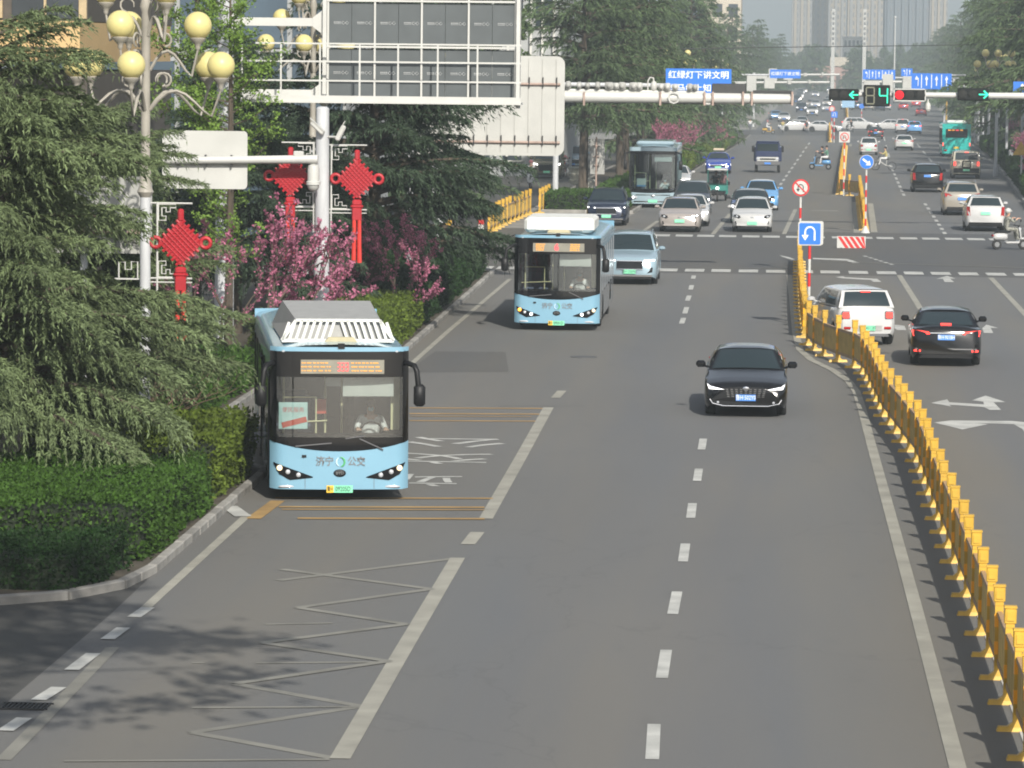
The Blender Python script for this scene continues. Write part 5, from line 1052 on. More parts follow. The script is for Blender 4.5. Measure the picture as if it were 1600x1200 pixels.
lamp('globe street lamp half hidden behind the electronic board', -13.45, 118, .9, 8.0)
lamp('globe street lamp whose grey foot stands in the hedge by the small redbud', -11.75, 131.5, .5)
for i, (x, y) in enumerate(((-7.6, 330), (-6.6, 400), (-5.4, 470))): lamp(ORD[i] + ' distant globe lamp on the left kerb', x, y, y * .1, 7.6, 'distant left globe lamps', False)
for i, (x, y) in enumerate(((15.6, 276), (18.8, 318), (22.8, 400), (25, 470))): lamp(ORD[i] + ' distant globe lamp on the right kerb', x, y, y * .13, 7.4, 'distant right globe lamps', False)
# --- Chinese knots on fretwork brackets
def knot(label, lamp_xyz, dx, s=1.0, z=4.6, group='red Chinese knots'):
    x, y, _ = lamp_xyz; r = thing('knot_lantern', label, 'knot lantern', (x + dx, y - .02, bed_z(y) + z), 0, group); r.scale = (s, s, s)
    h = .45; sq = [(0, -h), (h, 0), (0, h), (-h, 0)]
    MB().prism(sq, .06, lambda u, v, w_: Vector((u, -w_ + .03, v))).build('knot', KNOT, r)
    wv = MB()
    for k in range(-3, 4):
        o = k * h / 4.2; a = Vector((o * .5 * 2 - (h - abs(o)) * 0, 0, 0))
        c = Vector((o / 1.0 * .5, 0, -o * .5)); d = Vector((1, 0, 1)).normalized() * (h * .70); wv.tube([c - d + Vector((0, -.04, 0)), c + d + Vector((0, -.04, 0))], .013, 5)
        c = Vector((o * .5, 0, o * .5)); d = Vector((1, 0, -1)).normalized() * (h * .70); wv.tube([c - d + Vector((0, -.043, 0)), c + d + Vector((0, -.043, 0))], .013, 5)
    for sg in ((1, 1), (1, -1), (-1, 1), (-1, -1)):
        for k in range(5):
            t = (k + .5) / 5; c = Vector((sg[0] * h * t, -.01, sg[1] * h * (1 - t))); n = Vector((sg[0], 0, sg[1])).normalized(); wv.tube([c - n * .02, c + n * .06], .032, 6)
    wv.build('weave', KNOT, r)['kind'] = 'stuff'
    for sx in (-1, 1): m = MB(); m.tube([(sx * (h + .05) + .10 * math.cos(t), 0, .10 * math.sin(t)) for t in np.linspace(0, 2 * PI, 15)], .042, 7, False); m.build('loop', KNOT, r, 60)
    MB().bbox((0, 0, h + .10), (.12, .08, .26), .03).build('hanger', KNOT, r)
    m = MB(); m.bbox((0, 0, -h - .10), (.22, .09, .14), .03); m.bbox((0, 0, -h - .19), (.30, .1, .10), .04); m.bbox((0, 0, -h - .37), (.22, .09, .3), .02); m.build('lower_knot', KNOT, r)
    for sx in (-1, 1): MB().tube([(sx * .06, 0, -h - .5), (sx * .06, 0, -h - 1.0), (sx * .068, 0, -h - 1.5)], [.045, .05, .056], 8).build('tassel', M('tassel_red', (.55, .03, .02), .55, var=.08), r)
    # bracket
    b = thing('fretwork_bracket', 'white fretwork bracket of the ' + label, 'bracket', (x, y + .06, bed_z(y) + z), 0, 'fretwork brackets')
    sg = 1 if dx > 0 else -1; e = dx + sg * .22 * s
    def fr(cx, cz, fx, fz):
        q = .07 * s; P = [(0, 0), (5, 0), (5, 1), (3.4, 1), (3.4, 2.2), (2.2, 2.2), (2.2, 1), (1, 1), (1, 3.4), (2.2, 3.4), (2.2, 4.6), (0, 4.6), (0, 0)]; return [(cx + fx * a * q, 0, cz + fz * c * q) for a, c in P]
    MB().tube([(0, 0, .78 * s), (e, 0, .78 * s)], .018, 5).tube([(0, 0, -.72 * s), (e, 0, -.72 * s)], .018, 5).tube([(0, 0, -.80 * s), (e, 0, -.80 * s)], .014, 5).tube([(sg * .22, 0, .8 * s), (sg * .22, 0, -1.3 * s)], .02, 5).build('rail', WHITE, b)
    MB().tube(fr(sg * .24, .76 * s, sg, -1), .014, 5).build('fret', WHITE, b); MB().tube(fr(sg * .24, -.70 * s, sg, 1), .014, 5).build('fret', WHITE, b)
    return r
knot('bright red knot left of the tall white column', (-11.75, 75.2, 0), .68, .95, 4.35)
knot('dark red knot right of the camera post', (-11.15, 100, 0), .88, 1.08, 4.8)
knot('red knot partly hidden by the white camera arm', (-11.15, 100, 0), -.80, 1.08, 4.85)
b = thing('fretwork_bracket', 'lone white fretwork left of the globe lamp pole', 'bracket', (-11.75, 75.3, 4.4), 0, 'fretwork brackets')
MB().tube([(-.1, 0, -.68), (-.6, 0, -.68)], .018, 5).tube([(-.16, 0, -.66), (-.16, 0, -.35), (-.28, 0, -.35), (-.28, 0, -.5), (-.4, 0, -.5), (-.4, 0, -.36), (-.52, 0, -.36), (-.52, 0, -.66)], .015, 5).build('fret', WHITE, b)

# --- rounded plate helper: a real plate of given thickness at depth Y from its photo rectangle
def plate(m, x0, x1, z0, z1, y, d=.04, r=.08, n=4):
    pts = []
    for cx, cz, a0 in ((x1 - r, z0 + r, -PI / 2), (x1 - r, z1 - r, 0), (x0 + r, z1 - r, PI / 2), (x0 + r, z0 + r, PI)):
        for k in range(n + 1): a = a0 + PI / 2 * k / n; pts.append((cx + r * math.cos(a), cz + r * math.sin(a)))
    m.prism(pts, d, lambda u, v, w_: Vector((u, y - w_, v))); return m
def rect(px0, py0, px1, py1, Y): a = PT(px0, py1, Y); b = PT(px1, py0, Y); return a.x, b.x, a.z, b.z
# --- electronic message board seen from the back
VY = 108.0; x0, x1, z0, z1 = rect(508, -70, 812, 166, VY); zc = [PT(660, y, VY).z for y in (158, 74, 2, -68)]
vm = thing('message_board', 'large electronic message board seen from behind with grey cabinets and a white catwalk', 'message board', (x0, VY, bed_z(VY)), 0); V0 = Vector((x0, VY, bed_z(VY)))
def vb(c, d): return MB().box((c[0] - V0.x, c[1] - V0.y, c[2] - V0.z), d)
W8 = (x1 - x0 - .16) / 8
for i in range(8):
    for j in range(3):
        a, b_ = zc[j] + .06, zc[j + 1] - .06; cx = x0 + .08 + W8 * (i + .5); cb = vb((cx, VY, (a + b_) / 2), (W8 - .012, .12, b_ - a)).build('cabinet', CABG, vm)
        m = MB(); zz_ = (a + b_) / 2 + .02 - V0.z
        for k in (0, 1):
            q = cx + .09 + k * .10 - V0.x; m.tube([(q - .045, -.066, zz_), (q, -.066, zz_ + .045), (q + .045, -.066, zz_), (q, -.066, zz_ - .045), (q - .045, -.066, zz_)], .008, 4)
        for k in range(4): m.box((cx - .15 + k * .05 - V0.x, -.064, zz_ + .018), (.036, .006, .022))
        for k in range(5): m.box((cx - .15 + k * .04 - V0.x, -.064, zz_ - .022), (.028, .006, .014))
        m.build('maker_print', M('print_pale', (.42, .43, .43), .6), cb)['kind'] = 'stuff'
for i in range(5): vb((x0 + .08 + W8 * 2 * i, VY - .09, (z0 + z1) / 2), (.05, .08, z1 - z0 - .1)).build('frame_post', WHITE, vm)
for z in (zc[0], zc[1], zc[2], zc[3]): vb(((x0 + x1) / 2, VY - .10, z), (x1 - x0, .09, .055)).build('frame_rail', WHITE, vm)
for xx in (x0, x1): vb((xx, VY - .05, (z0 + z1) / 2), (.10, .45, z1 - z0)).build('frame_side', WHITE, vm)
CY = VY - .85; xl = PT(376, 150, CY).x; xr = PT(814, 150, CY).x; zf = PT(600, 159, CY).z
vb(((xl + xr) / 2, CY + .38, zf - .02), (xr - xl, .85, .06)).build('catwalk_floor', WHITE, vm); vb(((xl + xr) / 2, CY, zf + .07), (xr - xl, .05, .16)).build('toe_board', WHITE, vm)
for py in (127, 97, 69): z = PT(600, py, CY).z; vb(((xl + xr) / 2 + (.2 if py < 80 else 0), CY, z), (xr - xl - (.4 if py < 80 else 0), .045, .045)).build('guard_rail', WHITE, vm)
for px in (378, 439, 500, 562, 622, 684, 746, 811): X = PT(px, 110, CY).x; zt_ = PT(px, 69, CY).z; vb((X, CY, (zf + zt_) / 2), (.045, .04, zt_ - zf)).build('guard_post', WHITE, vm)
PX = PT(351, 300, VY).x; MB().cyl((PX - V0.x, 0, -.1), (PX - V0.x, 0, 11.5), .27, .2, 18).build('column', WPOLE, vm, 60)
for py, hh in ((34, .22), (146, .22)):
    z = PT(430, py, VY).z; vb(((PX + x0) / 2, VY, z), (x0 - PX, .2, hh)).build('beam', WHITE, vm); g = MB(); g.prism([(x0 - V0.x - .34, z - V0.z - .12), (x0 - V0.x, z - V0.z - .38), (x0 - V0.x, z - V0.z + .38), (x0 - V0.x - .34, z - V0.z + .12)], .24, lambda u, v, w_: Vector((u, .12 - w_, v))); g.build('gusset', WHITE, vm); vb((PX + .25, VY, z), (.12, .42, .42)).build('flange', WHITE, vm)
o = thing('camera_post', 'tall round white post behind the front bus carrying knots, cameras and a sign arm', 'post', (-11.15, 100, .08)); MB().lathe([(.30, -.1), (.30, .04), (.20, .06), (.165, 6.55), (.10, 6.6)], (0, 0, 0), 18).build('shaft', WPOLE, o, 50); MB().box((0, 0, .02), (.8, .8, .05)).build('base_plate', DKM, o)
# --- white sign back on a camera arm
SY = 99.6; x0, x1, z0, z1 = rect(254, 205, 387, 294, SY); r_ = thing('road_sign', 'white road sign back with rounded corners on the long camera arm', 'road sign', (x0, SY, z0)); O = Vector((x0, SY, z0))
m = MB(); plate(m, 0, x1 - x0, 0, z1 - z0, 0, .05, .1); m.build('sign_panel', SIGNB, r_)
za = PT(430, 249, SY).z - z0; xe = -11.2 - x0
MB().tube([(.05, -.17, za - .06), (xe, -.17, za + .02)], [.085, .115], 10).build('arm', WHITE, r_, 60)
for k in (.42, 1.1, 1.75): MB().box((k, -.09, za - .05), (.035, .18, .30)).build('clamp', DKM, r_)
MB().lathe([(.05, 0), (.13, -.04), (.15, -.14), (.15, -.42), (.18, -.44), (.18, -.52)], (PT(491, 270, SY).x - x0, -.17, za - .10), 14).build('dome_camera', SIGNB, r_, 40); MB().ball((PT(491, 270, SY).x - x0, -.17, za - .64), .15, 12, 8).build('camera_glass', SIGNG, r_, 60)
MB().bbox((PT(468, 243, SY).x - x0, -.17, za + .14), (.25, .16, .16), .02).build('junction_box', SIGNB, r_)
for (px, py, an) in ((496, 200, .75), (532, 208, -1.1)):
    p_ = PT(px, py, 99.7); o = thing('security_camera', 'bullet camera on the tall post pointing %s' % ('down left' if an > 0 else 'down right'), 'camera', p_, 0, 'bullet cameras'); R = Matrix.Rotation(an, 3, 'Y'); MB().bbox((0, 0, 0), (.42, .13, .13), .03, R).build('housing', SIGNB, o); MB().tube([(0, 0, -.05), (.1 if an > 0 else -.1, .1, -.1), (-11.15 - p_.x, .3, -.1)], .03, 6).build('bracket', SIGNB, o); MB().box((0, 0, .08), (.5, .16, .02), R).build('sun_shade', SIGNB, o)
# --- grey sign back under the cedar
SY = 79.0; x0, x1, z0, z1 = rect(60, 276, 238, 394, SY); r_ = thing('road_sign', 'weathered grey sign back half hidden by the nearest cedar', 'road sign', (x0, SY, z0))
m = MB(); plate(m, 0, x1 - x0, 0, z1 - z0, 0, .05, .05); m.build('sign_panel', SIGNG, r_); zp = PT(200, 361, SY).z - z0; MB().tube([(.1, -.1, zp), (x1 - x0 - .1, -.1, zp)], .07, 10).build('rail', RUST, r_)
for k in (.5, 1.6): MB().box((x1 - x0 - k, -.1, zp), (.04, .2, .5)).build('clamp', DKM, r_)
MB().cyl((.9, .12, -z0), (.9, .12, z1 - z0 - .1), .08, n=12).build('post', WPOLE, r_, 60)
# --- big white direction sign, back side
SY = 139.0; x0, x1, z0, z1 = rect(640, 88, 883, 241, SY); r_ = thing('direction_sign', 'big white direction sign back beside the electronic board', 'direction sign', (x0, SY, z0))
m = MB(); plate(m, 0, x1 - x0, 0, z1 - z0, 0, .06, .28); m.build('sign_panel', SIGNB, r_)
for py in (131, 222): zp = PT(800, py, SY).z - z0; MB().tube([(.15, -.11, zp), (x1 - x0 - .15, -.11, zp)], .045, 8).build('rail', RUST, r_)
for k in range(11):
    X = .3 + k * (x1 - x0 - .6) / 10; MB().box((X, -.075, (z1 - z0) / 2), (.012, .02, z1 - z0 - .2)).build('panel_rib', SIGNG, r_)
    for py in (131, 222): zp = PT(800, py, SY).z - z0; MB().box((X + .03, -.1, zp + .07), (.035, .14, .34)).build('clamp', DKM, r_)
MB().cyl((1.0, .35, -z0), (1.0, .35, z1 - z0), .16, n=14).build('post', WPOLE, r_, 60)
for k in (.5, 1.6, 3.2, 4.6): MB().tube([(k, .12, z1 - z0 - 1.0), (k, .3, z1 - z0 - 1.0)], .06, 6).build('strut', WPOLE, r_)
MB().tube([(1.0, .35, z1 - z0 - 1.0), (x1 - x0 - .3, .35, z1 - z0 - 1.0)], .12, 10).build('arm', WPOLE, r_, 60)
# --- camera gantry
GY = 147.0; r_ = thing('camera_gantry', 'long white gantry arm with traffic cameras reaching over the oncoming lanes', 'gantry', (-12.3, GY, bed_z(GY)))
def gz(px, py): p_ = PT(px, py, GY); return Vector((p_.x + 12.3, 0, p_.z - bed_z(GY)))
a, b = gz(705, 148.5), gz(1240, 155); MB().tube([(a.x, 0, a.z), (b.x, 0, b.z)], [.24, .185], 14).build('arm', WHITE, r_, 60); MB().cyl((0, 0, 0), (0, 0, a.z + .5), .24, .2, 16).build('post', WPOLE, r_, 60)
a, b = gz(884, 141), gz(1102, 145); MB().tube([a, b], .06, 8).build('upper_rail', WHITE, r_); MB().tube([a + Vector((0, -.05, -.1)), b + Vector((0, -.05, -.1))], .05, 6).build('cable_tray', RUST, r_)
for px in (913, 1032, 1101, 1114, 1161, 1175, 1238): p_ = gz(px, 154); MB().box(p_ + Vector((0, -.02, 0)), (.07, .50, .5)).build('band', RUST, r_)
for px, wd, ht in ((888, .25, .3), (905, .2, .28), (918, .2, .25), (934, .22, .3), (952, .4, .28), (963, .3, .25), (972, .35, .3), (990, .4, .3), (999, .3, .3), (1033, .25, .25), (1043, .3, .3), (1055, .3, .25), (1078, .25, .3), (1086, .25, .25)):
    p_ = gz(px, 133 + (px - 888) * .02); m = MB(); m.bbox(p_, (wd * .8, .34, ht), .05); m.tube([p_ - Vector((0, 0, .1)), p_ - Vector((0, 0, .36))], .025, 6); m.ball(p_ + Vector((0, -.18, 0)), ht * .33, 8, 6); m.build('camera', SIGNB if px % 2 else SIGNG, r_, 50)
p_ = gz(1012, 150); m = MB(); m.tube([p_, p_ + Vector((0, 0, .55)), p_ + Vector((.08, 0, .68)), p_ + Vector((.2, 0, .66)), p_ + Vector((.22, 0, .5))], .03, 7); m.ball(p_ + Vector((.22, 0, .36)), (.13, .13, .2), 10, 7); m.build('dome_camera', SIGNB, r_, 60)
for x0_, x1_, y0_, y1_ in ((1112, 1166, 131, 148),): a, b = gz(x0_, y1_), gz(x1_, y0_); MB().bbox((a + b) / 2 + Vector((0, .12, 0)), (b.x - a.x, .3, b.z - a.z), .03).build('signal_back', DKM, r_)
for x0_, x1_ in ((1033, 1100), (1176, 1237)): a, b = gz(x0_, 161), gz(x1_, 143); m = MB(); m.box(((a.x + b.x) / 2, .25, b.z), (b.x - a.x, .05, .06)); m.box(((a.x + b.x) / 2, .25, a.z), (b.x - a.x, .05, .06)); m.box(((a.x + b.x) / 2, .30, (a.z + b.z) / 2), (b.x - a.x, .12, b.z - a.z)); m.build('signal_back', DKM, r_)
p_ = gz(1053, 153); MB().tube([p_ + Vector((.2 * math.cos(t), -.25, .2 * math.sin(t))) for t in np.linspace(0, 2 * PI, 9)], .03, 5).build('loop_handle', WHITE, r_)
p_ = gz(1107, 160); MB().bbox(p_, (.25, .2, .2), .03).build('small_box', WHITE, r_)
# --- traffic signals on the right arm
SGY = 187.0; LEDG = M('signal_green', (.01, .12, .08), .5, emit=(.02, 1.0, .55), es=.95); LEDRD = M('signal_red', (.12, .0, .0), .6, emit=(1.0, .015, .03), es=.75, spec=.1); LOFF = M('signal_off', (.022, .022, .02), .7, spec=.1); HOUS = M('signal_housing', (.008, .009, .009), .7, spec=.15)
r_ = thing('signal_mast', 'white mast arm carrying the traffic signals on the right', 'mast arm', (16.2, SGY, bed_z(SGY)))
def sz(px, py, dy=0): p_ = PT(px, py, SGY + dy); return Vector((p_.x - 16.2, dy, p_.z - bed_z(SGY)))
a, b = sz(1300, 147), sz(1687, 151); MB().tube([a, b], [.10, .17], 12).build('arm', WHITE, r_, 60); MB().cyl((b.x, 0, 0), (b.x, 0, b.z + .4), .2, .17, 14).build('post', WPOLE, r_, 60)
p_ = sz(1450, 158); MB().lathe([(.03, .1), (.04, -.05), (.1, -.1), (.13, -.2), (.13, -.38)], p_, 12).build('dome_camera', SIGNB, r_, 50); MB().ball(p_ + Vector((0, 0, -.4)), .12, 10, 7).build('camera_glass', SIGNG, r_)
def sigbox(label, px0, py0, px1, py1, frame, lamps, arrow=None, name='traffic_signal'):
    a, b = PT(px0, py1, SGY - .35), PT(px1, py0, SGY - .35); w_, h_ = b.x - a.x, b.z - a.z; c = (a + b) / 2; o = thing(name, label, 'traffic signal', (c.x, SGY - .35, c.z - h_ / 2), 0)
    MB().bbox((0, .08, h_ / 2), (w_, .24, h_), .05).build('housing', HOUS, o)
    MB().box((0, .25, h_ / 2), (.08, .2, .08)).build('mount', DKM, o)
    if frame:
        m = MB(); 
        for (cx, cz, sx, sz_) in ((0, h_ - .02, w_ + .04, .05), (0, .02, w_ + .04, .05), (-w_ / 2, h_ / 2, .05, h_), (w_ / 2, h_ / 2, .05, h_)): m.box((cx, -.03, cz), (sx, .05, sz_))
        m.build('white_frame', WHITE, o)
    for k, mm in enumerate(lamps):
        x = -w_ / 2 + w_ * (k + .5) / len(lamps); r0 = h_ * .36
        vz = MB(); 
        vz.tube([(x + r0 * 1.08 * math.cos(t), -.05, h_ / 2 + r0 * 1.08 * math.sin(t)) for t in np.linspace(-.2, PI + .2, 10)], .018, 5); vz.build('visor', HOUS, o)
        if mm == 'A': 
            d = -1 if arrow == 'L' else 1; g = MB(); y_ = -.06
            def ar(pts): g.prism(pts, .02, lambda u, v, w__: Vector((x + d * u * r0 * 1.25, y_ - w__, h_ / 2 + v * r0 * 1.2)))
            ar([(-.85, -.13), (.5, -.13), (.5, .13), (-.85, .13)]); ar([(.95, 0), (.15, .8), (-.08, .62), (.55, 0)]); ar([(.95, 0), (.55, 0), (-.08, -.62), (.15, -.8)]); g.build('arrow', LEDG, o)
        else: MB().lathe([(r0, 0), (r0, -.02), (r0 * .6, -.05), (.001, -.06)], (x, -.04, h_ / 2), 20, 'y').build('lens', mm, o, 60)
    return o
sigbox('traffic signal with a green left arrow', 1295, 139, 1342, 157, False, [LOFF, LOFF, 'A'], 'L')
sigbox('traffic signal with the red lamp lit in a white frame', 1397, 139, 1446, 158, True, [LEDRD, LOFF, LOFF])
sigbox('traffic signal with a green right arrow', 1496, 138, 1545, 157, False, [LOFF, LOFF, 'A'], 'R')
a, b = PT(1349, 166, SGY - .35), PT(1391, 133, SGY - .35); o = thing('countdown_signal', 'countdown signal showing a green four', 'countdown', ((a.x + b.x) / 2, SGY - .35, a.z)); w_, h_ = b.x - a.x, b.z - a.z
MB().bbox((0, .08, h_ / 2), (w_, .2, h_), .03).build('housing', HOUS, o); MB().box((0, .25, h_ / 2), (.08, .25, .08)).build('mount', DKM, o); SEGOFF = M('segment_off', (.16, .16, .11), .5)
def seg(cx, on):
    W_, H_ = w_ * .30, h_ * .76; zc_ = h_ / 2; t = .055
    S_ = {'a': ((0, H_ / 2), (W_, t)), 'd': ((0, -H_ / 2), (W_, t)), 'g': ((0, 0), (W_, t)), 'f': ((-W_ / 2, H_ / 4), (t, H_ / 2 - t)), 'b': ((W_ / 2, H_ / 4), (t, H_ / 2 - t)), 'e': ((-W_ / 2, -H_ / 4), (t, H_ / 2 - t)), 'c': ((W_ / 2, -H_ / 4), (t, H_ / 2 - t))}
    for k, (c_, d_) in S_.items():
        if on is not None and k not in on: continue
        MB().box((cx + c_[0], -.03, zc_ + c_[1]), (d_[0], .02, d_[1])).build('segment', LEDG if on else SEGOFF, o)
seg(-w_ * .25, None); seg(w_ * .25, 'fgbc')
# --- blue banners
def banner(label, px0, py0, px1, py1, Y, rows, size, post_x, grp=None, arm=True):
    x0, x1, z0, z1 = rect(px0, py0, px1, py1, Y); o = thing('banner_sign', label, 'sign', (x0, Y, z0), 0, grp); m = MB(); plate(m, 0, x1 - x0, 0, z1 - z0, 0, .06, .03); pn = m.build('panel', BLUE, o)
    n = len(rows)
    for k, t in enumerate(rows):
        letter(t, size, LETW, pn, ((x1 - x0) / 2, -.066, (z1 - z0) * (1 - (k + .5) / n)), FACE_F, bold=.012 * size, sx=(x1 - x0) * .93 / (size * len(t) * 1.0))
    if arm: MB().tube([(post_x - x0, .15, (z1 - z0) * .35), (x1 - x0, .15, (z1 - z0) * .35)], .11, 8).build('arm', WPOLE, o); MB().cyl((post_x - x0, .15, zg(Y) - z0), (post_x - x0, .15, (z1 - z0) * .5), .15, n=10).build('post', WPOLE, o)
    return o
banner('blue banner sign with two lines of white characters above the gantry arm', 1040, 108, 1143, 148, 206, ['红绿灯下讲文明', '斑马线上知礼让'], .42, -10.9)
banner('distant blue banner sign with one line of white characters over the far road', 1203, 109, 1251, 122, 480, ['红绿灯下讲文明'], .48, -6.2)
def lane_sign(label, px0, py0, px1, py1, Y, n, post_x):
    x0, x1, z0, z1 = rect(px0, py0, px1, py1, Y); o = thing('lane_sign', label, 'sign', (x0, Y, z0), 0); m = MB(); plate(m, 0, x1 - x0, 0, z1 - z0, 0, .06, .03); pn = m.build('panel', BLUE, o); w_, h_ = x1 - x0, z1 - z0
    for k in range(n):
        x = w_ * (k + .5) / n; g = MB(); s = min(.5, h_ * .4, w_ / n * .4)
        if k == 0: g.tube([(x + s * .4, -.07, h_ * .2), (x + s * .4, -.07, h_ * .7), (x - s * .3, -.07, h_ * .7)], s * .12, 5)
        else: g.box((x, -.07, h_ * .42), (s * .25, .02, h_ * .4))
        g.prism([(x - s * .4, h_ * .6), (x + s * .4, h_ * .6), (x, h_ * .85)], .02, lambda u, v, q: Vector((u, -.065 - q, v))); g.build('lane_arrow', LETW, pn)
        if k: MB().box((w_ * k / n, -.068, h_ / 2), (.06, .012, h_ * .85)).build('divider', LETW, pn)
    MB().tube([(post_x - x0, .15, h_ * .2), (0, .15, h_ * .2)], .1, 8).build('arm', WPOLE, o); MB().cyl((post_x - x0, .15, zg(Y) - z0), (post_x - x0, .15, h_ * .4), .15, n=10).build('post', WPOLE, o); return o
lane_sign('blue lane arrow sign over the right carriageway near the hedge end', 1424, 115, 1487, 139, 330, 4, 20.8)
lane_sign('far blue lane arrow sign left of the nearer one', 1348, 109, 1399, 124, 470, 5, 24.5)
lane_sign('small far blue sign between the two lane arrow signs', 1408, 107, 1426, 119, 430, 2, 23.5)
lane_sign('blue sign half hidden at the right edge above the arrow signal', 1583, 128, 1640, 146, 235, 2, 19.6)
lane_sign('blue sign behind the right cedar boughs next to the green arrow', 1521, 131, 1553, 142, 300, 2, 20.5)
x0, x1, z0, z1 = rect(1464, 132, 1495, 152, 640); o = thing('outline_sign', 'dark green sign with a pale outline right of the red signal', 'sign', (x0, 640, z0)); m = MB(); plate(m, 0, x1 - x0, 0, z1 - z0, 0, .05, .05); m.build('panel', M('sign_green', (.04, .12, .12), .5), o)
for c_, d_ in (((.5, 0), (1, 0)), ((.5, 1), (1, 0)), ((0, .5), (0, 1)), ((1, .5), (0, 1))): MB().box((c_[0] * (x1 - x0), -.06, c_[1] * (z1 - z0)), (d_[0] * (x1 - x0) + .05, .03, d_[1] * (z1 - z0) + .05)).build('outline', LETW, o)
MB().cyl(((x1 - x0) * .5, .1, zg(640) - z0), ((x1 - x0) * .5, .1, z1 - z0), .12, n=8).build('post', YEL, o); 
# far white gantries
for (px0, px1, py, Y, lb) in ((1140, 1296, 129, 500, 'far white gantry with boxes over the left lanes'), (1178, 1312, 117, 560, 'farthest white gantry over the road'), (1348, 1526, 128, 455, 'far white gantry under the lane arrow sign')):
    a, b = PT(px0, py, Y), PT(px1, py - .5, Y); o = thing('far_gantry', lb, 'gantry', (a.x, Y, zg(Y)), 0, 'far white gantries'); MB().tube([(0, 0, a.z - zg(Y)), (b.x - a.x, 0, b.z - zg(Y))], .14, 8).build('arm', WHITE, o); px_ = 0 if px0 < 1300 else b.x - a.x; MB().cyl((px_, 0, 0), (px_, 0, a.z + .3 - zg(Y)), .2, n=10).build('post', WPOLE, o)
    for k, (u, w_, h_) in enumerate(((.08, 1.8, .7), (.22, 1.2, 2.0), (.4, 1.3, 1.4), (.6, .5, .5), (.8, .3, .5))): MB().bbox((u * (b.x - a.x), -.2, a.z - zg(Y) + .1 * k - .2), (w_, .3, h_), .05).build('sign_box', SIGNB, o)
# --- median signs on striped poles
def striped(o, z, r=.045, n=None, first=0):
    n = n or max(2, int(round(z / .42)))
    for k in range(n): MB().cyl((0, 0, z * k / n), (0, 0, z * (k + 1) / n), r, n=10).build('pole_band', RED if (k + first) % 2 else WHITE, o, 60)
def disc(o, z, r, mat, nm='sign_face', y=-.06): return MB().lathe([(r, 0), (r, -.02)], (0, y, z), 28, 'y').build(nm, mat, o)
def uturn(parent, z, s, mat, y):
    m = MB(); P = [(.35 * s, -.5 * s), (.35 * s, .15 * s)] + [(.35 * s * math.cos(t), .15 * s + .35 * s * math.sin(t)) for t in np.linspace(0, PI, 9)] + [(-.35 * s, -.1 * s)]
    wd = .12 * s
    for (a, b) in zip(P[:-1], P[1:]):
        d = Vector((b[0] - a[0], b[1] - a[1], 0)).normalized(); n_ = Vector((-d.y, d.x, 0)) * wd / 2; q = [(a[0] - n_.x, a[1] - n_.y), (b[0] - n_.x + d.x * .02 * s, b[1] - n_.y + d.y * .02 * s), (b[0] + n_.x + d.x * .02 * s, b[1] + n_.y + d.y * .02 * s), (a[0] + n_.x, a[1] + n_.y)]; m.prism(q, .006, lambda u, v, w_: Vector((u, y - w_, z + v)))
    m.prism([(-.35 * s - .26 * s, -.1 * s), (-.35 * s, -.5 * s), (-.35 * s + .26 * s, -.1 * s)], .006, lambda u, v, w_: Vector((u, y - w_, z + v))); m.build('u_turn_arrow', mat, parent)
def nouturn(o, z, r, square=False):
    if square: MB().box((0, -.05, z), (2 * r + .12, .02, 2 * r + .12)).build('backing_board', WHITE, o)
    f = disc(o, z, r, RED, 'red_ring', -.062); disc(f, z, r * .80, WHITE, 'white_face', -.084); uturn(f, z - .02, r * .85, INK, -.106)
    MB().box((0, -.118, z), (r * 1.7, .008, r * .13), Matrix.Rotation(rad(45), 3, 'Y')).build('slash', RED, f)
def rootat(name, lb, px, py, cat='road sign', grp=None): g = G(px, py); return thing(name, lb, cat, g, 0, grp), g
o, g = rootat('road_sign', 'round red u-turn ban sign on a striped pole at the fence end before the crossing', 1249, 424); zt_ = PT(1245, 293, g.y).z; striped(o, zt_ - .36, n=7); nouturn(o, zt_, .32)
o, g = rootat('road_sign', 'square blue u-turn sign on a striped pole behind the white hatchback', 1263, 512); zt_ = PT(1267, 365, g.y).z; striped(o, zt_ - .35, n=6)
m = MB(); plate(m, -.35, .35, zt_ - .35, zt_ + .35, -.05, .02, .05); pn = m.build('white_border', WHITE, o); m = MB(); plate(m, -.315, .315, zt_ - .315, zt_ + .315, -.072, .01, .04); m.build('blue_face', BLUE, pn); uturn(pn, zt_, .40, LETW, -.083)
m = MB(); plate(m, -.29, .40, zt_ - .33, zt_ + .37, .06, .02, .05); m.build('back_plate', WHITE, o)
o, g = rootat('road_sign', 'round blue arrow sign on a striped pole at the far side of the crossing', 1352, 364); zt_ = PT(1355, 253, g.y).z; striped(o, zt_ - .3, n=9); f = disc(o, zt_, .33, WHITE, 'white_ring', -.06); disc(f, zt_, .305, BLUE, 'blue_face', -.082)
g2 = MB(); R = Matrix.Rotation(rad(38), 3, 'Y')
for pts in ([(-.22, -.045), (.08, -.045), (.08, .045), (-.22, .045)], [(.06, -.14), (.24, 0), (.06, .14)]): g2.prism(pts, .01, lambda u, v, w_: (R @ Vector((u, 0, v))) + Vector((0, -.104 - w_, zt_)))
g2.build('arrow', LETW, f); MB().lathe([(.22, 0), (.06, .3), (.05, .31)], (0, 0, 0), 12).build('foot', WHITE, o)
o, g = rootat('road_sign', 'white board with a u-turn ban on a striped pole in the far median', 1318, 306); zt_ = PT(1322, 214, g.y).z - g.z; striped(o, zt_ - .3, n=8); nouturn(o, zt_, .25, True)
o, g = rootat('road_sign', 'tiny round red sign on a striped pole at the far crossing', 1299, 222); zt_ = PT(1299, 170, g.y).z - g.z; striped(o, zt_, .06, 8); disc(o, zt_, .35, RED); disc(o, zt_, .26, WHITE, 'white_face', -.09)
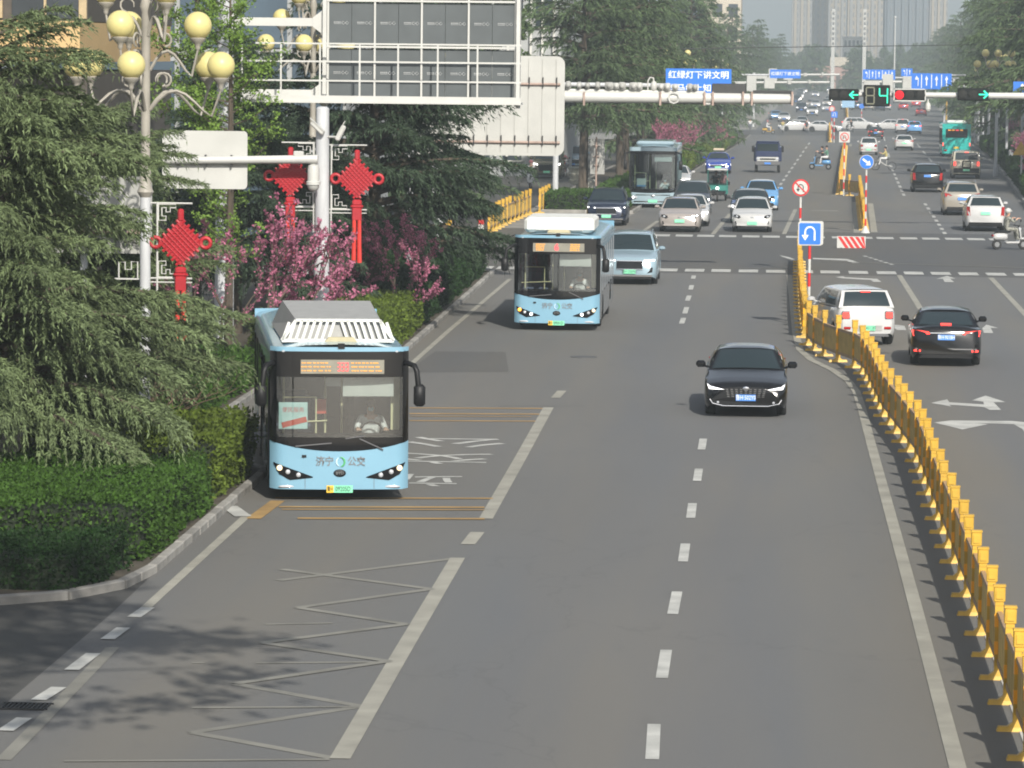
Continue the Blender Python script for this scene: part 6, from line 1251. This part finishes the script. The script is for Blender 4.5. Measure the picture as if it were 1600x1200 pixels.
o, g = rootat('road_sign', 'tiny square blue sign on a striped pole at the far crossing', 1303, 223); zt_ = PT(1303, 179, g.y).z - g.z; striped(o, zt_, .06, 8); MB().box((0, -.07, zt_), (.7, .03, .7)).build('sign_face', BLUE, o); uturn(o, zt_, .4, LETW, -.09)
o, g = rootat('road_sign', 'distant striped pole with a small blue disc beyond the far crossing', 1346, 190); zt_ = PT(1346, 166, g.y).z - g.z; striped(o, zt_, .07, 6); disc(o, zt_, .4, BLUE)
o, g = rootat('road_sign', 'pale blue board standing on the median beyond the far crossing', 1325, 186); x0, x1, z0, z1 = rect(1317, 157, 1337, 168, g.y); MB().box((0, 0, (z0 + z1) / 2 - g.z), (x1 - x0, .06, z1 - z0)).build('panel', M('pale_blue', (.25, .42, .6), .5), o); MB().cyl((0, .06, 0), (0, .06, z0 - g.z), .06, n=8).build('post', WHITE, o)
# striped board standing on the crossing
a, b = G(1308, 388), G(1352, 389); o = thing('barrier_board', 'low red and white striped board standing on the crossing', 'barrier', (a + b) / 2); w_ = (b - a).length; h_ = .50
MB().box((0, 0, h_ / 2 + .02), (w_, .10, h_)).build('board', WHITE, o)
for k in range(5):
    u = -w_ / 2 + w_ * (k + .12) / 5; sh = -.32; pts = [(u + .32, .03), (u + .47, .03), (u + .14, h_), (u, h_)]; pts = [(min(w_ / 2, q[0]), q[1]) for q in pts]; MB().prism(pts, .008, lambda uu, v, q: Vector((uu, -.051 - q, v))).build('stripe', RED, o)
for sx in (-1, 1): MB().box((sx * w_ * .35, 0, .02), (.08, .4, .04)).build('foot', DKM, o)
# corner furniture on the left
o, g = rootat('road_sign', 'grey sign back on a thin pole at the far left corner hedge', 931, 312); x0, x1, z0, z1 = rect(922, 217, 945, 272, g.y); MB().cyl((0, 0, 0), (0, 0, z1 - g.z + .1), .05, n=8).build('post', RUST, o); m = MB(); plate(m, x0 - g.x, x1 - g.x, z0 - g.z, z1 - g.z, .1, .04, .03); m.build('sign_panel', SIGNG, o)
for k in (.25, .5, .8): MB().box((0, -.0, lerp(z0, z1, k) - g.z), (.35, .12, .04)).build('clamp', RUST, o)
o, g = rootat('stone_urn', 'stacked pale stone urn on the corner lawn', 903, 306, 'urn'); MB().lathe([(.15, 0), (.12, .5), (.45, .55), (.55, .8), (.45, .85), (.5, .95), (.6, 1.15), (.5, 1.2), (.5, 1.3), (.62, 1.5), (.55, 1.55)], (0, 0, .1), 16).build('urn_body', M('stone_pale', (.34, .33, .27), .85, var=.2), o, 40)
rk = MB(); g = G(919, 307); rng_ = random.Random(2); R = Matrix.Rotation(.25, 3, 'Y'); rk.bbox((g.x, g.y, g.z + .5), (.75, .5, 1.05), .12, R); tag(rk.build('boulder', M('stone_pale2', (.40, .39, .34), .9, var=.25, bump=.5)), 'leaning pale boulder next to the stone urn', 'boulder')
o, g = rootat('marker_block', 'small red and white marker left of the yellow side fence', 752, 360, 'marker'); MB().box((0, 0, .14), (.24, .2, .28)).build('lower_half', WHITE, o); MB().box((0, 0, .38), (.24, .2, .2)).build('upper_half', RED, o)
# poles on the right
for px, py, pt, mm, lb in ((1475, 205, 178, WPOLE, 'white post under the right cedars left of the turquoise bus'), (1579, 268, 235, WPOLE, 'white painted post right of the off-road car'), (1598, 278, 240, WPOLE, 'white post at the right edge by the hedge')):
    g = G(px, py); h_ = PT(px, pt, g.y).z - g.z; o = thing('post', lb, 'post', g, 0, 'white posts on the right'); MB().lathe([(.2, 0), (.17, .1), (.16, h_), (.1, h_ + .05)], (0, 0, 0), 12).build('shaft', mm, o, 40)
g = G(1595, 300); o = thing('warning_sign', 'yellow triangular warning sign at the right edge', 'road sign', g); z_ = PT(1592, 232, g.y).z - g.z; MB().cyl((0, 0, 0), (0, 0, z_), .05, n=8).build('post', WPOLE, o); MB().prism([(-.5, -.4), (.5, -.4), (0, .45)], .03, lambda u, v, q: Vector((u - .05, -.05 - q, z_ + v))).build('sign_face', YEL, o)
# overhead wire
a, b, c = PT(700, 79, 300), PT(1200, 74, 300), PT(1700, 66, 300)
m = MB(); m.tube([a, a.lerp(b, .5) + Vector((0, 0, -.1)), b, b.lerp(c, .5) + Vector((0, 0, -.05)), c], .03, 5); tag(m.build('overhead_wire', DKM), 'thin dark wire strung across the street above the signals', 'wire')
# ================================================================== MORE VEHICLES AND RIDERS
TEAL = paint('teal', (.035, .18, .155)); TRB = paint('truck_blue', (.025, .035, .085))
p = gpos(1104, 1137, 315); t = thing('three_wheeler', 'teal three-wheeled cargo trike with a canopy behind the dark suv', 'tricycle', (p.x, p.y + 1.2, 0))
MB().bbox((0, 0, 1.74), (1.12, 1.9, .08), .03).build('canopy', WHITE, t); MB().bbox((0, -.9, .78), (1.0, .08, .42), .03).build('front_panel', TEAL, t); MB().bbox((0, .55, .62), (1.15, 1.5, .5), .03).build('cargo_box', TEAL, t)
for sx in (-1, 1):
    for y in (-.9, .85): MB().cyl((sx * .53, y, .6), (sx * .53, y, 1.72), .025, n=6).build('canopy_post', TEAL, t)
    MB().bbox((sx * .45, .55, .25), (.12, .5, .5), .1).build('rear_wheel', RUB, t); MB().bbox((sx * .62, -.85, 1.0), (.12, .06, .2), .02).build('mirror', GLASSD, t)
MB().lathe([(.12, -.05), (.26, -.05), (.26, .05), (.12, .05)], (0, -1.15, .26), 18, 'x').build('front_wheel', RUB, t); MB().tube([(0, -1.15, .26), (0, -1.0, .75), (0, -.85, 1.05)], .035, 6).build('fork', GLASSD, t); MB().ball((0, -1.0, .72), (.09, .06, .09), 10, 6).build('headlight', DRL, t); MB().box((0, -.95, 1.28), (1.0, .02, .75)).build('windscreen', glass_mat('trike_glass', (.8, .85, .85), .8), t); MB().bbox((0, .0, .7), (.8, .4, .2), .05).build('seat', GLASSD, t); MB().bbox((0, -.93, .45), (.8, .1, .2), .03).build('bumper', GLASSD, t)
J1, R1 = seated((.40, .12), .08, 'chair'); RIDERS = {}
def rider_mesh(nm, top, leg, J, R): return person_mesh(nm, J, R, [top, SKIN, leg, SHK], std_col)
r1 = rider_mesh('trike_rider', SHK, SHB, J1, R1)
def seat_person(label, me, loc, rz, helmet=None, hair=True, s=1.0, lean=.10, grp=None):
    o = thing('person', label, 'person', loc, rz, grp); put('body', me, o); add_head(o, (0, -lean - .0, .80), hair, helmet); o.scale = (s,) * 3; return o
seat_person('person in dark clothes driving the teal cargo trike', r1, (p.x - .1, p.y + 1.2, .80), 0)
seat_person('passenger in rose clothes beside the trike driver', rider_mesh('trike_passenger', SHR, SHK, J1, R1), (p.x + .28, p.y + 1.25, .80), 0)
p = gpos(1178, 1220, 270); t = thing('small_truck', 'dark blue light truck with round front grille coming towards the crossing', 'truck', (p.x, p.y + 2.0, zg(p.y)))
MB().bbox((0, -1.2, 1.05), (1.75, 1.5, .9), .08).build('cab_lower', TRB, t); MB().bbox((0, -1.1, 1.75), (1.66, 1.3, .75), .10).build('cab_upper', TRB, t); MB().bbox((0, -1.78, 1.72), (1.45, .04, .6), .02).build('windscreen', GLASS, t); MB().bbox((0, -1.97, .95), (1.5, .05, .3), .04).build('grille', WHITE, t); MB().bbox((0, -1.99, .95), (1.1, .05, .1), .02).build('grille_slot', BLK, t); MB().bbox((0, -1.97, .66), (1.75, .12, .26), .03).build('bumper', GREYP, t); MB().box((0, -2.04, .66), (.44, .02, .14)).build('number_plate', PLB, t); MB().bbox((0, 1.1, 1.25), (1.95, 2.9, 1.0), .04).build('cargo_bed', TRB, t); MB().box((0, .5, .6), (.9, 4.4, .2)).build('chassis', GLASSD, t)
for sx in (-1, 1): MB().ball((sx * .66, -1.98, .97), (.13, .05, .1), 10, 6).build('headlight', LENS, t); m = MB(); m.tube([(sx * .82, -1.7, 1.9), (sx * 1.02, -1.85, 1.85)], .02, 5); m.bbox((sx * 1.03, -1.85, 1.65), (.16, .06, .42), .03); m.build('mirror', GLASSD, t)
MB().bbox((0, -1.5, 2.16), (1.6, .5, .07), .02).build('sun_visor', TRB, t); wheels(t, .36, .2, .78, (-1.25, 1.6))
# scooters
def wheel2(o, nm, y, wr, bike):
    if bike:
        wq = MB().tube([(0, y + wr * math.cos(t), wr + wr * .95 * math.sin(t)) for t in np.linspace(0, 2 * PI, 21)], .022, 6, False).build(nm, RUB, o, 60)
        for k in range(6): a = k * PI / 6; MB().tube([(0, y - wr * math.cos(a), wr - wr * .93 * math.sin(a)), (0, y + wr * math.cos(a), wr + wr * .93 * math.sin(a))], .005, 4).build('spoke', RIM, wq)
    else:
        wq = MB().lathe([(wr * .5, -.05), (wr * .92, -.05), (wr, 0), (wr * .92, .05), (wr * .5, .05)], (0, y, wr), 18, 'x').build(nm, RUB, o, 50); MB().lathe([(wr * .5, -.056), (wr * .5, .056)], (0, y, wr), 14, 'x').build('rim', RIM, wq)
def scooter(label, mat, loc, rz, cat='scooter', grp=None, shield=True, bike=False):
    o = thing('electric_scooter' if not bike else 'bicycle', label, cat, loc, rz, grp); wr = .22 if not bike else .30
    for y, nm in ((-.62, 'front_wheel'), (.58, 'rear_wheel')): wheel2(o, nm, y, wr, bike)
    if bike:
        MB().tube([(0, .58, .3), (0, .15, .35), (0, .2, .75)], .03, 6).tube([(0, .15, .35), (0, -.45, .75)], .035, 6).tube([(0, -.62, .3), (0, -.45, .75), (0, -.42, .98)], .03, 6).build('frame', mat, o); MB().bbox((0, .22, .80), (.2, .28, .08), .03).build('saddle', GLASSD, o); MB().box((0, -.62, .72), (.34, .26, .24), None, (1.2, 1.2)).build('basket', GREYP, o)
    else:
        MB().bbox((0, -.1, .30), (.30, .62, .09), .03).build('footboard', mat, o)
        g = MB(); g.ring([[Vector((sx * wd, y, z)) for sx, wd, y in ((-1, w_, yy + .05), (-1, w_ * .8, yy - .03), (1, w_ * .8, yy - .03), (1, w_, yy + .05))] for z, w_, yy in ((.30, .13, -.38), (.5, .19, -.46), (.75, .21, -.42), (.95, .15, -.38))]); g.build('front_shield', mat, o, 50)
        MB().bbox((0, .42, .55), (.30, .66, .34), .10).build('rear_body', mat, o, 50); MB().bbox((0, .32, .76), (.28, .68, .10), .04).build('seat', GLASSD, o); MB().bbox((0, -.62, .46), (.16, .34, .10), .04).build('front_mudguard', mat, o); MB().ball((0, -.47, .86), (.09, .06, .07), 10, 6).build('headlight', LENS, o); MB().bbox((0, .78, .60), (.2, .04, .09), .015).build('tail_light', TAIL, o)
    MB().tube([(-.32, -.30, 1.02), (-.12, -.40, 1.0), (.12, -.40, 1.0), (.32, -.30, 1.02)], .02, 6).tube([(0, -.40, 1.0), (0, -.5, .6)], .03, 6).build('handlebar', GLASSD, o)
    for sx in (-1, 1): m = MB(); m.tube([(sx * .24, -.34, 1.02), (sx * .30, -.36, 1.2)], .008, 5); m.bbox((sx * .32, -.36, 1.23), (.11, .02, .08), .01); m.build('mirror', GLASSD, o)
    return o
def ride(label_s, label_p, mat, px, py, rz, top, leg, helmet=None, bike=False, hair=True, n=0, second=None, grp=None):
    g = G(px, py); scooter(label_s, mat, g, rz, 'bicycle' if bike else 'scooter', grp, bike=bike); R3 = Matrix.Rotation(rz, 3, 'Z')
    J, R = seated((.34, .24 if not bike else .16), .10, 'scooter'); key = (top.name, leg.name, bike)
    if key not in RIDERS: RIDERS[key] = rider_mesh('rider', top, leg, J, R)
    q = R3 @ Vector((0, .18, .80)) + g; seat_person(label_p, RIDERS[key], q, rz, helmet, hair, 1.0, .10)
    if second:
        J2, R2 = seated((.26, .10), .06, 'scooter'); q = R3 @ Vector((0, .50, .84)) + g; seat_person(second[0], rider_mesh('pillion', second[1], second[2], J2, R2), q, rz, None, True)
CAMO = M('cloth_patterned', (.22, .22, .19), .85, var=.7, scale=12)
ride('white and red scooter at the right edge turning across the crossing', 'rider with a white helmet and patterned clothes at the right edge', PWHT, 1577, 390, PI / 2 + .35, CAMO, CAMO, WHITE)
ride('blue scooter carrying two people across the far lanes', 'dark haired rider steering the blue scooter', PSKY, 1282, 265, -PI / 2 - .1, SHK, SHK, None, False, True, 0, ('pillion rider in green and white on the blue scooter', SHG, SHW))
ride('grey bicycle with a front basket left of the small white car', 'cyclist in a yellow top crossing behind the blue arrow sign', SIGNB, 1381, 266, -PI / 2, SHY, SHW, None, True)
ride('white scooter with a wide apron on the left side street', 'rider behind the white scooter apron on the side street', PWHT, 829, 296, 0, SHW, SHK, SHR)
ride('pink framed bicycle near the stone urn', 'rider in rose clothes near the stone urn', PRED, 880, 276, .3, SHR, SHB, None, True)
ride('far yellow scooter at the left of the far crossing', 'rider in pale clothes on the far yellow scooter', YEL, 1200, 209, PI / 2, SHW, SHW, SHR)
ride('far white scooter left of the crossing white cars', 'rider in a cream top on the far white scooter', PWHT, 1223, 208, 0, SHY, SHW)
ride('far white scooter in front of the white car on the right of the median', 'rider in dark clothes on that far white scooter', PWHT, 1329, 206, -.6, SHK, SHK)
ride('far bicycle under the left trees near the hedge', 'cyclist in a white top near the far left hedge', GREYP, 1172, 206, 0, SHW, SHB, None, True)
Jp = dict(pelvis=(0, 0, .92), spine=(0, 0, 1.1), chest=(0, 0, 1.3), neck=(0, 0, 1.45), jaw=(0, -.02, 1.53), head=(0, -.01, 1.63))
for s, sx in (('L', 1), ('R', -1)): Jp.update({'sh' + s: (sx * .19, 0, 1.4), 'el' + s: (sx * .25, .02, 1.13), 'wr' + s: (sx * .25, -.06, .90), 'ha' + s: (sx * .25, -.08, .82), 'hi' + s: (sx * .1, 0, .88), 'kn' + s: (sx * .11, -.03, .48), 'an' + s: (sx * .11, 0, .09), 'to' + s: (sx * .12, -.15, .04)})
g = G(1260, 208); o = thing('person', 'person in dark clothes walking in front of the far white cars', 'person', g, .4); put('body', person_mesh('walker', Jp, R1, [SHK, SKIN, SHK, SHK], std_col), o); add_head(o, (0, -.01, 1.63))
# far cars: a few base cars, then copies
FG = 'distant cars in the queue'
base = {}
def far(kind, col, label, px, py, rz, group=None, roof=None):
    g = G(px, py); key = (kind, col.name)
    if key not in base: base[key] = car('car', label, kind, col, g, rz, group, 'b', 'car', dict(lit=1, brake=1, W=SPEC[kind]['W']), None, None, 2); return base[key]
    return clone(base[key], g, rz, label, group)
far('sedan', PWHT, 'white saloon crossing sideways at the far crossing, left of the median', 1286, 206, PI / 2 - .1)
far('hatch', PWHT, 'white hatchback crossing sideways behind the walking person', 1242, 205, -PI / 2 + .15)
far('suv', PWHT, 'white suv crossing sideways right of the far median', 1342, 203, PI / 2)
far('sedan', PWHT, 'white saloon crossing sideways in front of the black braking sedan', 1387, 203, -PI / 2)
far('hatch', PWHT, 'white car behind the sideways hatchback at the far crossing', 1253, 199, 0)
far('suv', PWHT, 'white suv with dark lamps first in the distant queue', 1269, 181, 0)
far('suv', PNAV, 'dark blue suv left of the first white suv in the distant queue', 1252, 175, 0)
far('sedan', PSKY, 'blue car under the trees at the far left kerb', 1212, 187, .1)
far('sedan', PWHT, 'white car beside the blue car under the far left trees', 1225, 190, 0)
far('sedan', PWHT, 'white saloon in the second row of the distant queue', 1274, 168, 0)
far('hatch', PSIL, 'pale hatchback beyond the second row of the distant queue', 1292, 166, 0)
far('suv', PSKY, 'blue pickup coloured truck right of the white and red van', 1428, 209, PI)
far('suv', PDGR, 'grey car ahead on the right carriageway beyond the far crossing', 1338, 172, PI)
far('sedan', PSIL, 'silver car on the right carriageway under the digits of the countdown', 1357, 172, PI)
far('sedan', PWHT, 'white car on the right carriageway under the red signal', 1384, 172, PI)
far('sedan', PRED, 'red car on the right carriageway beyond the white and red van', 1411, 172, PI)
rn = random.Random(12)
for i in range(26):
    Y = 720 + i * 28 + rn.uniform(-8, 8); x = FAR_L(Y) + 3 + rn.choice((0, 3.4, 6.8, 10.2)) + rn.uniform(-.3, .3)
    k, c_ = rn.choice([('sedan', PWHT), ('suv', PNAV), ('sedan', PSIL), ('suv', PWHT), ('sedan', PSKY), ('hatch', PSIL)]); g = Vector((x, Y, zg(Y)))
    if (k, c_.name) in base: clone(base[(k, c_.name)], g, 0, 'one of the tiny cars jammed in the distant queue', FG)
    else: base[(k, c_.name)] = car('car', 'one of the tiny cars jammed in the distant queue', k, c_, g, 0, FG, 'b', 'car', dict(lit=1), None, None, 2)
for i in range(9):
    Y = 680 + i * 60; c_ = rn.choice([('sedan', PWHT), ('suv', PNAV), ('sedan', PRED)]); clone(base[(c_[0], c_[1].name)], Vector((FAR_R(Y) - 4 - rn.choice((0, 3.5, 7)), Y, zg(Y))), PI, ORD[i] + ' tiny car driving away on the far right lanes', 'distant cars driving away')
car('off_road_car', 'dark olive off-road car coming along the left side street', 'jeep', POLI, at_front(838, 872, 279, 4.6), 0, None, 'g', 'car', dict(lit=1, rack=2, H=1.85))
car('suv', 'pale blue car parked behind the stone urn on the side street', 'suv', PLBL, at_front(877, 912, 266, 4.7), 0, None, 'b')

# ================================================================== BUILDINGS
WIN = M('window_dark', (.035, .045, .055), .12, var=.3, scale=.3); MULL = M('mullion_tan', (.38, .30, .18), .5); ORNG = M('render_orange', (.52, .36, .17), .8, var=.06, scale=.5); BEIG = M('render_beige', (.46, .41, .33), .85, var=.08, scale=.3); GREYB = M('render_grey', (.32, .33, .33), .85, var=.1, scale=.3); BRWN = M('soffit_dark', (.07, .06, .05), .8); GLZ = M('curtain_glass', (.08, .11, .14), .15, var=.3, scale=.2); PALE = M('render_pale', (.55, .54, .50), .85, var=.06, scale=.3); TAN = M('render_tan', (.40, .36, .31), .85, var=.06)
b = thing('shop_building', 'orange fronted building with dark windows at the upper left corner', 'building', (-19.2, 112, 0))
MB().box((-14, 8.2, 3.7), (28, 16, 7.4)).build('ground_floor', BRWN, b); MB().box((-14, 7.5, 8.25), (28, 17, 1.15)).build('fascia_band', ORNG, b); MB().box((-14, 8.3, 11.6), (28, 16, 5.6)).build('upper_wall', BRWN, b); MB().box((-14, -1.04, 8.07), (27.9, .05, .03)).build('fascia_joint', BRWN, b)
for i in range(9):
    x = -1.1 - i * 2.4; w_ = MB().box((x - .1, .27, 10.6), (1.9, .06, 3.4)).build('window', WIN, b); MB().box((x - .1, .22, 10.6), (.07, .06, 3.4)).build('frame', MULL, w_); MB().box((x + .98, .2, 10.6), (.22, .1, 3.4)).build('pilaster', MULL, b)
MB().box((-14, 7.5, 14.6), (28, 17, .5)).build('cornice', ORNG, b)
b = thing('glass_building', 'dark blue glass fronted building behind the globe lamp', 'building', (-14.9, 140, 0)); MB().box((-6, 9, 8), (12, 16, 16)).build('wall', GREYB, b)
for i in range(6):
    for j in range(4): MB().box((-1 - i * 2, .97, 2.2 + j * 3.8), (1.8, .08, 3.3)).build('window', GLZ, b)
def block(label, x0, x1, Y, dep, h, wall, rows, cols, win=WIN, wf=.6, hf=.55, name='building', roof=None, far=False):
    b = thing(name, label, 'building', ((x0 + x1) / 2, Y, zg(Y) - .2)); w_ = x1 - x0; MB().box((0, dep / 2, h / 2), (w_, dep, h)).build('wall', wall, b); MB().box((0, dep / 2, h + .3), (w_ + .6, dep + .6, .6)).build('roof', roof or wall, b)
    m = MB()
    for j in range(rows):
        for i in range(cols):
            cx, cz = -w_ / 2 + w_ * (i + .5) / cols, h * (j + .55) / rows
            if far: m.box((cx, -.02, cz), (w_ / cols * wf, .1, h / rows * hf))
            else: q = MB().box((cx, -.02, cz), (w_ / cols * wf, .1, h / rows * hf)).build('window', win, b); MB().box((cx, -.06, cz - h / rows * hf / 2), (w_ / cols * wf + .2, .14, .1)).build('sill', PALE, q)
    if far: m.build('window_grid', win, b)['kind'] = 'stuff'
    return b
b = block('grey building with vertical fins above the big white sign', -24, -13.6, 262, 30, 13, GREYB, 3, 5)
for i in range(14): MB().box((-5 + i * .75, -.25, 7), (.14, .3, 11)).build('fin', PALE, b)
b = block('beige block with glass bays above the left row of cedars', -17.0, -4.6, 640, 30, 34, BEIG, 9, 5, far=True)
for x in (-3.6, -.6): MB().box((x, -.4, 16), (1.6, .8, 30)).build('glass_bay', GLZ, b)
MB().prism([(-6.4, 20), (2, 20), (-2, 22.5)], .6, lambda u, v, q: Vector((u, -.2 - q, v - 6))).build('gable', M('roof_pink', (.36, .20, .17), .8), b)
def tower(label, px0, px1, Y, h, wall, strips, ins, far_base=0):
    x0, x1 = PT(px0, 60, Y).x, PT(px1, 60, Y).x; b = thing('tower_block', label, 'building', ((x0 + x1) / 2, Y, zg(Y) - 1), 0, 'hazy tower blocks'); w_ = x1 - x0
    MB().box((0, 10, h / 2), (w_, 20, h)).build('wall', wall, b)
    for i in range(strips):
        cx = -w_ / 2 + w_ * (i + .5) / strips; MB().box((cx, -.3, h / 2), (w_ / strips * .38, .8, h - 2)).build('balcony_stack', ins, b); 
        m = MB()
        for j in range(int(h / 3)): m.box((cx + w_ / strips * .36, -.05, 2 + j * 3), (w_ / strips * .2, .2, 1.6))
        m.build('window_grid', M('window_hazed', (.16, .17, .18), .5), b)['kind'] = 'stuff'  # tower windows paled, distance haze put into their colour
    return b
TWA = M('tower_grey', (.27, .27, .265), .9, var=.06, scale=.1); TWB = M('tower_brown', (.33, .29, .235), .9, var=.06, scale=.1); TWC = M('tower_slate', (.13, .155, .18), .6, var=.06, scale=.1)
tower('tallest hazy tower block left of the white pylons', 1237, 1268, 1500, 95, TWA, 3, TWB); tower('hazy tan tower block behind the left pylon', 1269, 1321, 1560, 100, TWB, 5, TWA); tower('hazy beige tower block between the two pylons', 1324, 1379, 1480, 85, TWB, 5, TWA); tower('blue grey hazy office slab right of the pylons', 1382, 1450, 1300, 60, TWC, 6, TWC); tower('pale block in the haze on the right above the cedars', 1452, 1480, 1400, 50, TWA, 3, TWB)
block('low pale annex in front of the beige tower', PT(1318, 60, 1350).x, PT(1350, 60, 1350).x, 1350, 15, 16, PALE, 4, 5, far=True); block('white flat building between the far left trees', PT(1160, 60, 1000).x, PT(1178, 60, 1000).x, 1000, 14, 14, PALE, 4, 4, far=True)
for px, lb in ((1301, 'tall white pylon with vertical lettering on the left of the far end'), (1350, 'tall white pylon with vertical lettering on the right of the far end')):
    Y = 1050; g = PT(px, 105, Y); zt_ = PT(px, 14, Y).z; o = thing('pylon', lb, 'pylon', (g.x, Y, zg(Y)), 0, 'white pylons'); MB().box((0, 0, (zt_ - zg(Y)) / 2), (.9, .9, zt_ - zg(Y))).build('shaft', SIGNB, o); MB().box((0, 0, .6), (2.2, 2.2, 1.2)).build('base', PALE, o)
    m = MB()
    for k in range(7): m.box((0, -.46, zt_ - zg(Y) - 1.2 - k * 1.3), (.5, .05, .7))
    m.build('vertical_print', GREYP, o)['kind'] = 'stuff'
Y = 1000; g = PT(1398, 75, Y); o = thing('flagpole', 'slim white flagpole right of the pylons', 'pole', (g.x, Y, zg(Y))); MB().cyl((0, 0, 0), (0, 0, PT(1398, 27, Y).z - zg(Y)), .22, .15, 8).build('shaft', WHITE, o); MB().ball((0, 0, PT(1398, 27, Y).z - zg(Y)), .35, 8, 6).build('finial', WHITE, o)
Y = 1200; x0, x1 = PT(1284, 95, Y).x, PT(1336, 95, Y).x; o = thing('gateway', 'pinkish gateway building closing the far end of the street', 'building', ((x0 + x1) / 2, Y, zg(Y))); MB().box((0, 2, 3.4), (x1 - x0 + 6, 4, 6.8)).build('wall', M('gate_pink', (.36, .22, .18), .8), o); MB().box((1, 2, 8), ((x1 - x0) * .7, 4, 3)).build('upper_wall', BEIG, o)
for i in range(5): MB().box((-(x1 - x0) / 2 + (x1 - x0) * (i + .5) / 5, -.05, 2.2), ((x1 - x0) / 8, .2, 4)).build('opening', BRWN, o)
fw = [tree_meshes('wood%d' % i, cedar_data(90 + i, 12, 5.2, .55, .9, .22, 2, .05, 1.0, 6, 4), CEDF) for i in range(2)]
rn = random.Random(5)
for i in range(34):
    Y = 1080 + rn.uniform(0, 160); x = PT(1130 + i * 12, 80, Y).x
    if 1285 < 1130 + i * 12 < 1330: Y = 1300
    plant_tree('far_tree', 'one of the hazy trees closing the view at the end of the street', fw[i % 2], (x, Y, zg(Y)), rn.uniform(0, 6), rn.uniform(.8, 1.25), 'hazy trees at the end of the street')
# ================================================================== HAZE
hz = MB().box((0, 2950, 48.4), (5100, 6400, 103.2)).build('haze', None); hz['kind'] = 'stuff'
hm = bpy.data.materials.new('haze_air'); hm.use_nodes = True; t = hm.node_tree; t.nodes.remove(t.nodes['Principled BSDF']); pv = t.nodes.new('ShaderNodeVolumePrincipled'); pv.inputs['Color'].default_value = (.58, .66, .70, 1); pv.inputs['Density'].default_value = .00060; pv.inputs['Anisotropy'].default_value = .0
t.links.new(pv.outputs[0], t.nodes['Material Output'].inputs['Volume']); hz.data.materials.clear(); hz.data.materials.append(hm)
